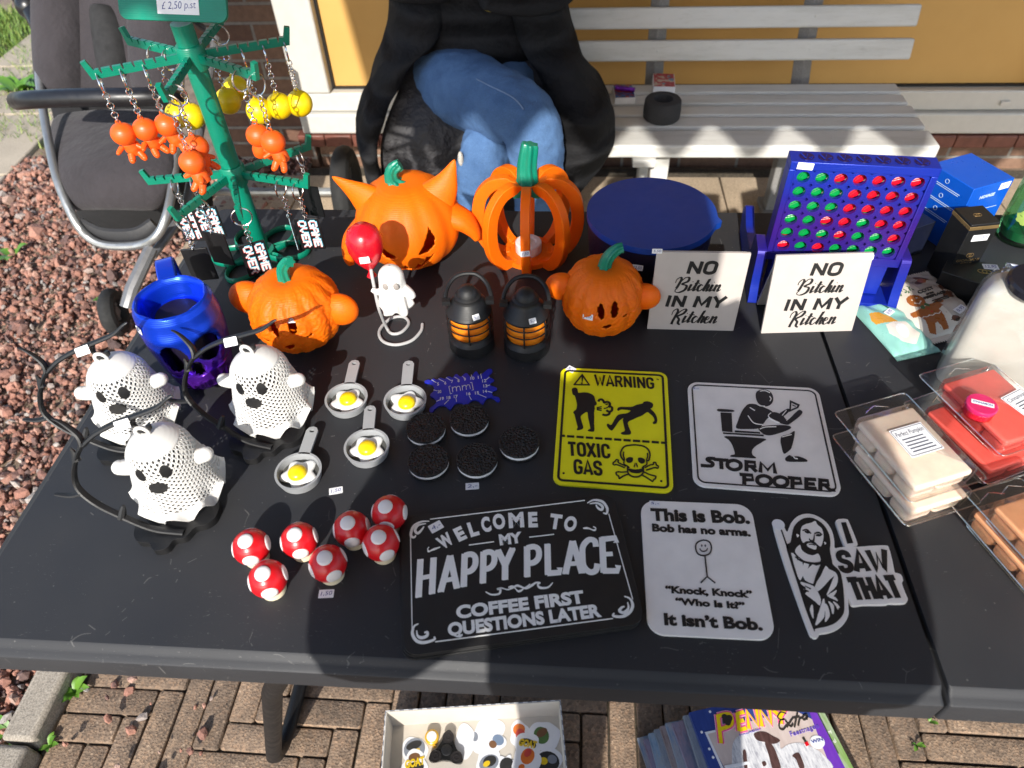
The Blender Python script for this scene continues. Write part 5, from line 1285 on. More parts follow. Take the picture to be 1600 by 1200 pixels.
hang('lettered black keyring on the lower arm that points at the viewer', slot(B_[2], LL, ZL, 1), B_[2], 'g', .45, .8)
# ================================================================== FLAT SIGNS AND SMALL PRINTS
YEL = plastic('yellow_sign', (.90, .84, .008), .45, var=.04, grain=.08)
OFFW = plastic('offwhite_sign', (.86, .825, .785), .5, var=.05, grain=.12)
SBLK = plastic('sign_black', (.0085, .0085, .009), .5, var=.2, grain=.1)
SWHT = plastic('sign_white', (.84, .84, .82), .5, var=.05, grain=.1)
class Sign:
    def __init__(s, name, label, centre, group=None, h=.003, z=T, rz=0):
        c = P(*centre, z); s.pl = Plane((c.x, c.y, z), (math.cos(rz), math.sin(rz), 0), (-math.sin(rz), math.cos(rz), 0)); s.h = h
        s.t = thing(name, label, 'sign', (c.x, c.y, z), rz, group)
    def crop(s, ox, oy, k): s.ox, s.oy, s.k = ox, oy, k; return s
    def p(s, x, y): return s.pl(s.ox+x/s.k, s.oy+y/s.k, s.h)
    def pts(s, l): return [s.p(*q) for q in l]
    def curve(s, l, n=5, closed=True): return [(q.x, q.y) for q in catmull([(*s.p(*a), 0) for a in l], n, closed)]
    def text(s, b, t, L, R, top, bold=.03, shear=0, warp=None, z=.0005, sp=1.0):
        l, r, tp = s.p(*L), s.p(*R), s.p(*top)
        d = Vector((r[0]-l[0], r[1]-l[1])).normalized(); n = Vector((-d.y, d.x)); h = (Vector(tp)-Vector(l)).dot(n)
        b.flat_text(t, l, r, h, s.h-.0002, s.h+z, bold, shear, warp, sp=sp)
def frame_ring(b, poly_o, poly_i, z0, z1):
    n = len(poly_o); vs = [(*p_, z1) for p_ in poly_o]+[(*p_, z1) for p_ in poly_i]+[(*p_, z0) for p_ in poly_o]+[(*p_, z0) for p_ in poly_i]; fs = []
    for i in range(n):
        j = (i+1) % n; fs += [(i, j, n+j, n+i), (2*n+i, 2*n+j, j, i), (n+i, n+j, 3*n+j, 3*n+i)]
    b.add(vs, fs)
def inset_rrect_px(s, corners, r, ins):
    """corners in crop pixels TL TR BR BL -> rounded outline inset by ins metres"""
    c = [Vector(s.p(*q)) for q in corners]; m = sum(c, Vector((0, 0)))/4; out = []
    for i in range(4):
        a = (c[i-1]-c[i]).normalized(); b_ = (c[(i+1) % 4]-c[i]).normalized(); out.append(c[i]+(a+b_)*ins)
    res = []
    for i in range(4):
        p_ = out[i]; a = (out[i-1]-p_).normalized(); b_ = (out[(i+1) % 4]-p_).normalized(); rr = max(r-ins, .001)
        for k in range(9):
            t = k/8; ang = t*math.pi/2; ctr = p_+(a+b_)*rr; q = ctr-b_*rr*math.cos(ang)-a*rr*math.sin(ang); res.append((q.x, q.y))
    return res
BK = {'M': (1.3, [[(.1, 0), (.13, 1)], [(.13, .96), (.5, .22), (.87, .96)], [(.87, 1), (.9, 0)]]), 'Y': (1, [[(.04, 1), (.5, .46)], [(.96, 1), (.5, .46), (.5, 0)]]), ' ': (.45, []), 'W': (1.35, [[(.04, 1), (.3, 0), (.5, .8), (.7, 0), (.96, 1)]]), 'A': (1, [[(.06, 0), (.5, 1), (.94, 0)], [(.22, .26), (.78, .26)]]), 'R': (1, [[(.13, 0), (.13, 1)], [(.13, .93), (.72, .93), (.84, .75), (.72, .5), (.13, .5)], [(.5, .5), (.88, 0)]]), 'N': (1.02, [[(.13, 0), (.13, 1)], [(.13, .95), (.87, .05)], [(.87, 0), (.87, 1)]]), 'I': (.42, [[(.5, 0), (.5, 1)]]),
      'G': (1, [[(.86, .72), (.8, .88), (.5, .95), (.2, .86), (.13, .5), (.2, .14), (.5, .05), (.8, .13), (.86, .3), (.86, .46), (.52, .46)]]), 'T': (.92, [[(.5, 0), (.5, 1)], [(.0, .93), (1, .93)]]), 'O': (1, [[(.5, .95), (.17, .83), (.13, .5), (.17, .17), (.5, .05), (.83, .17), (.87, .5), (.83, .83)]]), 'X': (1, [[(.08, 0), (.92, 1)], [(.08, 1), (.92, 0)]]),
      'C': (.98, [[(.86, .68), (.8, .87), (.5, .95), (.2, .86), (.13, .5), (.2, .14), (.5, .05), (.8, .13), (.86, .32)]]), 'S': (.98, [[(.86, .7), (.78, .88), (.5, .95), (.2, .87), (.15, .68), (.3, .55), (.72, .44), (.86, .3), (.78, .12), (.5, .05), (.2, .12), (.13, .3)]]), 'H': (1.02, [[(.13, 0), (.13, 1)], [(.87, 0), (.87, 1)], [(.13, .5), (.87, .5)]])}
def blk2(b, word, l, r, h, sh, w, z0, z1):
    d = (r-l).normalized(); n = Vector((-d.y, d.x)); tot = sum(BK[c][0] for c in word)+.12*(len(word)-1); x = 0; k = (r-l).length/tot
    for c in word:
        adv, ss = BK[c]
        for st in ss: b.stroke([tuple(l+d*((x+u*adv)*k+sh*v)+n*(h*v)) for u, v in st], w, z0, z1, smooth=len(st) > 5 and c in 'GOCS', closed=c == 'O', n=4)
        x += adv+.12
def blk_text(s, b, word, L, R, top, w):
    l, r, tp = Vector(s.p(*L)), Vector(s.p(*R)), Vector(s.p(*top)); d = (r-l).normalized(); n = Vector((-d.y, d.x)); h = (tp-l).dot(n); sh = (tp-l).dot(d)
    tot = sum(BK[c][0] for c in word)+.16*(len(word)-1); x = 0; k = (r-l).length/tot
    for c in word:
        adv, ss = BK[c]
        for st in ss: b.stroke([tuple(l+d*((x+u*adv)*k+sh*v)+n*(h*v)) for u, v in st], w, s.h-.0002, s.h+.0006, smooth=len(st) > 5 and c in 'GOCS', closed=c == 'O', n=4)
        x += adv+.16
# ---- warning sign
s = Sign('warning_sign', 'yellow and black warning sign about toxic gas lying on the table', (957, 670)).crop(860, 565, 8)
CW = [(133, 72), (1458, 136), (1541, 1640), (28, 1528)]
b = MB(); b.prism(inset_rrect_px(s, CW, .0105, 0), 0, .003); b.build('plate', YEL, s.t, bevel=.0004)
b = MB(); frame_ring(b, inset_rrect_px(s, CW, .0105, .0042), inset_rrect_px(s, CW, .0105, .0068), .0028, .0035)
blk_text(s, b, 'WARNING', (558, 298), (1302, 342), (552, 165), .0026)
s.text(b, 'TM', (1326, 232), (1352, 234), (1326, 215), .01)
for l in ([(398, 152), (282, 296), (500, 300)],):
    o_ = s.pts(l); c_ = Vector((sum(p_[0] for p_ in o_)/3, sum(p_[1] for p_ in o_)/3)); i_ = [tuple(c_+(Vector(p_)-c_)*.72) for p_ in o_]
    frame_ring(b, round_poly(o_, .0012, 4), round_poly(i_, .0008, 4), .0028, .0035)
b.prism(s.pts([(386, 182), (412, 184), (402, 254), (392, 254)]), .0028, .0036); b.disc(s.p(394, 272), .0011, .0028, .0036)
man = [(268, 352), (285, 332), (318, 330), (338, 350), (345, 388), (362, 394), (420, 388), (480, 396), (530, 420), (552, 450), (562, 492), (578, 522), (572, 545), (552, 552), (555, 590), (545, 640), (547, 700), (545, 780), (545, 872), (470, 868), (478, 852), (500, 838), (484, 760), (470, 690), (462, 634), (432, 640), (380, 685), (392, 760), (410, 832), (352, 858), (330, 850), (342, 825), (336, 800), (320, 740), (300, 660), (286, 640), (300, 618), (322, 600), (332, 540), (318, 470), (302, 424), (280, 412)]
b.prism(s.curve(man, 3), .0028, .0036)
for l in ([(600, 500), (615, 478), (648, 478), (668, 505), (668, 520)], [(668, 518), (712, 505), (742, 525), (738, 560), (725, 572)], [(735, 555), (768, 575), (768, 612), (735, 628), (700, 610)], [(738, 622), (735, 655), (695, 672), (650, 662)]):
    b.stroke([s.p(*q) for q in l], .0028, .0028, .0035)
for l in ([(580, 578), (640, 566)], [(580, 592), (640, 590)], [(582, 604), (640, 614)], [(668, 590), (720, 575)], [(690, 540), (720, 530)]): b.stroke([s.p(*q) for q in l], .0013, .0028, .0035)
man2 = [(836, 606), (842, 584), (872, 570), (940, 570), (1020, 568), (1075, 545), (1150, 528), (1166, 508), (1215, 500), (1272, 522), (1284, 552), (1270, 578), (1250, 592), (1290, 630), (1322, 680), (1336, 730), (1326, 770), (1298, 780), (1278, 768), (1300, 740), (1284, 690), (1240, 650), (1208, 632), (1150, 672), (1090, 696), (1040, 720), (968, 760), (988, 840), (1006, 880), (1000, 908), (930, 916), (884, 904), (890, 888), (930, 868), (918, 800), (905, 735), (912, 706), (862, 740), (820, 800), (768, 862), (720, 826), (704, 792), (722, 780), (760, 796), (800, 730), (838, 676), (880, 660), (960, 648), (1004, 615), (940, 602), (880, 600), (850, 616)]
b.prism(s.curve(man2, 3), .0028, .0036)
for i in range(12):
    x0 = 146+i*117.5+(0 if i else 0); x1 = x0+(92 if i < 11 else 45); y0 = 928+(x0-146)*.069
    if i == 0: x0, x1 = 146, 182
    else: x0 = 208+(i-1)*117.5; x1 = x0+(90 if i < 11 else 48); y0 = 934+(x0-208)*.0683
    b.prism(s.pts([(x0, y0-13), (x1, y0-13+(x1-x0)*.068), (x1, y0+13+(x1-x0)*.068), (x0, y0+13)]), .0028, .0035)
s.crop(860, 670, 8)
blk_text(s, b, 'TOXIC', (228, 335), (752, 370), (218, 165), .0032); blk_text(s, b, 'GAS', (296, 560), (652, 586), (288, 385), .0032)
for q in ((165, 556), (1385, 656), ): b.disc(s.p(*q), .0012, .0028, .0035)
W1 = .0017
b.stroke([s.p(*q) for q in ((918, 400), (882, 350), (880, 290), (925, 225), (1005, 206), (1090, 206), (1175, 225), (1228, 270), (1244, 330), (1232, 390), (1212, 402))], W1, .0028, .0036)
b.stroke([s.p(*q) for q in ((915, 290), (912, 340), (925, 385), (918, 440), (965, 470), (985, 490))], W1*.8, .0028, .0036)
b.stroke([s.p(*q) for q in ((1212, 305), (1214, 350), (1202, 390), (1205, 445), (1160, 475), (1145, 495))], W1*.8, .0028, .0036)
b.prism(s.curve([(945, 380), (985, 358), (1028, 365), (1030, 400), (1000, 425), (960, 420)], 4), .0028, .0036); b.prism(s.curve([(1095, 370), (1135, 365), (1178, 385), (1178, 420), (1140, 436), (1102, 412)], 4), .0028, .0036)
b.prism(s.pts([(1058, 425), (1040, 470), (1052, 486), (1064, 440)]), .0028, .0036); b.prism(s.pts([(1074, 425), (1094, 470), (1082, 486), (1068, 440)]), .0028, .0036)
b.prism(s.curve([(975, 500), (1060, 512), (1150, 500), (1165, 520), (1120, 552), (1060, 556), (1000, 540)], 4), .0028, .0036)
b.stroke([s.p(*q) for q in ((965, 480), (972, 560), (1030, 600), (1100, 600), (1155, 560), (1162, 480))], W1, .0028, .0036)
for l in ([(945, 470), (880, 440), (845, 420), (850, 395), (825, 388), (808, 410), (782, 430), (795, 455), (830, 450), (930, 490)], [(1180, 490), (1245, 455), (1285, 448), (1288, 425), (1315, 425), (1325, 455), (1350, 470), (1340, 495), (1300, 488), (1195, 520)],
          [(955, 540), (890, 545), (850, 540), (820, 550), (830, 580), (850, 590), (862, 625), (890, 605), (940, 580), (985, 570)], [(1165, 540), (1240, 575), (1290, 588), (1318, 598), (1310, 625), (1290, 640), (1275, 660), (1245, 640), (1190, 605), (1130, 575)]):
    b.stroke([s.p(*q) for q in l], W1*.85, .0028, .0036, n=4)
b.build('lettering', SBLK, s.t, smooth=0)
M_ = Matrix.Translation((*s.pl(892, 577, .003), .003)) @ Matrix.Rotation(rad(-35), 4, 'Z'); price_tag('5,-', None, 0, s.t, .011, .009, M_)
# ---- lavatory sign with wide lettering
s = Sign('novelty_sign', 'off white square sign of a person reading on a toilet above wide black lettering', (1195, 688)).crop(1070, 590, 6.316)
CWp = [(26, 40), (1316, 104), (1560, 1172), (88, 1066)]
b = MB(); b.prism(inset_rrect_px(s, CWp, .013, 0), 0, .003); b.build('plate', OFFW, s.t, bevel=.0004)
b = MB(); frame_ring(b, inset_rrect_px(s, CWp, .013, .0042), inset_rrect_px(s, CWp, .013, .0058), .0028, .0035)
z0, z1 = .0028, .0036
b.prism(s.curve([(330, 312), (470, 322), (474, 338), (335, 334)], 3), z0, z1); b.prism(s.pts([(352, 346), (462, 352), (470, 538), (368, 530)]), z0, z1)
b.prism(s.pts([(376, 544), (776, 566), (778, 580), (380, 556)]), z0, z1); b.prism(s.pts([(492, 524), (740, 540), (744, 554), (494, 540)]), z0, z1)
b.prism(s.curve([(412, 580), (776, 604), (770, 632), (700, 676), (664, 720), (668, 765), (700, 796), (580, 790), (460, 782), (456, 768), (492, 758), (484, 710), (460, 650), (430, 612)], 4), z0, z1)
b.prism(s.curve([(700, 160), (740, 124), (800, 122), (850, 150), (872, 200), (862, 250), (820, 282), (765, 278), (715, 240)], 4), z0, z1)          # plain round head
b.prism(s.curve([(640, 262), (720, 270), (790, 300), (850, 330), (880, 372), (820, 400), (780, 450), (730, 500), (620, 508), (510, 500), (520, 440), (560, 340), (600, 285)], 4), z0, z1)   # jumper
b.prism(s.curve([(822, 372), (880, 344), (960, 372), (1010, 420), (1090, 350), (1130, 322), (1160, 345), (1130, 385), (1050, 446), (1008, 466), (930, 446), (850, 410)], 4), z0, z1+.0002)
b.prism(s.curve([(930, 362), (1000, 315), (1030, 312), (1034, 330), (968, 386)], 3), z0, z1)
b.prism(s.curve([(726, 500), (800, 478), (900, 472), (1000, 474), (1048, 490), (1030, 512), (960, 540), (860, 568), (800, 566), (760, 546)], 4), z0, z1)
b.prism(s.curve([(1082, 530), (1076, 600), (1056, 680), (1040, 712), (980, 752), (956, 690), (944, 620), (960, 580), (1030, 560)], 4), z0, z1)
b.prism(s.curve([(990, 800), (1030, 768), (1060, 782), (1120, 780), (1190, 806), (1206, 830), (1100, 832), (1010, 828)], 4), z0, z1)
frame_ring(b, s.pts([(1036, 225), (1135, 270), (1120, 300), (1030, 340)]), s.pts([(1052, 248), (1112, 276), (1102, 292), (1046, 318)]), z0, z1); b.prism(s.pts([(1062, 268), (1096, 284), (1094, 289), (1060, 276)]), z0, z1)
bw = MB()
for l in ([(700, 262), (740, 282), (790, 286)], [(850, 352), (822, 380), (850, 412), (932, 450)], [(1000, 330), (960, 378)], [(1002, 428), (1052, 384)], [(622, 380), (680, 452), (770, 470)], [(640, 300), (690, 330)], [(740, 512), (800, 492), (900, 490)], [(960, 590), (1052, 566)], [(1066, 772), (1082, 800), (1112, 806)], [(740, 140), (790, 134), (838, 156)], [(836, 190), (850, 214), (838, 236)]): bw.stroke([s.p(*q) for q in l], .0009, .003, .0042)
bw.build('white_lines', OFFW, s.t, smooth=0)
def wide_letter(b, ch, box_, s=s, w=.0041):
    (x0, y0), (x1, y1), hh = box_   # baseline left, baseline right, cap height in crop px (upwards)
    def q(u, v): return s.p(x0+(x1-x0)*u, y0+(y1-y0)*u-hh*v)
    F = {'S': [[(1.0, .9), (.45, .9), (.3, .72), (.75, .42), (.62, .12), (-.3, .1)]], 'T': [[(-.25, .9), (1.1, .9)], [(.42, .9), (.48, 0)]], 'O': [[(.5, .93), (.1, .72), (.1, .28), (.5, .07), (.9, .28), (.9, .72)]],
         'R': [[(.15, 0), (.15, .9)], [(.0, .9), (.75, .88), (.8, .5), (.2, .46)], [(.5, .46), (.95, .04), (1.35, .06)]], 'r': [[(.15, 0), (.15, .9)], [(.0, .9), (.78, .88), (.8, .5), (.2, .46)], [(.5, .46), (.9, .0)]],
         'M': [[(.06, 0), (.1, .9), (.5, .25), (.85, .9), (.95, 0)]], 'P': [[(.2, 0), (.2, .9)], [(-.15, .9), (.8, .88), (.85, .45), (.25, .42)]], 'E': [[(.15, 0), (.15, .9)], [(.0, .9), (.95, .9)], [(.15, .48), (.85, .48)], [(.15, .08), (1.0, .08)]]}
    for l in F[ch]: b.stroke([q(*a) for a in l], w, z0, z1, smooth=ch in 'SO', closed=ch == 'O', n=4)
for ch, bx in zip('STOrM', (((190, 880), (300, 888), 95), ((310, 900), (420, 908), 100), ((412, 914), (560, 924), 108), ((588, 924), (720, 932), 105), ((735, 936), (900, 948), 108))): wide_letter(b, ch, bx)
for ch, bx in zip('POOPER', (((560, 1052), (690, 1060), 105), ((705, 1066), (858, 1076), 108), ((874, 1078), (1020, 1088), 108), ((1036, 1088), (1165, 1096), 108), ((1180, 1098), (1300, 1106), 108), ((1318, 1108), (1440, 1116), 108))): wide_letter(b, ch, bx)
b.build('lettering', SBLK, s.t, smooth=0)
M_ = Matrix.Translation((*s.pl(1087, 607, .003), .0031)) @ Matrix.Rotation(rad(-6), 4, 'Z'); price_tag('5,-', None, 0, s.t, .009, .0055, M_)
# ---- sign about Bob
s = Sign('novelty_sign', 'off white rounded sign with a smiling stick figure between lines of black text', (1107, 890)).crop(980, 770, 3.478)
CB = [(72, 40), (672, 64), (812, 802), (112, 768)]
b = MB(); b.prism(inset_rrect_px(s, CB, .0155, 0), 0, .003); b.build('plate', OFFW, s.t, bevel=.0004)
b = MB()
for t_, l, r, tp in (('This is Bob.', (130, 148), (668, 166), (122, 84)), ('Bob has no arms.', (136, 208), (672, 236), (134, 168)), ('“Knock, Knock”', (208, 542), (682, 570), (206, 505)), ('“Who Is It?”', (262, 606), (642, 632), (258, 570)), ('It isn’t Bob.', (202, 716), (738, 746), (198, 654))):
    s.text(b, t_, l, r, tp, .046)
b.stroke([s.p(*q) for q in ((414, 258), (380, 272), (372, 300), (384, 332), (416, 342), (448, 330), (457, 298), (446, 268))], .0013, z0, z1, closed=True)
for q in ((405, 288), (424, 288)): b.disc(s.p(*q), .0007, z0, z1, ry=.0012)
b.stroke([s.p(*q) for q in ((394, 304), (402, 316), (416, 319), (430, 314), (436, 302))], .001, z0, z1)
b.stroke([s.p(*q) for q in ((422, 343), (434, 456))], .0013, z0, z1); b.stroke([s.p(*q) for q in ((400, 490), (434, 456), (478, 491))], .0013, z0, z1, smooth=False)
b.build('lettering', SBLK, s.t, smooth=0)
M_ = Matrix.Translation((*s.pl(1023, 787, .003), .0031)) @ Matrix.Rotation(rad(-4), 4, 'Z'); price_tag('5,-', None, 0, s.t, .011, .006, M_)
# ---- bearded man sign
s = Sign('novelty_sign', 'cut out sign of a long haired bearded man peeking round a pole beside bold text', (1310, 900), h=.004).crop(1200, 795, 5.713)
b = MB()
b.prism(s.curve([(50, 140), (58, 106), (90, 96), (125, 110), (140, 150), (172, 205), (205, 130), (260, 70), (340, 44), (430, 60), (520, 120), (572, 200), (592, 290), (596, 348), (640, 344), (718, 340), (820, 338), (920, 330), (1050, 326), (1080, 350), (1110, 460), (1130, 560), (1150, 572), (1190, 590), (1206, 640), (1196, 668), (1230, 760), (1248, 806), (1230, 836), (1150, 842), (1085, 840), (1060, 850), (960, 852), (860, 852), (780, 862), (745, 850), (720, 800), (718, 880), (720, 940), (690, 1010), (620, 1070), (540, 1100), (466, 1112), (450, 1140), (425, 1150), (395, 1136), (370, 1100), (280, 860), (160, 520), (80, 260)], 3), 0, .004)
b.prism(s.curve([(612, 130), (618, 98), (650, 90), (700, 92), (724, 120), (796, 300), (788, 328), (760, 338), (700, 340), (682, 320)], 4), 0, .00402)
b.build('plate', OFFW, s.t, smooth=25, bevel=.0004)
b = None; zb, zc, zd = .0044, .0047, .005
b = MB()
b.prism(s.curve([(165, 320), (200, 300), (212, 240), (232, 160), (290, 100), (360, 80), (430, 96), (500, 150), (545, 230), (556, 310), (552, 370), (570, 460), (580, 500), (640, 560), (662, 640), (676, 760), (680, 900), (660, 960), (600, 1020), (520, 1052), (424, 1072), (418, 1096), (398, 1060), (330, 880), (270, 690), (190, 440), (165, 350)], 3), .0038, zb)
b.prism(s.pts([(108, 176), (122, 184), (182, 350), (170, 356)]), .0038, zb)
b.prism(s.pts([(708, 312), (760, 306), (694, 122), (652, 124)]), .0038, .0046)
blk_text(s, b, 'SAW', (645, 566), (1092, 548), (604, 384), .0053); blk_text(s, b, 'THAT', (775, 816), (1206, 794), (700, 622), .0053)
b.build('lettering', SBLK, s.t, smooth=0)
b = MB()
b.prism(s.curve([(296, 172), (330, 142), (384, 128), (420, 112), (440, 145), (478, 180), (494, 240), (486, 300), (466, 338), (420, 300), (395, 290), (340, 292), (312, 305), (290, 250)], 4), .0042, zc)   # face
b.prism(s.curve([(345, 318), (380, 308), (425, 330), (432, 350), (420, 366), (385, 356), (355, 340)], 4), .0042, zc)                                                                       # mouth patch
b.prism(s.curve([(240, 385), (282, 325), (300, 370), (345, 405), (400, 418), (448, 405), (466, 470), (400, 486), (320, 464)], 4), .0042, zc)                                               # neck
for l in ([(205, 395), (250, 430), (262, 470), (272, 440), (305, 480), (312, 515), (322, 480), (365, 500), (352, 540), (395, 500), (430, 512), (470, 500), (462, 540), (430, 640), (400, 672), (330, 640), (310, 600), (290, 640), (262, 600)],
          [(512, 512), (540, 540), (600, 570), (622, 620), (610, 690), (560, 740), (520, 770), (590, 600), (500, 690), (440, 740), (415, 690), (470, 600)],
          [(290, 655), (340, 668), (400, 690), (440, 740), (470, 810), (462, 866), (420, 830), (380, 800), (330, 760), (350, 740), (315, 720), (345, 712), (300, 680)]):
    b.prism(s.curve(l, 2), .0042, zc)
for l, w_ in (([(392, 860), (388, 910), (402, 980)], [.0012, .0032, .0006]), ([(425, 1040), (470, 960), (488, 880), (496, 806)], [.001, .0055, .004, .001]), ([(510, 1010), (530, 950), (520, 880), (510, 850)], [.0008, .004, .003, .001]), ([(540, 830), (570, 870), (578, 940)], [.0008, .0034, .001]), ([(530, 780), (570, 770), (610, 730)], [.0012, .0036, .0006]), ([(545, 790), (590, 800), (620, 825)], [.001, .003, .0006]), ([(580, 830), (610, 860), (638, 885)], [.0006, .0026, .0006]), ([(610, 850), (618, 880), (626, 900)], [.0005, .0018, .0005]), ([(252, 230), (264, 240), (262, 255)], [.0008, .0026, .0008]), ([(500, 300), (510, 310), (505, 320)], [.0006, .0018, .0006])):
    b.stroke([s.p(*q) for q in l], w_, .0042, zc)
b.build('white_inlay', OFFW, s.t, smooth=0)
b = MB()
for l, w_ in (([(306, 198), (345, 192), (382, 226)], [.0008, .002, .0012]), ([(412, 226), (450, 216), (482, 236)], [.001, .002, .0008]), ([(325, 205), (350, 214), (375, 216)], [.0012, .003, .0012]), ([(425, 242), (450, 240), (474, 240)], [.0012, .003, .001]), ([(412, 232), (408, 270), (400, 292), (374, 284), (366, 268)], [.0006, .0014, .002, .0016, .0006]), ([(362, 322), (395, 322), (420, 332)], [.0006, .0012, .0006]), ([(240, 432), (300, 470), (400, 492), (480, 480)], [.001, .0022, .0022, .001]), ([(480, 500), (440, 600), (408, 690)], [.0022, .0028, .0018]), ([(326, 692), (380, 720)], [.0006, .0012]), ([(310, 712), (360, 745)], [.0006, .0012])):
    b.stroke([s.p(*q) for q in l], w_, .0044, zd)
b.build('fine_lines', SBLK, s.t, smooth=0)
M_ = Matrix.Translation((*s.pl(1216, 820, .004), .0042)); b = MB(); b.disc((0, 0), .0062, 0, .0004, M=M_); b.build('price_sticker', PAPER, s.t)
# ---- welcome sign, a stack
WC = [(98, 180), (1368, 40), (1555, 815), (118, 1012)]
def welcome(z, dx, dy, rz, label, full):
    s = Sign('welcome_sign', label, (815, 905), 'stacked black welcome signs', z=T+z).crop(600, 760, 3.81)
    edge = SWHT if not full else SBLK
    b = MB(); b.prism(inset_rrect_px(s, WC, .013, 0), 0, .0026); b.build('plate', SBLK, s.t, bevel=.0003)
    b = MB(); b.prism(inset_rrect_px(s, WC, .013, .0008), -.0007, -.00001); b.build('white_backing', SWHT, s.t)
    s.t.location = (s.t.location.x+dx, s.t.location.y+dy, T+z); s.t.rotation_euler = (0, 0, rz)
    if not full: return
    s.h = .0026; b = MB(); z0, z1 = .0024, .0031
    dirv = (Vector(s.p(1215, 632))-Vector(s.p(300, 740)))
    # curved top line
    for ch, x, y, a in zip('WELCOME', (385, 470, 543, 615, 690, 790, 888), (352, 315, 290, 265, 248, 240, 238), (38, 30, 20, 14, 10, 5, 2)):
        wd = {'W': 88, 'M': 92, 'O': 74}.get(ch, 56); hh = 84
        c_ = math.cos(rad(a*.9)); s_ = math.sin(rad(a*.9))
        L = (x-wd/2*c_, y+wd/2*s_*.9); R = (x+wd/2*c_, y-wd/2*s_*.9); s.text(b, ch, L, R, (L[0]-s_*hh*.6, L[1]-hh*c_), .05, z=.0005)
    for ch, x, y, a in zip('TO', (1016, 1100), (250, 262), (-6, -12)):
        wd = 72; L = (x-wd/2, y-wd/2*math.sin(rad(-a))*.9-3); R = (x+wd/2, y+wd/2*math.sin(rad(-a))*.9); s.text(b, ch, L, R, (L[0]+10, L[1]-82), .05)
    s.text(b, 'MY', (690, 348), (826, 330), (684, 288), .05)
    s.text(b, 'COFFEE FIRST', (432, 785), (1196, 690), (425, 712), .045); s.text(b, 'QUESTIONS LATER', (382, 890), (1296, 772), (374, 815), .045)
    # big serif line, hand built
    F = {'H': [[(.12, 0), (.12, 1)], [(.88, 0), (.88, 1)], [(.0, .5), (.88, .5)]], 'A': [[(.06, 0), (.5, 1)], [(.5, 1), (.94, 0)], [(.25, .3), (.75, .3)]], 'P': [[(.15, 0), (.15, 1)], [(.15, .95), (.6, .97), (.9, .85), (.9, .6), (.6, .45), (.15, .45)]],
         'Y': [[(.02, 1), (.5, .48)], [(.98, 1), (.5, .48)], [(.5, .5), (.5, 0)]], 'L': [[(.15, 0), (.15, 1)], [(.1, .05), (.95, .05), (.95, .2)]], 'C': [[(.92, .76), (.85, .93), (.5, .98), (.15, .8), (.1, .5), (.15, .2), (.5, .02), (.85, .07), (.95, .26)]], 'E': [[(.15, 0), (.15, 1)], [(.1, .95), (.9, .95), (.92, .82)], [(.15, .52), (.7, .52)], [(.1, .05), (.92, .05), (.96, .2)]]}
    SER = {'H': [(.12, 0), (.12, 1), (.88, 0), (.88, 1)], 'A': [(.06, 0), (.94, 0)], 'P': [(.15, 0)], 'Y': [(.02, 1), (.98, 1), (.5, 0)], 'L': [(.15, 1)], 'C': [], 'E': []}
    spans = [(205, 312), (340, 452), (468, 556), (580, 668), (676, 772), (838, 932), (960, 1050), (1068, 1182), (1168, 1272), (1282, 1392)]
    def tl(x): return 436+(x-205)*(300-436)/(1345-205)
    def bl(x):
        t = (x-205)/(1390-205); return 664+(515-664)*t-44*(1-(2*t-1)**2)
    for ch, (x0, x1) in zip('HAPPYPLACE', spans):
        x1 -= 4
        def q(u, v, x0=x0, x1=x1):
            x = x0+(x1-x0)*u; xx = x+(1-v)*(x-800)*.02; return s.p(xx, bl(x)+(tl(x)-bl(x))*v)
        for l in F[ch]:
            thick = .0062 if len(l) == 2 and abs(l[0][0]-l[1][0]) < .6 and abs(l[0][1]-l[1][1]) > .3 else .0045
            b.stroke([q(*a) for a in l], thick if len(l) == 2 else .0058, z0, z1, smooth=len(l) > 4, n=5)
        for (u, v) in SER[ch]:
            e = .16; vv = v+(.025 if v == 0 else -.025); b.stroke([q(u-e, vv), q(u+e, vv)], .0022, z0, z1)
    W2 = .0006
    for l in ([(275, 196), (1195, 84)], [(1338, 165), (1480, 672)], [(1362, 787), (305, 926)], [(168, 862), (158, 300)], [(505, 350), (655, 330)], [(865, 303), (1012, 286)]): b.stroke([s.p(*a) for a in l], W2*1.4, z0, z1)
    def scroll(l, w_): b.stroke([s.p(*a) for a in l], w_, z0, z1, n=6)
    for l in ([(270, 208), (220, 212), (175, 240), (160, 290), (178, 305), (190, 292)], [(250, 222), (205, 232), (185, 260), (200, 280), (222, 262), (238, 240)],
              [(1210, 100), (1250, 82), (1300, 92), (1328, 130), (1325, 162), (1305, 158)], [(1225, 104), (1270, 100), (1300, 120), (1295, 140), (1272, 128), (1262, 110)],
              [(1430, 655), (1465, 670), (1480, 710), (1462, 750), (1420, 775), (1365, 772), (1370, 755)], [(1450, 690), (1455, 725), (1430, 752), (1402, 742), (1415, 722), (1432, 716)],
              [(205, 818), (178, 836), (170, 880), (195, 920), (240, 930), (300, 912), (298, 896)], [(195, 858), (200, 890), (225, 902), (255, 890), (258, 868), (240, 872)]): scroll(l, [.0008, .0028, .0026, .0012])
    for l in ([(605, 628), (640, 645), (685, 640), (692, 615), (675, 612), (700, 606), (735, 615), (765, 605), (790, 592), (810, 596), (838, 605), (870, 582)], [(740, 602), (770, 598), (800, 625), (830, 612)], [(1005, 574), (975, 602), (930, 604), (915, 585), (930, 575), (905, 574), (880, 590), (850, 608), (825, 606)], [(262, 378), (268, 388), (290, 378), (335, 362)], [(268, 362), (258, 376)], [(1185, 250), (1215, 250), (1250, 262), (1262, 252)], [(1245, 240), (1262, 248)]): scroll(l, [.0008, .0022, .0008, .0022, .0008])
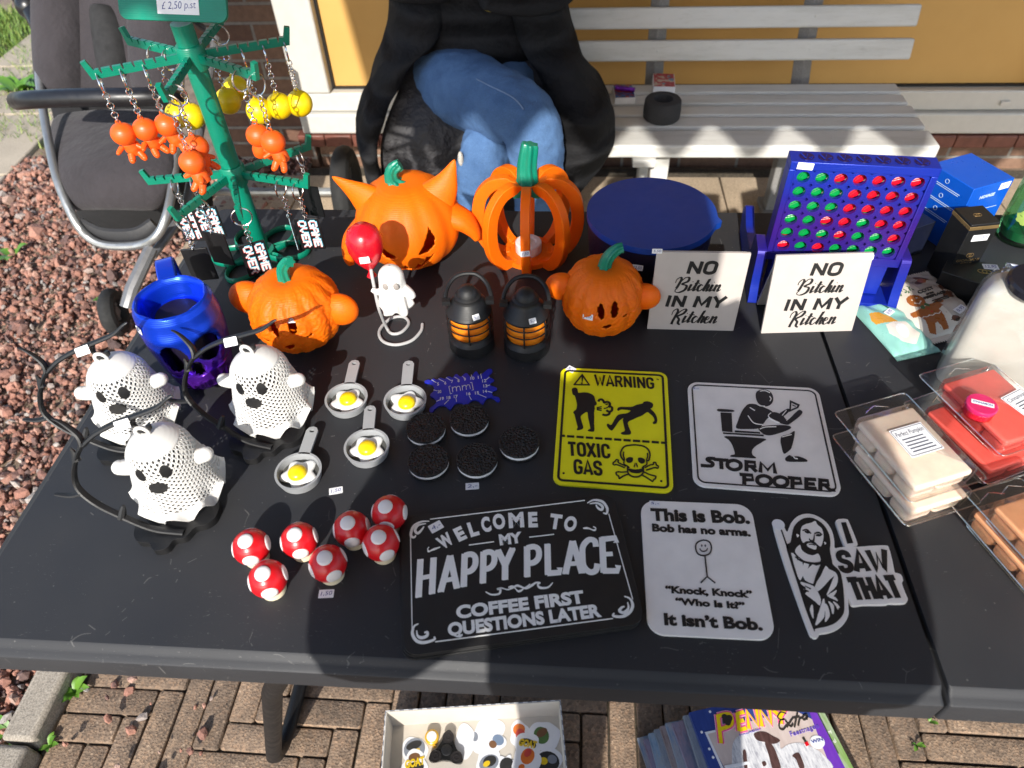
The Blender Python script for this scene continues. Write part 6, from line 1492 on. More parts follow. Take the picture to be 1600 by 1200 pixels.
    b.build('lettering', SWHT, s.t, smooth=0)
    M_ = Matrix.Translation((*s.pl(681, 823, .003), .0027)) @ Matrix.Rotation(rad(36), 4, 'Z'); price_tag('4,-', None, 0, s.t, .0135, .010, M_)
welcome(.0008, -.0015, -.0038, .004, 'black rectangular sign at the bottom of the stack under the lettered welcome sign', False)
welcome(.0044, -.0008, -.0018, -.003, 'black rectangular sign in the middle of the stack under the lettered welcome sign', False)
welcome(.0080, 0, 0, 0, 'black rectangular welcome sign with white scrollwork lettering, topmost of its stack', True)

# ---- the two standing kitchen signs
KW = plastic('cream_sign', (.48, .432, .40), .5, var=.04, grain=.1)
SCRIPT = {  # tiny cursive strokes, baseline 0, x-height 1, in advance units
    'B': (1.75, [[(.0, 1.25), (.05, 1.75), (.4, 2.1), (.62, 1.85), (.5, 1.1), (.35, .5), (.15, .45)], [(.35, .55), (.7, 1.5), (1.1, 2.1), (1.55, 2.05), (1.5, 1.5), (.9, 1.05), (1.5, .8), (1.4, .1), (.8, -.3), (.3, -.2), (.25, .15), (.45, .3)]]),
    'K': (1.45, [[(.0, 1.15), (.05, 1.75), (.4, 2.1), (.62, 1.75), (.5, 1.0), (.35, .2), (.3, -.3)], [(.5, .9), (.9, 1.7), (1.35, 2.1), (1.6, 1.95), (1.35, 1.4), (.75, .95), (1.05, .5), (1.05, -.1), (1.35, -.35)]]),
    'i': (.55, [[(.05, .3), (.3, 1.05), (.18, .35), (.2, 0), (.55, .3)], [(.38, 1.42), (.42, 1.5)]]), 't': (.62, [[(.05, .3), (.5, 1.75), (.28, .5), (.25, .02), (.6, .3)], [(.15, 1.22), (.8, 1.25)]]),
    'c': (.68, [[(.62, .85), (.42, 1.02), (.12, .65), (.15, .12), (.4, 0), (.7, .35)]]), 'h': (.85, [[(.05, .3), (.55, 1.9), (.4, 1.2), (.18, 0)], [(.2, .2), (.5, .95), (.7, .95), (.6, .3), (.65, 0), (.9, .3)]]),
    'n': (.85, [[(.1, .95), (.25, 1.0), (.12, 0)], [(.15, .2), (.5, .95), (.7, .95), (.6, .3), (.65, 0), (.95, .3)]]), 'e': (.7, [[(.1, .45), (.5, .65), (.5, .95), (.25, .95), (.1, .45), (.2, .05), (.45, 0), (.75, .35)]])}
def script_word(b, word, L, R, xh, z0, z1, thick, shear=.25):
    adv = sum(SCRIPT[c][0] for c in word); L = np.array(L); R = np.array(R); d = R-L; W_ = np.linalg.norm(d); d = d/W_; n = np.array([-d[1], d[0]]); k = W_/adv; x = 0
    for c in word:
        a, ss = SCRIPT[c]
        for l in ss: b.stroke([tuple(L+d*((x+u)*k+shear*v*xh)+n*(v*xh)) for u, v in l], thick, z0, z1, nib=True, wmin=thick*.28, n=7)
        x += a
def kitchen(label, bl, br, tl, tr, lines, tagp, tagtxt):
    A_, B__ = P(*bl), P(*br); U = (B__-A_).normalized(); w = (B__-A_).length
    best = None
    for i in range(60):
        z = T+.06+.001*i; a, c = P(*tl, z), P(*tr, z); e = abs((a-c).length-w)
        if best is None or e < best[0]: best = (e, z, a, c)
    _, z, a, c = best
    z = min(max(z, T+.098), T+.116); a, c = P(*tl, z), P(*tr, z)
    Vv = ((a+c)/2-(A_+B__)/2); pl = Plane(A_, U, Vv); h = Vv.dot(pl.V)
    t = thing('kitchen_sign', label, 'sign', tuple(A_), 0, 'cream standing kitchen signs'); t.rotation_euler = pl.M.to_euler()
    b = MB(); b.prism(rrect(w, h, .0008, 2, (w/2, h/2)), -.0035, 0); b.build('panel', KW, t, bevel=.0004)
    # bent back foot: a second leaf behind, so the sign stands like a folded tent
    iM = pl.M.inverted(); b = MB(); back = [A_+Vector((0.004, .055, .0015)), B__+Vector((-.004, .055, .0015)), pl.M @ Vector((w-.004, h-.003, -.004)), pl.M @ Vector((.004, h-.003, -.004))]
    bl_ = [iM @ q for q in back]; nrm = (bl_[1]-bl_[0]).cross(bl_[3]-bl_[0]).normalized()*.003
    b.add([tuple(q) for q in bl_]+[tuple(q-nrm) for q in bl_], [(0, 1, 2, 3), (7, 6, 5, 4), (0, 4, 5, 1), (1, 5, 6, 2), (2, 6, 7, 3), (3, 7, 4, 0)]); b.build('rear_leaf', KW, t, smooth=0)
    b = MB(); z0, z1 = -.0002, .0007
    def ln(L, R, top):
        l, r, tp = pl(*L), pl(*R), pl(*top); hh = tp[1]-l[1]; return l, r, hh
    for kind, txt, L, R, top in lines:
        l, r, hh = ln(L, R, top)
        if kind == 't': blk2(b, txt, Vector(l), Vector(r), hh, .14*hh, .0042, z0, z1)
        else: script_word(b, txt, l, r, hh, z0, z1, .0029, .12)
    l = pl(*lines[4][2]) if len(lines) > 4 else None
    b.build('lettering', SBLK, t, smooth=0)
    q = pl(*tagp); price_tag(tagtxt, None, 0, t, .012, .0065, Matrix.Translation((q[0], q[1], .0001)))
def K1(x, y): return (1000+x/8.572, 385+y/8.572)
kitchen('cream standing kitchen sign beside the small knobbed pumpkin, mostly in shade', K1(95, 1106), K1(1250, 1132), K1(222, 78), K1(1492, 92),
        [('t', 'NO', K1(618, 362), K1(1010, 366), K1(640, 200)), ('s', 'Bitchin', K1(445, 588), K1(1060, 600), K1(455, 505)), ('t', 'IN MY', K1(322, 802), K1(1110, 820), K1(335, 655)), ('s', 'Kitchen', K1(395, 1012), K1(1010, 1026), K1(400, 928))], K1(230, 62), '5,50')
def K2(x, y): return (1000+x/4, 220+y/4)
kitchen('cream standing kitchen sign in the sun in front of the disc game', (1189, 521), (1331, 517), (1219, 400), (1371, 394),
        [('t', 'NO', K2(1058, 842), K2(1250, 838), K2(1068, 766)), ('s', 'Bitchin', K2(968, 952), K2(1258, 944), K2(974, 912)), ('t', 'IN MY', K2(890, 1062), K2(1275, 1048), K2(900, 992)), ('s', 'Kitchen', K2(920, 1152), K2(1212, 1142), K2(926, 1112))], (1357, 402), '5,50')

# ---- fried egg pans
PANM = plastic('grey_print', (.30, .31, .32), .4, layers=.25, var=.05); EGGW = plastic('egg_white', (.8, .8, .79), .3, var=.02); YOLK = plastic('egg_yolk', (.85, .62, .005), .3, var=.03); PIN = plastic('pan_inside', (.085, .085, .078), .5)
def pan(px, py, tipx, tipy, rot, label, seed):
    c = P(px, py, T+.012); tip = P(tipx, tipy, T+.012); t = thing('egg_pan', label, 'toy pan', (c.x, c.y, T), 0, 'small grey frying pans with fried eggs'); g = random.Random(seed)
    R = .0255; b = MB(); b.lathe([(.0205, 0), (.0225, .001), (.0252, .012), (.0253, .0128), (.0228, .0128), (.0215, .0045), (.0, .0045)], 56); b.build('pan', PANM, t)
    b = MB(); b.lathe([(.0212, .0046), (.0, .0047)], 40); b.build('pan_floor', PIN, t)
    d = Vector((tip.x-c.x, tip.y-c.y, 0)); L = d.length; a = math.atan2(d.y, d.x); M = Matrix.Rotation(a, 4, 'Z')
    hw = .0068; pts = [(.023, -hw*.95), (L-.006, -hw), (L-.001, -hw*.6), (L, 0), (L-.001, hw*.6), (L-.006, hw), (.023, hw*.95)]
    hole = [(L-.0065+.0023*math.cos(q), .0030*math.sin(q)) for q in [2*math.pi*k/14 for k in range(14)]]
    # handle as two halves around the hole
    up = [(.023, 0), (.023, hw*.95), (L-.006, hw), (L-.0015, hw*.65), (L, 0)]+[p_ for p_ in hole[0:8]]
    lo2 = [(.023, 0)]+[hole[7]]+[p_ for p_ in hole[8:]]+[hole[0], (L, 0), (L-.0015, -hw*.65), (L-.006, -hw), (.023, -hw*.95)]
    b = MB(); b.prism([(x, y) for x, y in up], .0098, .0128, M); b.prism(lo2, .0098, .0128, M); b.build('handle', PANM, t, smooth=0)
    N = 48; ph = g.uniform(0, 6); vs = [(0, 0, .0085)]; fs = []
    for ring, (k, z) in enumerate(((.5, .0085), (.85, .0083), (.97, .0075), (1.0, .006), (.97, .0048))):
        for q in range(N):
            a = 2*math.pi*q/N; r = .0182*(1+.17*math.cos(5*a+ph)+.05*math.cos(3*a+ph*2)); vs.append((r*k*math.cos(a), r*k*math.sin(a), z))
    for q in range(N): fs.append((0, 1+q, 1+(q+1) % N))
    for ring in range(4):
        for q in range(N): fs.append((1+ring*N+q, 1+(ring+1)*N+q, 1+(ring+1)*N+(q+1) % N, 1+ring*N+(q+1) % N))
    b = MB(); b.add(vs, fs); e = b.build('egg_white', EGGW, t, smooth=60)
    b = MB(); b.lathe([(.0103, .0080), (.0101, .0105), (.0086, .0132), (.0055, .0150), (.0024, .0158), (0, .0160)], 36, (g.uniform(-.002, .002), g.uniform(-.002, .002), 0)); b.build('yolk', YOLK, e, smooth=80)
pan(541, 622, 555, 563, 0, 'grey egg pan at the upper left of its group, above the lower pans', 1)
pan(633, 625, 639, 564, 0, 'grey egg pan touching the blue gauge', 2)
pan(573, 697, 579, 634, 0, 'grey egg pan between the blue gauge pan and the front left pan', 3)
pan(466, 736, 490, 667, 0, 'grey egg pan nearest the toadstools at the lower left', 4)
# ---- cookies
ck = NT('cookie_black'); v = ck.n('ShaderNodeTexVoronoi', feature='SMOOTH_F1', i_Scale=430.0); ck.l(ck.coord(), v.inputs['Vector']); nz = ck.noise(700, 3)
ck.base((.0075, .007, .0065)); ck.set(Roughness=.55); ck.bump(v.outputs['Distance'], 1.0, .004); ck.bump(nz.outputs[0], .25, .0005); ck = ck.m
CRM = plastic('cream', (.82, .81, .80), .5)
def cookie(px, py, rz, label):
    c = P(px, py, T+.010); t = thing('sandwich_cookie', label, 'toy cookie', (c.x, c.y, T), rz, 'black sandwich cookies'); R = .0225
    for z in (0, .0076):
        b = MB(); b.lathe([(R-.0015, z), (R, z+.0008), (R, z+.0028), (R-.0008, z+.0036), (R-.0016, z+.0036), (R-.0018, z+.0031), (.0, z+.0031)], 60, fn=(lambda a, zz: 1+.006*math.cos(48*a)));
        # embossed ring marks
        if z:
            for rr, nn in ((.0188, 34), (.0155, 0), (.0118, 18), (.0085, 0)):
                if nn:
                    for k in range(nn): a = 2*math.pi*k/nn; b.box((rr*math.cos(a), rr*math.sin(a), z+.0033), (.0034, .0010, .0005), rz=a)
                else: b.torus((0, 0, z+.0031), rr, .0004, None, 50, 5)
            for k in range(8):
                a = 2*math.pi*k/8; b.tube([(.002*math.cos(a), .002*math.sin(a), z+.0032), (.0068*math.cos(a), .0068*math.sin(a), z+.0032)], .0005, 5)
        b.build('wafer', ck, t)
    b = MB(); b.lathe([(R-.0014, .0034), (R-.0004, .0042), (R-.0004, .0068), (R-.0014, .0078)], 60); b.build('cream', CRM, t, smooth=80)
for px, py, r, lb in ((665, 668, .2, 'black sandwich cookie touching the grey pan below the blue gauge'), (733, 654, .9, 'black sandwich cookie just under the blue gauge, its top edge catching sunlight'), (669, 719, 1.7, 'black sandwich cookie at the lower left of the cookies, overlapped by the one above'), (745, 717, 2.4, 'black sandwich cookie at the lower middle above the loose price tag'), (811, 690, 3.0, 'black sandwich cookie farthest right, closest to the yellow sign')):
    cookie(px, py, r, lb)
# ---- blue gauge
c = P(718, 606, T+.002); g_ = thing('thickness_gauge', 'flat blue notched measuring gauge with white millimetre numbers', 'gauge', (c.x, c.y, T))
GP = Plane((c.x, c.y, T), (1, 0, 0), (0, 1, 0)); gq = lambda x, y: GP(655+x/12.308, 565+y/12.308, .0022)
outl = [(100, 380), (130, 355), (190, 345), (215, 362), (232, 345), (275, 325), (330, 348), (370, 330), (400, 305), (460, 320), (500, 332), (535, 290), (590, 285), (640, 310), (690, 250), (730, 240), (790, 290), (830, 270), (880, 225), (930, 230), (985, 290), (1030, 250), (1070, 195), (1110, 192), (1150, 250), (1205, 240), (1290, 165), (1340, 138), (1392, 145), (1405, 182), (1360, 235), (1330, 275), (1375, 310), (1440, 345), (1420, 375), (1370, 400), (1372, 452), (1420, 472), (1490, 500), (1485, 535), (1420, 560), (1400, 610), (1425, 660), (1480, 672), (1530, 685), (1556, 730), (1535, 758), (1480, 755), (1440, 715), (1380, 685), (1310, 695), (1262, 745), (1228, 805), (1190, 800), (1150, 760), (1080, 730), (1000, 750), (955, 800), (920, 838), (880, 825), (820, 795), (740, 790), (670, 825), (620, 900), (585, 918), (550, 895), (510, 850), (440, 840), (360, 860), (290, 920), (250, 970), (205, 968), (198, 905), (240, 865), (300, 820), (330, 770), (300, 715), (260, 690), (210, 660), (215, 620), (270, 575), (285, 520), (270, 460), (220, 420), (150, 408), (110, 402)]
b = MB(); b.prism([(q.x, q.y) for q in catmull([(*gq(*a), 0) for a in outl], 2, True)], 0, .0022); b.build('plate', plastic('gauge_blue', (.012, .022, .42), .35, layers=0, var=.06), g_, bevel=.0002)
b = MB()
for n_, x, y, (x0, y0), (x1, y1) in (('5', 345, 460, (240, 352), (328, 405)), ('6', 485, 440, (372, 332), (480, 388)), ('7', 615, 410, (520, 310), (612, 365)), ('8', 740, 395, (680, 298), (745, 335)), ('9', 862, 370, (832, 285), (870, 318)), ('10', 988, 350, (1000, 255), (1015, 300)), ('11', 1130, 330, (1190, 232), (1178, 262)), ('12', 1215, 400, (1350, 298), (1280, 358)), ('13', 1238, 498, (1362, 450), (1312, 466)), ('14', 1230, 602, (1402, 592), (1318, 575)), ('15', 1075, 632, (1290, 690), (1130, 625)), ('16', 912, 648, (1005, 735), (960, 660)), ('17', 668, 700, (718, 772), (705, 700)), ('18', 530, 722, (485, 822), (570, 735)), ('19', 402, 740, (330, 768), (400, 735)), ('20', 352, 608, (275, 545), (340, 562))):
    wd = 38*len(n_); b.flat_text(n_, gq(x, y), gq(x+wd, y-wd*.1), (Vector(gq(x, y))-Vector(gq(x+10, y-55))).length, .0020, .0025, .02); b.stroke([gq(x0, y0), gq(x1, y1)], .0007, .002, .0025)
for l in ([(600, 470), (570, 482), (600, 622), (632, 612)], [(980, 405), (1012, 402), (1042, 545), (1010, 552)], [(635, 490), (648, 590)], [(640, 530), (660, 495), (700, 488), (715, 520), (722, 572)], [(715, 520), (735, 482), (770, 478), (785, 505), (795, 560)], [(825, 460), (835, 550)], [(830, 500), (850, 465), (885, 458), (900, 485), (908, 540)], [(902, 490), (925, 452), (960, 450), (975, 478), (985, 528)]):
    b.stroke([gq(*a) for a in l], .0008, .002, .0025, smooth=len(l) > 4)
b.build('lettering', plastic('gauge_white', (.6, .6, .62), .5), g_, smooth=0)
# ---- toadstools
RED = plastic('toadstool_red', (.62, .006, .012), .33, layers=.12, var=.05, coat=.1); SPOT = plastic('toadstool_white', (.76, .72, .72), .42, layers=.15, var=.03); STEM = plastic('toadstool_stem', (.72, .64, .46), .45)
def toad(px, py, rz, label, tilt=(0, 0)):
    c = P(px, py, T+.024); t = thing('toadstool', label, 'toadstool', (c.x, c.y, T), rz, 'small red toadstools with white spots'); R = .0178; C_ = Vector((0, 0, .0225))
    b = MB(); b.lathe([(.0098, 0), (.0118, .001), (.0125, .006), (.0118, .012)], 32); b.build('stem', STEM, t)
    b = MB(); b.sphere(C_, (R, R, R*.985), 44, 28); cp = b.build('cap', RED, t, smooth=80)
    for az, el, w in ((rad(-90), rad(78), rad(25)), (rad(-72), rad(2), rad(26)), (rad(18), rad(5), rad(26)), (rad(108), rad(4), rad(26)), (rad(198), rad(5), rad(26))):
        d = Vector((math.cos(az)*math.cos(el), math.sin(az)*math.cos(el), math.sin(el))); q = d.to_track_quat('Z', 'Y'); b = MB(); vs = [tuple(C_+d*(R+.0004))]; fs = []; N = 30
        for i, k in enumerate((.33, .66, .94, 1.0)):
            for j in range(N):
                a = 2*math.pi*j/N; th = w*k; v = Vector((math.sin(th)*math.cos(a), math.sin(th)*math.sin(a), math.cos(th))); rr = R+(.00045 if i < 3 else -.0002); p_ = C_+(q @ v)*rr; vs.append((p_.x, p_.y, p_.z))
        for j in range(N): fs.append((0, 1+j, 1+(j+1) % N))
        for i in range(3):
            for j in range(N): fs.append((1+i*N+j, 1+(i+1)*N+j, 1+(i+1)*N+(j+1) % N, 1+i*N+(j+1) % N))
        b.add(vs, fs); b.build('spot', SPOT, cp, smooth=60)
for px, py, r, lb in ((392, 853, -.02, 'red toadstool at the upper left of the group, touching the one below it'), (467, 843, .05, 'red toadstool standing free, second from the left in the back row'), (418, 903, .1, 'red toadstool nearest the table edge at the lower left'), (512, 879, .3, 'red toadstool just above the loose price tag'), (549, 825, -.05, 'red toadstool half in shade, left of the shaded pair'), (608, 800, -.3, 'red toadstool farthest back in the shade'), (595, 847, .25, 'shaded red toadstool closest to the black welcome sign')):
    toad(px, py, r, lb)
# ---- loose price tags
for px, py, a, tx, lb in ((525, 767, .25, '1,50', 'small loose paper price tag beside the front egg pan'), (738, 760, .12, '2,-', 'small loose paper price tag below the black cookies'), (510, 928, .1, '1,50', 'small loose paper price tag below the red toadstools')):
    p = P(px, py); price_tag(tx, (p.x, p.y, T+.0002), a, None, .0145, .0085, label=lb, cat='price tag', group='loose price tags on the table')
# ================================================================== RIGHT HALF OF THE STALL
# ---- round basket with a blue lid
p = P(1016, 392); p = Vector((P(1018, 330, T+.097).x, P(1018, 330, T+.097).y, T)); bk_ = thing('lidded_basket', 'large round dark purple box with a flat blue lid behind the kitchen sign', 'box', tuple(p))
RL = (P(1120, 330, T+.097)-P(917, 330, T+.097)).length/2
b = MB(); b.lathe([(RL*.86, 0), (RL*.88, .002), (RL*.93, .03), (RL*.955, .06), (RL*.965, .085), (RL*.93, .086), (RL*.9, .005), (0, .004)], 120, fn=lambda a, z: 1+.006*math.cos(60*a+z*260))
BP = plastic('basket_purple', (.006, .005, .022), .45, layers=.3); b.build('basket', BP, bk_, smooth=50)
b = MB(); prof = [(RL*1.0*math.cos(a), RL*1.0*math.sin(a)) for a in [2*math.pi*k/120 for k in range(120)]]
o_ = []
for k in range(160):
    a = 2*math.pi*k/160; d = ((a-rad(-14)+math.pi) % (2*math.pi))-math.pi; r = RL*(1+.075*math.exp(-(d/.07)**2)); o_.append((r*math.cos(a), r*math.sin(a)))
b.prism(o_, .088, .097); b.build('lid', plastic('lid_blue', (.004, .046, .29), .42, layers=.0, var=.05, grain=.15), bk_, smooth=40, bevel=.001)
sticker_at(bk_, '12,50', 0, 0, (-.02, -RL*.955, .066), (-.2, -1, .2), .014, .008, 0)

# ---- disc game
O_ = P(1243, 262, .93); R0 = P(1458, 273, .93); U_ = (R0-O_); U_.z = 0; U_.normalize(); Wg = (R0-O_).length
game = thing('disc_game', 'upright blue and purple four in a row game rack filled with red and green discs', 'board game', (O_.x, O_.y, T)); game.rotation_euler = (0, 0, math.atan2(U_.y, U_.x))
GB = NT('silk_game'); gx = GB.n('ShaderNodeSeparateXYZ'); GB.l(GB.coord(), gx.inputs[0]); gw = GB.n('ShaderNodeMath', operation='MULTIPLY_ADD', i_1=36.0, i_2=-2.3); GB.l(gx.outputs[2], gw.inputs[0]); gs_ = GB.n('ShaderNodeMath', operation='SINE'); GB.l(gw.outputs[0], gs_.inputs[0])
gmr = GB.n('ShaderNodeMapRange', i_1=-1.0, i_2=1.0, i_3=0.0, i_4=1.0); GB.l(gs_.outputs[0], gmr.inputs[0])
GB.base(GB.ramp(gmr.outputs[0], [(0, (.008, .030, .38)), (.5, (.017, .017, .28)), (1, (.045, .012, .21))])); GB.set(Roughness=.32, Metallic=.3)
gl = GB.n('ShaderNodeTexWave', bands_direction='Z', i_Scale=160); GB.l(GB.coord(), gl.inputs['Vector']); GB.bump(gl.outputs['Fac'], .2, .0004); GB = GB.m
zt = .93-T; pu, pv = .0211, .0193; u0, v0 = .0120, -.0123; hr = .0074
def hole_plate(b, y0, y1):
    """front sheet with 7 x 6 round holes"""
    N = 24
    for r in range(6):
        for c in range(7):
            cx, cz = u0+c*pu, zt+v0-r*pv; sq = []; ci = []
            for k in range(N):
                a = 2*math.pi*(k+.5)/N; ca, sa = math.cos(a), math.sin(a); m_ = max(abs(ca), abs(sa)); sq.append((cx+pu/2*ca/m_, cz+pv/2*sa/m_)); ci.append((cx+hr*ca, cz+hr*sa))
            vs = [(x, y0, z) for x, z in sq]+[(x, y0, z) for x, z in ci]+[(x, y1, z) for x, z in sq]+[(x, y1, z) for x, z in ci]; fs = []
            for k in range(N):
                j = (k+1) % N; fs += [(k, j, N+j, N+k), (2*N+j, 2*N+k, 3*N+k, 3*N+j), (N+k, N+j, 3*N+j, 3*N+k)]
            b.add(vs, fs)
gx0, gx1 = u0-pu/2, u0+6.5*pu; gz1, gz0 = zt+v0+pv/2, zt+v0-5.5*pv
b = MB(); hole_plate(b, .001, .0062); b.build('front_grid', GB, game, smooth=30)
b = MB(); hole_plate(b, .0185, .0205); b.build('back_grid', GB, game, smooth=30)
b = MB(); xm = (gx0+gx1)/2; w_ = gx1-gx0
b.box((xm, .0125, (gz1+zt+.008)/2+.0), (w_+.016, .0265, zt+.008-gz1)); b.box((xm, .0125, gz0-.006), (w_+.016, .0265, .012))
for x in (gx0-.004, gx1+.004): b.box((x, .0125, (gz0+gz1)/2), (.0078, .0265, gz1-gz0))
for x in (gx0-.0008, gx1+.0008): b.box((x, .0, (gz0+gz1)/2), (.0016, .0032, gz1-gz0))
b.build('frame', GB, game, bevel=.0008)
b = MB(); dk = plastic('slot_dark', (.012, .006, .07), .3)
for c in range(7): b.prism(ell(u0+c*pu, .0125, .0085, .0088), zt+.0079, zt+.0086)
b.build('slot', dk, game, smooth=0)
b = MB()
for c in range(7):
    x = u0+c*pu; b.tube([(x-.006, .018, zt+.0088), (x-.0015, .007, zt+.0088), (x+.001, .017, zt+.0088)], .0008, 6); b.tube([(x+.002, .008, zt+.0088), (x+.0065, .011, zt+.0088), (x+.004, .006, zt+.0088)], .0006, 6)
b.build('slot_rim', GB, game)
for x, s_ in ((gx0-.0135, -1), (gx1+.0135, 1)):
    b = MB(); M = Matrix(((0, 0, 1, x), (1, 0, 0, 0), (0, 1, 0, 0), (0, 0, 0, 1)))
    b.prism(round_poly([(-.022, 0), (.15, 0), (.165, .03), (.150, .046), (.110, .034), (.045, .040), (.036, .075), (-.004, .075), (-.012, .028)], .006, 3), -.006, .006, M); b.build('foot', GB, game, smooth=40, bevel=.0006)
b = MB(); b.box((xm, .004, .006), (w_+.02, .04, .012)); b.box((xm, .0125, (gz0-.0125+.0125)/2), (w_*.96, .02, gz0-.0265)); b.box((xm, .095, .004), (w_+.018, .012, .008)); b.build('base_tray', GB, game, bevel=.001)
RD = plastic('disc_red', (.55, .004, .02), .32, var=.05, layers=.15); GD = plastic('disc_green', (.0, .27, .055), .32, var=.05, layers=.15)
grid = ['GGRRRRR', 'GGGRRRR', 'GGGRRRR', 'GGRRGRR', 'GGGRGGR', 'RGRGGGG']
ordn = ['first', 'second', 'third', 'fourth', 'fifth', 'sixth', 'seventh']
def disc_mesh(mat, name):
    b = MB(); Q = Matrix.Rotation(rad(90), 4, 'X'); b.lathe([(.0085, -.0035), (.0092, -.0028), (.0092, .0028), (.0085, .0035), (.0078, .0035), (.0074, .0024), (.0, .0024)], 36, M=Q); b.lathe([(.0, -.0035), (.0085, -.0035)], 36, M=Q)
    b.tube([(-.0055, -.0030, -.0045), (.0055, -.0030, .0045)], .0012, 6); b.tube([(-.003, -.0028, -.006), (.0062, -.0028, .0018)], .0009, 6)
    return b.build(name, mat, None, smooth=40)
proto = {}
Mg = Matrix.Translation((O_.x, O_.y, T)) @ Matrix.Rotation(math.atan2(U_.y, U_.x), 4, 'Z')
for r in range(6):
    for c in range(7):
        k = grid[r][c]
        if k not in proto: d = proto[k] = disc_mesh(RD if k == 'R' else GD, 'game_disc')
        else: d = proto[k].copy(); COL.objects.link(d)
        d.location = Mg @ Vector((u0+c*pu, .0138, zt+v0-r*pv)); d.rotation_euler = (0, random.uniform(-.5, .5), game.rotation_euler[2])
        tag(d, '%s game disc, %s column from the left, %s row from the top' % ('red' if k == 'R' else 'green', ordn[c], ordn[r]), 'game disc', ('red' if k == 'R' else 'green')+' discs in the game rack')
sticker_at(game, '12,50', 0, 0, (.010, -.0012, zt+.0035), (0, -1, 0), .018, .0085, -.05)

# ---- cartons
def carton(name, label, corners, z0, z1, mat, parts=None):
    c = sum((Vector((*q, 0)) for q in corners), Vector())/4; u = Vector((corners[1][0]-corners[0][0], corners[1][1]-corners[0][1], 0)); w = u.length; v = Vector((corners[3][0]-corners[0][0], corners[3][1]-corners[0][1], 0)); d = v.length
    t = thing(name, label, 'box', (c.x, c.y, z0), math.atan2(u.y, u.x)); b = MB(); b.box((0, 0, (z1-z0)/2), (w, d, z1-z0)); b.build('carton', mat, t, bevel=.0008); return t, w, d, z1-z0
CBLUE = plastic('carton_blue', (.002, .085, .52), .32, var=.04, coat=.2); CBLK = plastic('carton_black', (.010, .010, .010), .38, var=.2, coat=.15); CNAVY = plastic('carton_navy', (.006, .008, .022), .4, var=.2); GOLD = plastic('gold_foil', (.55, .36, .15), .3, metallic=.8, var=.15); SILV = plastic('pale_print', (.5, .62, .75), .4)
t, w, d, h = carton('cosmetic_box', 'bright blue cosmetic carton at the back corner right of the disc game', [(.540, .874), (.604, .904), (.580, .975), (.516, .945)], T, .84, CBLUE)
F_ = Matrix(((1, 0, 0, 0), (0, 0, -1, -d/2), (0, 1, 0, 0), (0, 0, 0, 1))); L_ = Matrix(((0, 0, -1, -w/2), (-1, 0, 0, 0), (0, 1, 0, 0), (0, 0, 0, 1)))
b = MB(); b.flat_text('NOVAGE', (-.016, .080), (.010, .080), .0048, -.0002, .0004, .03, M=F_); b.stroke([(-.02, .062), (.026, .060)], .0006, -.0002, .0004, M=F_)
for k, z in enumerate((.086, .064, .044)):
    b.stroke([(-.004+.003*math.cos(a), z+.004+.003*math.sin(a)) for a in [6.283*q/10 for q in range(10)]], .0006, -.0002, .0004, M=L_, closed=True)
    b.stroke([(-.022, z-.004), (.022, z-.004)], .0008, -.0002, .0004, M=L_); b.stroke([(-.018, z-.0065), (.02, z-.0065)], .0007, -.0002, .0004, M=L_)
b.build('lettering', SILV, t, smooth=0)
price_tag('19,95', None, 0, t, .018, .010, F_ @ Matrix.Translation((.022, .092, .0003)))
t, w, d, h = carton('cosmetic_box', 'dark navy carton with fine print between the game rack and the black gold banded carton', [(.455, .842), (.512, .872), (.486, .925), (.429, .895)], T, .792, CNAVY)
b = MB(); g_r = random.Random(4)
for k in range(9): b.stroke([(-w/2+.008, d/2-.006-k*.0055), (w/2-.008-g_r.uniform(0, .02), d/2-.006-k*.0055)], .0011, h-.0002, h+.0003)
b.build('fine_print', plastic('dim_print', (.05, .055, .08), .5), t, smooth=0)
t, w, d, h = carton('cosmetic_box', 'slim upright black carton with a gold band in front of the blue carton', [(.513, .799), (.551, .806), (.548, .846), (.510, .839)], T, .835, CBLK)
F_ = Matrix(((1, 0, 0, 0), (0, 0, -1, -d/2), (0, 1, 0, 0), (0, 0, 0, 1)))
b = MB(); b.box((0, 0, h-.006), (w+.0008, d+.0008, .005)); b.build('gold_band', GOLD, t, bevel=.0003)
b = MB(); b.flat_text('GIORDANI', (-.0155, .037), (.0155, .037), .0038, -.0002, .0004, .0, M=F_); b.flat_text('GOLD', (-.008, .0315), (.008, .0315), .0036, -.0002, .0004, .0, M=F_)
for dx in (-.0018, .0018): b.stroke([(dx+.003*math.cos(a), .0465+.003*math.sin(a)) for a in [6.283*q/12 for q in range(12)]], .0006, -.0002, .0004, M=F_, closed=True)
Tp = Matrix.Translation((0, 0, h))
for dx in (-.0018, .0018): b.stroke([(dx+.0034*math.cos(a), .003*math.sin(a)) for a in [6.283*q/12 for q in range(12)]], .0006, -.0002, .0004, M=Tp, closed=True)
b.build('lettering', GOLD, t, smooth=0); price_tag('10,00', None, 0, t, .022, .0095, F_ @ Matrix.Translation((.001, .074, .0004)))
c_ = P(1553, 432, T+.034); t = thing('cosmetic_box', 'flat lying black carton with a gold emblem below the green bottle', 'box', (c_.x, c_.y, T), rad(-33)); b = MB(); b.box((0, 0, .017), (.115, .05, .034)); b.build('carton', CBLK, t, bevel=.0008)
b = MB(); Tp = Matrix.Translation((-.012, .004, .034)) @ Matrix.Rotation(rad(20), 4, 'Z')
for dx in (-.0026, .0026): b.stroke([(dx+.0055*math.cos(a), .004*math.sin(a)) for a in [6.283*q/14 for q in range(14)]], .0009, -.0002, .0004, M=Tp, closed=True)
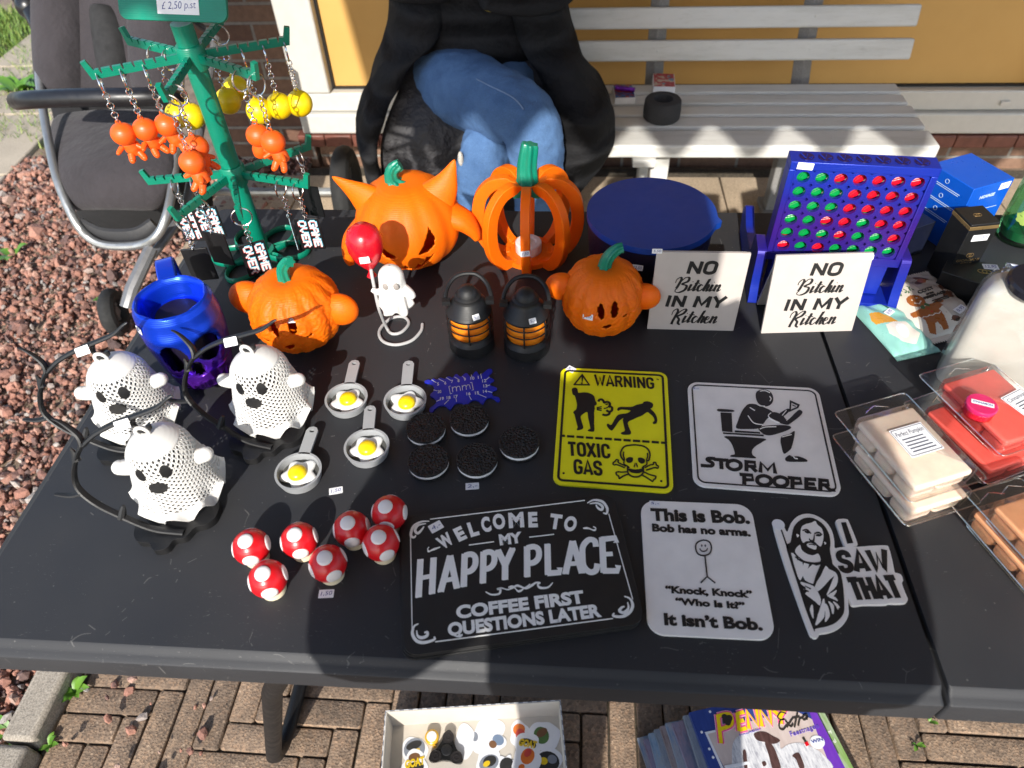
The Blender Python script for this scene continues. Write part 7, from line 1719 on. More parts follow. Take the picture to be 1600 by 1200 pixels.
for l in ([(.010, -.003), (.014, .003), (.015, -.003), (.018, .002)], [(.019, -.003), (.022, .003), (.023, -.002)]): b.stroke(l, .0008, -.0002, .0004, M=Tp)
b.build('emblem', GOLD, t, smooth=0); price_tag('12,95', None, 0, t, .019, .011, Matrix.Translation((-.008, .019, .0341)) @ Matrix.Rotation(rad(28), 4, 'Z'))
# ---- green glass bottle
c_ = P(1592, 372); t = thing('bottle', 'clear green bottle with a pale green leaf print at the right edge of the table', 'bottle', (c_.x, c_.y, T))
gm_ = NT('green_glass'); gm_.base((.06, .34, .13)); gm_.set(Roughness=.12); gm_.b.inputs['Transmission Weight'].default_value = .75; gm_.b.inputs['IOR'].default_value = 1.2
b = MB(); b.lathe([(.026, 0), (.031, .003), (.033, .01), (.033, .12), (.030, .135), (.016, .155), (.014, .18), (.014, .19)], 48); b.build('glass', clear('green_clear', (.42, .78, .50), .06, .10), t, smooth=50)
b = MB(); b.lathe([(.0, .008), (.029, .009), (.030, .014), (.030, .022), (.0, .0225)], 36); b.build('liquid', plastic('teal_liquid', (.02, .13, .09), .2), t)
LEAF = plastic('leaf_print', (.34, .48, .10), .5, var=.25)
def cyl_patch(b, a0, z0_, rx, rz, R):
    N = 22; f = lambda q: 1+.12*math.sin(7*q)
    vs = [(R*math.cos(a0), R*math.sin(a0), z0_)]+[(R*math.cos(a0+rx/R*f(q)*math.cos(q)), R*math.sin(a0+rx/R*f(q)*math.cos(q)), z0_+rz*f(q)*math.sin(q)) for q in [6.283*k/N for k in range(N)]]
    b.add(vs, [(0, 1+k, 1+(k+1) % N) for k in range(N)])
b = MB(); cyl_patch(b, rad(-118), .072, .017, .014, .0335); cyl_patch(b, rad(-135), .048, .012, .010, .0335); cyl_patch(b, rad(-80), .085, .018, .016, .0335); b.build('leaf_print', LEAF, t)
b = MB(); b.tube(catmull([(.0335*math.cos(a), .0335*math.sin(a), z) for a, z in ((rad(-100), .088), (rad(-108), .06), (rad(-112), .035), (rad(-114), .022))], 4), .0012, 6); b.build('stem_print', plastic('stem_print', (.45, .42, .22), .5), t)
b = MB(); b.lathe([(.0165, .186), (.017, .19), (.017, .206), (.0, .207)], 28); b.build('cap', WHITEP, t)
CLR = clear('clear_shell', (.99, .99, .99), .06, .055)
# ---- milky bottle with dark round top
c_ = Vector((.499, .613, T)); t = thing('bottle', 'tall milky white plastic bottle with a dark round top at the right edge', 'bottle', tuple(c_), rad(-27))
mk = NT('milky_plastic'); mn = mk.noise(26, 5); mk.base(mk.ramp(mn.outputs[0], [(.3, (.46, .445, .40)), (.7, (.54, .525, .48))])); mk.set(Roughness=.2); mk.b.inputs['Subsurface Weight'].default_value = .5; mk.b.inputs['Subsurface Radius'].default_value = (.02, .02, .018); mk.b.inputs['Coat Weight'].default_value = .4; m2 = mk.noise(120, 3); mk.bump(m2.outputs[0], .05, .001)
b = MB(); rings = []
for sc, z, r in ((.96, 0, .012), (1, .003, .014), (1.0, .112, .014), (.985, .124, .014), (.92, .135, .014), (.82, .141, .014), (.74, .143, .014)): rings.append([(x, y, z) for x, y in rrect(.102*sc, .046*(sc if sc > .9 else sc*.98), r*.98, 6)])
k = len(rings[0]); vs = sum(rings, []); fs = [(i*k+j, i*k+(j+1) % k, (i+1)*k+(j+1) % k, (i+1)*k+j) for i in range(len(rings)-1) for j in range(k)]+[tuple(range(k-1, -1, -1)), tuple(range((len(rings)-1)*k, len(rings)*k))]
b.add(vs, fs); b.build('contents', mk.m, t, smooth=50)
b = MB(); b.add([(x*1.05, y*1.10, (z-.07)*1.03+.0715) for x, y, z in vs], fs); b.build('clear_bottle', CLR, t, smooth=50)
b = MB(); b.lathe([(.0330, .1428), (.0345, .1440), (.0345, .150), (.032, .1525), (.0, .1525)], 44, (-.002, -.003, 0)); b.build('cap', plastic('cap_dark', (.014, .014, .02), .15), t, smooth=40)
# ---- silver foil packet
fo = NT('silver_foil'); f1 = fo.n('ShaderNodeTexVoronoi', i_Scale=70.0); fo.l(fo.coord(), f1.inputs['Vector']); fo.base((.62, .66, .78)); fo.set(Roughness=.2, Metallic=.85); fo.bump(f1.outputs['Distance'], 1.0, .01)
c_ = P(1580, 470, T+.05); t = thing('foil_packet', 'crinkled silver foil packet standing behind the milky bottle', 'packet', (c_.x+.012, c_.y+.02, T), rad(-20))
g = []; gr_ = random.Random(3)
b = MB(); vs = []; fs = []
for i in range(9):
    for j in range(9):
        x = -.024+.048*i/8; z = .085*j/8; tk = .012*math.sin(math.pi*min(max(i/8, .02), .98))*math.sin(math.pi*min(max(j/8, .02), .98)); vs.append((x+gr_.uniform(-.002, .002), -tk+gr_.uniform(-.0025, .0025), z))
for i in range(9):
    for j in range(9): v = vs[i*9+j]; vs.append((v[0], -v[1]+.002, v[2]))
for i in range(8):
    for j in range(8): a = i*9+j; fs += [(a, a+9, a+10, a+1), (81+a, 81+a+1, 81+a+10, 81+a+9)]
b.add(vs, fs); b.build('foil', fo.m, t, smooth=0)

# ---- sachets
def sachet(label, c, yaw, w, h, th, mats, regions, seed, tilt=0.0, z0=T):
    t = thing('sachet', label, 'sachet', (*c, z0), yaw, 'cosmetic sachets'); t.rotation_euler = (0, tilt, yaw)
    g = np.random.default_rng(seed); nx, ny = 110, 130; ph = g.uniform(0, 6, 8)
    b = MB(); vs = []
    for top in (1, 0):
        for j in range(ny+1):
            for i in range(nx+1):
                u, v = 2*i/nx-1, 2*j/ny-1; cr = .86
                pv_ = max(0, 1-(abs(v)/cr)**3) if abs(v) < cr else 0
                z = th*(pv_**.55)*(max(0, 1-abs(u)**3))**.6
                wr = .0011*math.sin(9*u+ph[0]+3*math.sin(4*v+ph[1]))*abs(v)**1.2*(1-abs(u)**4)+.0008*math.sin(15*u*v+ph[2]+7*v)
                x = u*w/2*(1-.035*(1-abs(v)**2)); y = v*h/2
                if abs(v) > .995: y += .0011*(1 if (i//2) % 2 else -1)
                if abs(v) > cr: z += .0004*math.sin(v*260)
                zz = z+.0012+(wr if abs(v) < .97 else wr*.3) if top else .0006
                vs.append((x, y, max(zz, .0008) if top else .0004))
    N = (nx+1)*(ny+1); fs = []; mi = []
    for j in range(ny):
        for i in range(nx):
            a = j*(nx+1)+i; u, v = 2*(i+.5)/nx-1, 2*(j+.5)/ny-1; m_ = 0
            for k, poly in regions:
                if in_poly(u, v, poly): m_ = k
            fs.append((a, a+1, a+nx+2, a+nx+1)); mi.append(m_); fs.append((N+a, N+a+nx+1, N+a+nx+2, N+a+1)); mi.append(0)
    b.v = vs; b.f = fs; b.m = mi; b.build('wrapper', mats, t, smooth=80); return t
def film(name, c): return plastic(name, c, .3, var=.04, coat=.25)
ging = film('print_ginger', (.38, .115, .025)); gdk = film('print_dark_ginger', (.13, .045, .02)); lg = film('print_leaf', (.05, .15, .06)); ic = film('print_icing', (.75, .7, .62)); rdp = film('print_red', (.5, .04, .04)); blk = film('print_black', (.04, .035, .03)); taupe = film('print_taupe', (.52, .46, .40))
crm = film('sachet_cream', (.74, .68, .58))
R1 = [(7, ell(.30, .22, .62, .42, .3))] if False else []
R1 += [(7, [(-.05, .62), (.35, .74), (.85, .4), (.93, -.4), (.8, -.75), (.1, -.62), (.1, -.2), (-.05, .25)])]
R1 += [(1, ell(-.42, .05, .24, .19)), (1, [(-.66, -.2), (-.2, -.13), (.08, -.1), (.14, -.24), (-.08, -.32), (-.12, -.55), (-.2, -.8), (-.36, -.8), (-.38, -.6), (-.48, -.62), (-.6, -.84), (-.76, -.78), (-.66, -.5), (-.72, -.36), (-.86, -.34), (-.84, -.2)]), (1, ell(.16, -.1, .12, .07)), (2, ell(.16, -.1, .08, .05)), (2, ell(.17, -.62, .13, .07)), (2, ell(.42, .70, .2, .1, -.3)), (2, ell(.2, .56, .18, .07, .3)), (1, ell(.33, .60, .13, .08)), (2, ell(.74, .22, .2, .17)), (2, ell(.62, .02, .2, .07)),
       (3, ell(-.42, -.16, .07, .05, .5)), (3, ell(-.26, -.13, .07, .05, -.5)), (5, ell(-.33, -.24, .03, .022)), (5, ell(-.31, -.33, .03, .022)), (4, ell(-.5, .1, .025, .02)), (4, ell(-.34, .12, .025, .02)), (4, [(-.52, -.01), (-.42, -.06), (-.3, .0), (-.3, .025), (-.42, -.03), (-.52, .02)])]
R1 += [(4, [(-.7+.085*k, -.44+.03*(k % 2)), (-.7+.085*(k+1), -.44+.03*((k+1) % 2)), (-.7+.085*(k+1), -.415+.03*((k+1) % 2)), (-.7+.085*k, -.415+.03*(k % 2))]) for k in range(7)] + [(4, [(.58+.05*k, .14+.03*(k % 2)), (.58+.05*(k+1), .14+.03*((k+1) % 2)), (.58+.05*(k+1), .17+.03*((k+1) % 2)), (.58+.05*k, .17+.03*(k % 2))]) for k in range(7)]
gr_ = random.Random(8)
for k in range(15): x, y = -.75+gr_.uniform(0, .55), .42+gr_.uniform(-.1, .2); R1.append((3, ell(x, y, .055, .018, gr_.uniform(0, 3))))
R1 += [(5, ell(-.82, .56, .06, .05)), (3, ell(.86, -.42, .08, .025, .6)), (3, ell(.8, -.5, .08, .025, 2.2)), (5, ell(.93, -.32, .03, .03))]
for k in range(14): R1.append((2, ell(gr_.uniform(-.8, .8), gr_.uniform(-.75, .75), .014, .012)))
cs_ = sachet('cream sachet printed with a gingerbread man lying partly over the mint sachet', (.478, .748), rad(19.5), .096, .125, .013, [crm, ging, gdk, lg, ic, rdp, blk, taupe], R1, 2, 0, T+.003)
b = MB()
for tx, L, R, hh in (('COZY', (-.008, .0125), (.017, .0155), .0055), ('BY THE', (.0, .0075), (.011, .0087), .0022), ('FIREPLACE', (-.008, .0012), (.026, .0048), .0036)): b.flat_text(tx, L, R, hh, .0125, .0152, .02)
for y in (-.0045, -.0075): b.stroke([(-.002, y), (.024, y+.003)], .0006, .0125, .0152)
b.flat_text('COZY CARE', (.006, -.043), (.030, -.0405), .003, .0085, .0118, .0)
b.build('lettering', blk, cs_, smooth=0)
price_tag('0,95', None, 0, cs_, .018, .010, Matrix.Translation((.022, -.028, .0130)) @ Matrix.Rotation(rad(20), 4, 'Z'))
mint = film('sachet_mint', (.26, .55, .48)); yel_ = film('print_mustard', (.62, .30, .03)); shell_ = film('print_pale', (.72, .66, .58)); wht_ = film('print_white', (.75, .76, .76))
R2 = [(1, [(-.85, .2), (-.7, .42), (-.3, .38), (.0, .15), (.1, -.05), (-.2, -.02), (-.55, .02), (-.8, .05)]), (2, [(-.5, -.05), (-.1, -.02), (.4, -.1), (.6, -.5), (.1, -.75), (-.4, -.62), (-.62, -.3)]), (3, ell(-.05, -.33, .3, .2, .4)), (4, ell(.2, .5, .05, .22, .3)), (4, ell(.32, .62, .05, .2, -.7))]
ms_ = sachet('mint green sachet with a yellow print sticking out from under the cream sachet', (.422, .708), rad(18), .060, .110, .011, [mint, yel_, shell_, wht_, lg], R2, 5, 0, T+.0008)
price_tag('0,95', None, 0, ms_, .013, .009, Matrix.Translation((.003, .016, .0123)) @ Matrix.Rotation(rad(25), 4, 'Z'))

# ---- wax melt packs
def wax_mat(name, c):
    m = NT(name); n1 = m.noise(45, 5); m.base(m.ramp(n1.outputs[0], [(.3, tuple(x*.88 for x in c)), (.7, tuple(min(1, x*1.06) for x in c))])); m.set(Roughness=.45); m.b.inputs['Subsurface Weight'].default_value = .35; m.b.inputs['Subsurface Radius'].default_value = (.012, .006, .004); m.bump(n1.outputs[0], .2, .003); return m.m
def wax_pack(label, c, yaw, z0, mat, group, lines=None, lab_mat=None, title=''):
    t = thing('wax_melt_pack', label, 'wax melts', (*c, z0), yaw, group); W_, L_ = .066, .088
    b = MB(); b.box((0, 0, .0215), (W_, L_, .008)); b.build('wax', mat, t, bevel=.0025, seg=3)
    for i in range(2):
        for j in range(3):
            b = MB(); b.box(((i-.5)*W_*.5, (j-1)*L_/3, .0098), (W_*.47, L_*.30, .0152)); b.build('wax_cube', mat, t, bevel=.005, seg=3)
    b = MB(); hw, hl = W_/2+.0035, L_/2+.0035
    rings = []
    for ins, z in ((.006, .0005), (.002, .0035), (.0, .018), (.0, .0272), (.0012, .0282)): rings.append([(x, y, z) for x, y in rrect(2*(hw-ins), 2*(hl-ins), .006, 4)])
    k = len(rings[0]); vs = sum(rings, []); fs = [(i*k+j, i*k+(j+1) % k, (i+1)*k+(j+1) % k, (i+1)*k+j) for i in range(4) for j in range(k)]+[tuple(range(k-1, -1, -1)), tuple(range(4*k, 5*k))]
    b.add(vs, fs); b.build('clear_shell', CLR, t, smooth=40)
    # flange with the hanging tab
    b = MB(); o_ = rrect(2*hw+.016, 2*hl+.012, .004, 4); b_tab = [(-hw-.006, hl+.004), (-hw-.004, hl+.026), (hw+.004, hl+.026), (hw+.006, hl+.004)]
    b.prism(round_poly([(-hw-.008, -hl-.006), (hw+.008, -hl-.006), (hw+.008, hl+.020), (-hw-.008, hl+.020)], .006, 4), .0188, .0194); b.build('flange', CLR, t, smooth=0)
    b = MB(); b.tube([(-.014, hl+.008, .0196), (.0, hl+.014, .0196), (.014, hl+.008, .0196)], .0005, 5); b.tube([(x, y, .0193) for x, y in round_poly([(-hw-.008, -hl-.006), (hw+.008, -hl-.006), (hw+.008, hl+.020), (-hw-.008, hl+.020)], .006, 4)], .0008, 6, closed=True); b.build('moulded_edge', EDGE, t)
    if lines:
        b = MB(); lx, ly, lw, lh, la = lines; M = Matrix.Translation((lx, ly, .0283)) @ Matrix.Rotation(la, 4, 'Z'); b.prism(rrect(lw, lh, .001, 2), 0, .0003, M); lo_ = b.build('paper_label', PAPER, t)
        b = MB(); frame_ring(b, rrect(lw*.94, lh*.92, .001, 2), rrect(lw*.90, lh*.87, .001, 2), .0002, .0005, ) if False else None
        ring_o, ring_i = rrect(lw*.95, lh*.93, .001, 2), rrect(lw*.92, lh*.89, .001, 2); n_ = len(ring_o)
        b.add([M @ Vector((*q, .0005)) for q in ring_o]+[M @ Vector((*q, .0005)) for q in ring_i], [(i, (i+1) % n_, n_+(i+1) % n_, n_+i) for i in range(n_)])
        b.flat_text(title, (-lw*.42, lh*.22), (lw*.42, lh*.22), lh*.16, .0003, .0005, .0, .1, M=M); gr2 = random.Random(len(title))
        for q in range(5): b.stroke([(-lw*.36*gr2.uniform(.8, 1), lh*(.1-.11*q)), (lw*.36*gr2.uniform(.8, 1), lh*(.1-.11*q))], lh*.035, .0003, .0005, M=M)
        b.build('lettering', plastic('label_ink', (.06, .07, .10), .6), lo_, smooth=0)
    return t
EDGE = clear('clear_edge', (.95, .95, .95), .12, .30)
def wc(px, py, z, yaw):
    c = P(px, py, z)-Matrix.Rotation(yaw, 3, 'Z') @ Vector((-.033, .044, 0)); return (c.x, c.y)
PE = wax_mat('wax_peach', (.92, .74, .60)); RE = wax_mat('wax_red', (.88, .13, .10)); OR = wax_mat('wax_orange', (.97, .46, .23))
wax_pack('clear pack of pale peach wax cubes at the bottom of the peach stack', (.360, .462), rad(21), T+.0005, PE, 'peach wax melt packs')
wax_pack('clear pack of pale peach wax cubes with a paper label, top of the peach stack', (.356, .470), rad(21), T+.0290, PE, 'peach wax melt packs', (.004, .004, .038, .036, 0), title='Perfect Pumpkin')
wax_pack('clear pack of red wax cubes at the bottom of the red stack', (.452, .516), rad(24), T+.0005, RE, 'red wax melt packs')
rp = wax_pack('clear pack of red wax cubes with a paper label, top of the red stack', (.462, .530), rad(22), T+.0290, RE, 'red wax melt packs', (.020, -.010, .030, .034, .15), title='Cinnamon')
wax_pack('clear pack of orange wax cubes at the bottom of the orange stack', wc(1524, 800, T+.0258, rad(20)), rad(20), T+.0005, OR, 'orange wax melt packs')
wax_pack('clear pack of orange wax cubes on top of the orange stack at the right edge', wc(1556, 791, T+.0543, rad(21)), rad(21), T+.0290, OR, 'orange wax melt packs', (.008, -.006, .036, .036, 0), title='Sweet Orange')
c_ = P(1533, 634, T+.069); t = thing('glitter_pot', 'small round pink pot with a paper strip on the red wax pack', 'pot', (c_.x, c_.y, T+.0578))
b = MB(); b.lathe([(.0135, 0), (.0145, .001), (.0145, .009), (.0142, .0095)], 36); b.build('pot', clear('pink_clear', (1, .45, .5), .1, .1), t)
b = MB(); b.lathe([(.0, .001), (.0128, .0012), (.0128, .0085), (.0, .0088)], 32); b.build('powder', plastic('pink_powder', (.55, .03, .10), .5), t)
b = MB(); b.lathe([(.0148, .0097), (.0150, .0102), (.0150, .0135), (.0140, .0145), (.0, .0147)], 40); b.build('lid', plastic('pink_lid', (.62, .02, .12), .2, coat=.4), t)
b = MB(); M = Matrix.Translation((0, 0, .0148)) @ Matrix.Rotation(rad(-20), 4, 'Z'); b.prism(rrect(.021, .0055, .0006, 2), 0, .0003, M); lo_ = b.build('paper_strip', PAPER, t); b = MB(); b.flat_text('CINNAMON', (-.009, -.0013), (.009, -.0013), .0028, .0002, .0005, .01, M=M); b.build('lettering', INK, lo_, smooth=0)
# ================================================================== BELOW THE TABLE EDGE
# ---- gingham box of stickers
A0 = P(603, 1112, .072); A1 = P(875, 1095, .072); u = (A1-A0); u.z = 0; Wb = u.length; ya = math.atan2(u.y, u.x); Db = .23
bx_ = thing('sticker_box', 'open shallow cardboard box with gingham outside and a white inside on the paving', 'box', (A0.x, A0.y, .002), ya)
CARD = plastic('card_inside', (.52, .475, .41), .85, var=.03, grain=.1)
gh = NT('gingham'); gc_ = gh.coord('Object'); gsx = gh.n('ShaderNodeSeparateXYZ'); gh.l(gc_, gsx.inputs[0])
def stripes(sock):
    a = gh.n('ShaderNodeMath', operation='MULTIPLY', i_1=62.0); gh.l(sock, a.inputs[0]); f = gh.n('ShaderNodeMath', operation='FRACT'); gh.l(a.outputs[0], f.inputs[0]); g = gh.n('ShaderNodeMath', operation='GREATER_THAN', i_1=.5); gh.l(f.outputs[0], g.inputs[0]); return g.outputs[0]
ad = gh.n('ShaderNodeMath', operation='ADD'); gh.l(gsx.outputs[0], ad.inputs[0]); gh.l(gsx.outputs[1], ad.inputs[1])
s1, s2 = stripes(ad.outputs[0]), stripes(gsx.outputs[2]); sm = gh.n('ShaderNodeMath', operation='ADD'); gh.l(s1, sm.inputs[0]); gh.l(s2, sm.inputs[1]); hf = gh.n('ShaderNodeMath', operation='MULTIPLY', i_1=.5); gh.l(sm.outputs[0], hf.inputs[0])
gh.base(gh.ramp(hf.outputs[0], [(0, (.62, .62, .62)), (.5, (.2, .21, .24)), (1, (.05, .055, .075))])); gh.set(Roughness=.7); gh = gh.m
b = MB(); b.box((Wb/2, -Db/2, .0015), (Wb-.002, Db-.002, .003)); b.box((Wb/2, -.0012, .0375), (Wb-.004, .0016, .069)); b.box((Wb/2, -Db+.0012, .0375), (Wb-.004, .0016, .069))
for x in (.0012, Wb-.0012): b.box((x, -Db/2, .0375), (.0016, Db-.004, .069))
b.build('card_tray', CARD, bx_, smooth=0)
b = MB(); b.box((Wb/2, .0004, .036), (Wb+.001, .0014, .072)); b.box((Wb/2, -Db-.0004, .036), (Wb+.001, .0014, .072))
for x in (-.0004, Wb+.0004): b.box((x, -Db/2, .036), (.0014, Db-.0006, .0722))
b.build('gingham_wrap', gh, bx_, smooth=0)
SW = plastic('sticker_white', (.72, .73, .76), .35, var=.03); cols = {k: plastic('sticker_'+k, v, .35) for k, v in dict(orange=(.62, .16, .03), yellow=(.65, .45, .02), grey=(.2, .22, .26), black=(.03, .03, .03), green=(.08, .16, .05), red=(.5, .06, .05), blue=(.16, .22, .32), brown=(.16, .08, .04)).items()}
BI = Matrix.Translation((A0.x, A0.y, .002)) @ Matrix.Rotation(ya, 4, 'Z'); BIi = BI.inverted()
def sticker(px, py, rot, r, shape, bits, label, z, seed, txt=None):
    q = P(px, py, .006); t = thing('sticker', label, 'sticker', (q.x, q.y, .0054+z), ya+rot, 'loose stickers in the gingham box'); g = random.Random(seed)
    o_ = [((r*(1+shape[1]*math.cos(shape[0]*a+seed)+.06*math.cos(5*a+seed))*math.cos(a))*shape[2], r*(1+shape[1]*math.cos(shape[0]*a+seed)+.06*math.sin(4*a))*math.sin(a)) for a in [6.283*k/40 for k in range(40)]]
    b = MB(); b.prism(o_, 0, .0003); b.build('backing', SW, t, smooth=0)
    for i, (c, x, y, rx, ry, a) in enumerate(bits):
        b = MB(); b.prism(ell(x*r, y*r, rx*r, ry*r, a, 18), .0002, .0005+.00008*i); b.build('print', cols[c], t, smooth=0)
    if txt: b = MB(); b.flat_text(txt, (-r*.75, -r*.2), (r*.75, -r*.1), r*.55, .0004, .0012, .05, .1); b.build('lettering', cols['yellow'], t, smooth=0); 
sticker(648, 1172, .2, .024, (2, .1, .9), [('grey', 0, .1, .8, .75, 0), ('black', 0, .35, .6, .3, .1), ('yellow', -.1, -.1, .5, .14, .2)], 'white edged grey and yellow sticker at the left wall of the box', 0, 1)
sticker(648, 1194, .1, .023, (3, .12, .95), [('brown', 0, .5, .45, .3, 0), ('black', 0, -.25, .7, .4, 0)], 'white edged sticker with bold yellow letters at the lower left of the box', .0006, 2, 'GOAT')
sticker(726, 1158, -.1, .026, (2, .15, .75), [], 'blank white sticker lying face down beside the black spinner', .0003, 3)
sticker(762, 1150, .1, .027, (2, .18, 1.25), [('grey', -.85, .1, .22, .3, 0)], 'long blank white sticker lying face down in the middle of the box', .0, 4)
sticker(775, 1160, -.5, .018, (3, .1, .9), [('blue', .1, .3, .6, .5, 0), ('brown', -.2, -.3, .4, .35, 0)], 'small blue and brown white edged sticker overlapping the long blank one', .0006, 5)
sticker(812, 1146, -.2, .022, (3, .1, .8), [('orange', -.1, .3, .5, .45, .3), ('red', .1, -.1, .4, .5, .5)], 'orange and red white edged sticker near the back wall of the box', 0, 6)
sticker(850, 1150, .3, .027, (2, .08, 1.0), [('green', -.15, .1, .5, .55, .2), ('brown', -.05, .25, .4, .25, .2)], 'green and brown white edged sticker at the back right of the box', .0003, 7)
sticker(824, 1164, -.3, .021, (4, .08, 1.1), [('black', 0, .1, .75, .4, 0)], 'white edged sticker with yellow letters under the orange hand sticker', .0007, 8, 'GOAT')
sticker(822, 1186, .5, .023, (3, .12, 1.1), [('orange', .2, .1, .6, .5, .4), ('red', .35, .3, .35, .25, .3), ('orange', -.6, -.3, .25, .2, 0)], 'orange white edged hand sticker in the right half of the box', .001, 9)
sticker(764, 1192, .3, .022, (2, .1, 1.1), [('grey', 0, 0, .8, .6, 0), ('black', .1, .1, .55, .4, 0), ('yellow', -.2, 0, .3, .2, .2)], 'dark grey and yellow white edged sticker at the front middle of the box', .0004, 10)
sticker(856, 1190, -.2, .024, (2, .1, 1.0), [('black', 0, 0, .85, .7, 0), ('grey', .3, .2, .35, .3, 0), ('yellow', -.3, 0, .3, .25, 0)], 'black and grey white edged sticker at the right wall of the box', .0004, 11)
sticker(792, 1196, .1, .016, (6, .2, 1.0), [('black', 0, 0, .8, .8, 0)], 'black spiky sticker at the bottom edge between two others', .0006, 12)
# spinner and little yellow toy
c_ = P(698, 1172, .015); sp_ = thing('fidget_spinner', 'black three lobed fidget spinner lying on the stickers in the box', 'spinner', (c_.x, c_.y, .0075), ya+.15)
b = MB(); pts = []
for k in range(90):
    a = 6.283*k/90; d = [((a-rad(x)+math.pi) % (2*math.pi))-math.pi for x in (75, 195, 315)]; m_ = min(abs(x) for x in d); pts.append(((.0165+.0175*math.exp(-(m_/.42)**2))*math.cos(a), (.0165+.0175*math.exp(-(m_/.42)**2))*math.sin(a)))
b.prism(pts, 0, .0075); b.build('body', plastic('spinner_black', (.009, .009, .009), .3), sp_, smooth=40, bevel=.0012)
for a in (75, 195, 315):
    x, y = .0215*math.cos(rad(a)), .0215*math.sin(rad(a)); b = MB(); b.lathe([(.0105, .0074), (.0105, .0083), (.0090, .0083), (.0088, .0078), (.0052, .0078), (.0050, .0086), (.0036, .0086), (.0034, .0078), (0, .0078)], 30, (x, y, 0)); b.build('bearing', plastic('bearing_dark', (.05, .045, .045), .3, metallic=.6), sp_)
b = MB(); b.lathe([(.0095, .0074), (.0095, .009), (.008, .0096), (0, .0092)], 30); b.build('cap', BLACKP, sp_)
c_ = P(675, 1152, .012); t = thing('yellow_toy', 'small round yellow and white toy next to the spinner at the back of the box', 'toy', (c_.x, c_.y, .0055)); b = MB(); b.lathe([(.0115, 0), (.0125, .002), (.0125, .010), (.0105, .0115), (.0, .0115)], 32); b.torus((.006, -.014, .004), .0022, .0009, None, 12, 6); b.build('case', plastic('toy_yellow', (.62, .36, .02), .3), t)
b = MB(); b.lathe([(.0092, .0114), (.0086, .0128), (.004, .0136), (0, .0138)], 28); b.build('dome', WHITEP, t)

# ---- magazines
def mag_mat(name, c, scale=60):
    m = NT(name); v = m.noise(scale, 4, .7, m.coord('Object', (1, .25, 1))); m.base(m.ramp(v.outputs[0], c)); m.set(Roughness=.3); return m.m
TLm = P(1077, 1113, .10); ym = rad(15)
pale = [(.25, (.06, .09, .16)), (.45, (.18, .26, .38)), (.55, (.3, .32, .36)), (.7, (.12, .14, .2))]
cvs = [pale, [(.3, (.12, .06, .08)), (.5, (.26, .22, .3)), (.7, (.1, .16, .26))], [(.3, (.05, .12, .2)), (.5, (.24, .34, .46)), (.7, (.35, .33, .3))], [(.3, (.07, .09, .12)), (.5, (.24, .28, .33)), (.7, (.12, .15, .22))], [(.3, (.1, .05, .04)), (.55, (.3, .25, .25)), (.7, (.1, .13, .2))]]
Wm, Lm = .206, .278; nm = 10; gm2 = random.Random(6)
names_ = ['at the very bottom of the pile', 'second from the bottom of the pile', 'third from the bottom of the pile', 'fourth from the bottom of the pile', 'fifth from the bottom of the pile', 'sixth from the bottom of the pile', 'seventh from the bottom of the pile', 'eighth from the bottom, its green cover showing', 'just beneath the cover magazine']
PAGES = plastic('magazine_pages', (.42, .43, .45), .7, var=.1)
for i in range(nm):
    top = i == nm-1; th = .0098; z = .001+i*(.1-.001-th)/(nm-1) if not top else .1-th
    off = (nm-1-i)*.0092; yaw = ym+(0 if top else gm2.uniform(-.06, .06))
    if i == 7: off = -.022; yaw = ym+.035
    o_ = Vector((TLm.x, TLm.y, 0))+Vector((-math.cos(ym)*off, -math.sin(ym)*off+gm2.uniform(-.008, .006)*(not top), z))
    t = thing('magazine', ('pony magazine with a yellow and pink title, topmost of the pile' if top else 'children magazine '+names_[i]+' below the table edge'), 'magazine', tuple(o_), yaw, 'pile of magazines on the paving')
    b = MB(); b.box((Wm/2, -Lm/2, th*.5), (Wm-.001, Lm-.001, th-.0012)); b.build('pages', PAGES, t, smooth=0)
    mt = mag_mat('cover_blue', [(.3, (.025, .045, .20)), (.7, (.04, .075, .28))]) if top else (mag_mat('cover_green', [(.3, (.10, .22, .06)), (.5, (.24, .38, .12)), (.65, (.45, .5, .42)), (.8, (.04, .25, .16))], 18) if i == 7 else mag_mat('cover_mix', cvs[i % 5]))
    b = MB(); b.box((Wm/2, -Lm/2, th-.0003), (Wm, Lm, .0006)); b.box((Wm/2, -Lm/2, .0003), (Wm, Lm, .0006)); b.box((.0003, -Lm/2, th/2), (.0006, Lm, th-.0012)); cv = b.build('cover', mt, t, smooth=0)
    if i == 7:
        b = MB(); b.flat_text('pony', (Wm-.016, -.085), (Wm-.004, -.082), .006, th, th+.0004); b.flat_text('tips!', (Wm-.016, -.1), (Wm-.005, -.098), .006, th, th+.0004); b.build('lettering', SWHT, cv, smooth=0)
mg = t; mpl = Plane(tuple(Vector((TLm.x, TLm.y, .1))), (math.cos(ym), math.sin(ym), 0), (-math.sin(ym), math.cos(ym), 0))
def mq(x, y): return mpl(980+x/4.21, 1080+y/4.21)
def mc(l, n=4): return [(q.x, q.y) for q in catmull([(*mq(*a), 0) for a in l], n, True)]
h0 = .0098
def layer(name, mat, polys, z): b = MB(); [b.prism(p_, h0-.0002, h0+z+.00004*k) for k, p_ in enumerate(polys)]; return b.build(name, mat, mg, smooth=0)
layer('photo_ground', mag_mat('mag_photo', [(.3, (.5, .40, .36)), (.7, (.62, .52, .48))]), [[mq(520, 280), mq(1090, 120), mq(1225, 190), mq(1400, 505), mq(640, 505)]], .0003)
layer('purple_strip', mag_mat('mag_purple', [(.3, (.12, .03, .36)), (.7, (.16, .045, .42))]), [[mq(1195, 130), mq(1245, 138), mq(1440, 520), mq(1345, 520), mq(1270, 330)]], .0005)
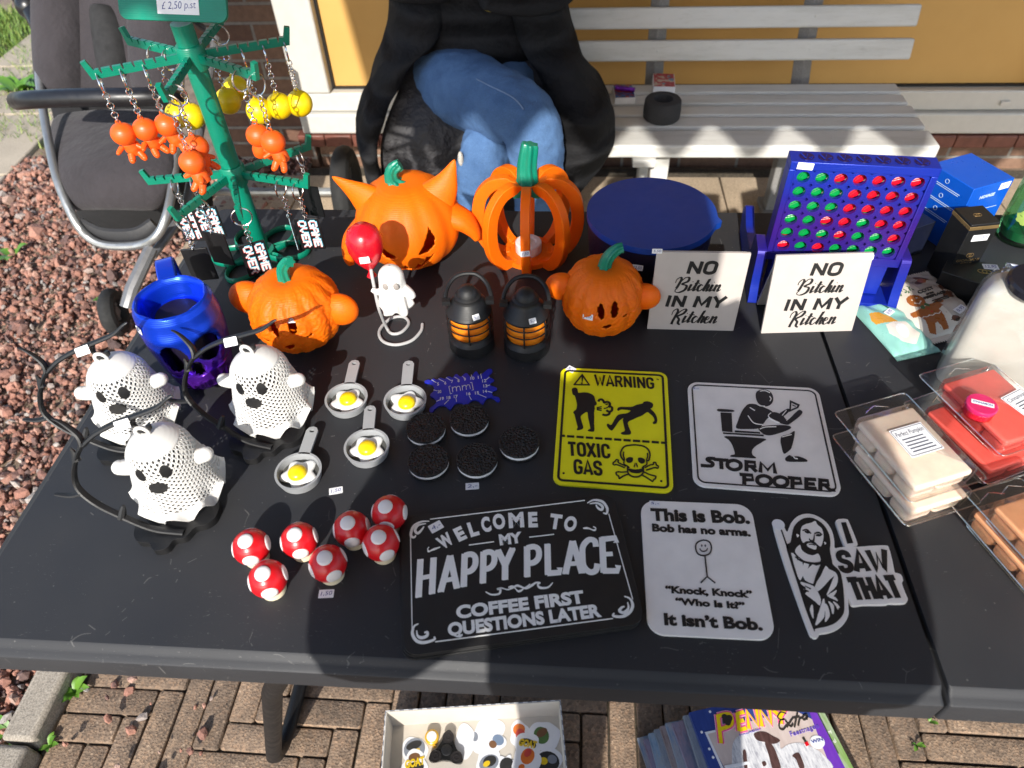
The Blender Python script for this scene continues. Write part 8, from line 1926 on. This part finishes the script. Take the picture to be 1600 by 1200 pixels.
layer('white_frame', SW, [[mq(510, 270), mq(580, 255), mq(582, 268), mq(530, 282), mq(640, 520), mq(622, 520)]], .0006)
hm = mag_mat('mane_white', [(.3, (.32, .32, .36)), (.5, (.6, .6, .62)), (.7, (.75, .74, .74))], 260); bm_ = mag_mat('mane_brown', [(.3, (.045, .022, .02)), (.7, (.12, .065, .06))], 260)
layer('pony_mane', hm, [mc([(700, 330), (760, 280), (840, 262), (900, 280), (960, 320), (1000, 330), (1010, 380), (1060, 350), (1140, 340), (1220, 370), (1290, 420), (1340, 520), (1000, 560), (720, 560), (690, 440)])], .0007)
layer('pony_patch', bm_, [mc([(835, 278), (900, 268), (960, 298), (1005, 325), (965, 348), (900, 335), (850, 320)]), mc([(905, 338), (950, 350), (985, 420), (1010, 515), (960, 520), (930, 420)]), mc([(1085, 425), (1125, 405), (1150, 450), (1165, 505), (1135, 510), (1110, 450)]), mc([(885, 470), (905, 462), (915, 482), (898, 496)]), mc([(760, 400), (780, 395), (790, 505), (770, 505)])], .0010)
PK = plastic('mag_pink', (.75, .06, .28), .35); PKL = plastic('mag_pale_pink', (.75, .42, .5), .35); YL = plastic('mag_yellow', (.75, .55, .01), .35)
b = MB(); b2 = MB(); b3 = MB()
SL = {'P': [[(.15, 0), (.15, 1)], [(.15, .95), (.8, .9), (.85, .55), (.2, .48)]], 'E': [[(.2, 0), (.2, 1)], [(.2, .95), (.85, .95)], [(.2, .52), (.75, .52)], [(.2, .06), (.9, .06)]], 'N': [[(.12, 0), (.12, 1), (.85, 0), (.85, 1)]], 'Y': [[(.05, 1), (.5, .5)], [(.95, 1), (.5, .5), (.5, 0)]]}
for ch, (x0, y0, x1, y1, hh) in zip('PENNY', ((600, 350, 715, 318, 190), (722, 268, 792, 250, 120), (790, 252, 875, 228, 118), (875, 236, 960, 214, 112), (965, 228, 1060, 205, 100))):
    def q(u, v): return mq(x0+(x1-x0)*u-hh*.12*v, y0+(y1-y0)*u-hh*v)
    for l in SL[ch]:
        b3.stroke([q(*a) for a in l], .0125, h0, h0+.0010, smooth=len(l) > 3 and ch == 'P', n=4); b.stroke([q(*a) for a in l], .0098, h0, h0+.0013, smooth=len(l) > 3 and ch == 'P', n=4); b2.stroke([q(*a) for a in l], .0062, h0, h0+.0016, smooth=len(l) > 3 and ch == 'P', n=4)
b3.build('title_halo', PKL, mg, smooth=0); b.build('title_outline', PK, mg, smooth=0); b2.build('title', YL, mg, smooth=0)
b = MB()
for l in ([(1045, 150), (1010, 140), (988, 170), (1010, 190), (1035, 185), (1005, 195), (1000, 240), (1025, 255), (1050, 225)], [(1040, 195), (1075, 235), (1090, 215)], [(1085, 185), (1050, 240)], [(1120, 140), (1100, 240)], [(1085, 180), (1135, 170)], [(1125, 230), (1135, 185), (1155, 180)], [(1185, 155), (1160, 165), (1155, 185), (1170, 190), (1185, 165), (1180, 190)]): b.stroke([mq(*a) for a in l], .0022, h0, h0+.0019, n=6)
b.disc(mq(655, 190), .0075, h0, h0+.0019, n=14); b.disc(mq(640, 172), .005, h0, h0+.0018, n=10); b.disc(mq(672, 178), .005, h0, h0+.00182, n=10); b.disc(mq(660, 208), .005, h0, h0+.00185, n=10)
b.build('script_lettering', blk, mg, smooth=0)
b = MB(); b.flat_text('Feestnagels', mq(1078, 300), mq(1265, 240), .008, h0, h0+.0012, .0, .1); b.flat_text('MAGAZINE', mq(742, 296), mq(880, 252), .0028, h0, h0+.0012); b.build('lettering', plastic('mag_violet', (.13, .08, .45), .35), mg, smooth=0)
b = MB(); b.prism(ell(*mq(1250, 335), .012, .010), h0, h0+.0011); bb_ = b.build('badge', SW, mg, smooth=0); b = MB(); b.flat_text('WIN', mq(1215, 345), mq(1290, 325), .005, h0, h0+.0014, .03); b.build('badge_lettering', INK, bb_, smooth=0)
b = MB(); b.prism([mq(1150, 310), mq(1163, 302), mq(1180, 332), mq(1168, 338)], h0, h0+.0012); b.build('brush', blk, mg, smooth=0); b = MB(); b.prism([mq(1165, 340), mq(1185, 330), mq(1197, 356), mq(1176, 364)], h0, h0+.0012); b.build('polish', REDB, mg, smooth=0)
b = MB(); b.prism([mq(640, 490), mq(800, 462), mq(806, 480), mq(650, 512)], h0, h0+.0013); b.build('banner', SW, mg, smooth=0)
for k, (x, y) in enumerate(((540, 380), (565, 435), (490, 270), (545, 135))): 
    b = MB(); b.disc(mq(x, y), .0022, h0, h0+.0005, n=10); b.build('dot', SW, mg, smooth=0)
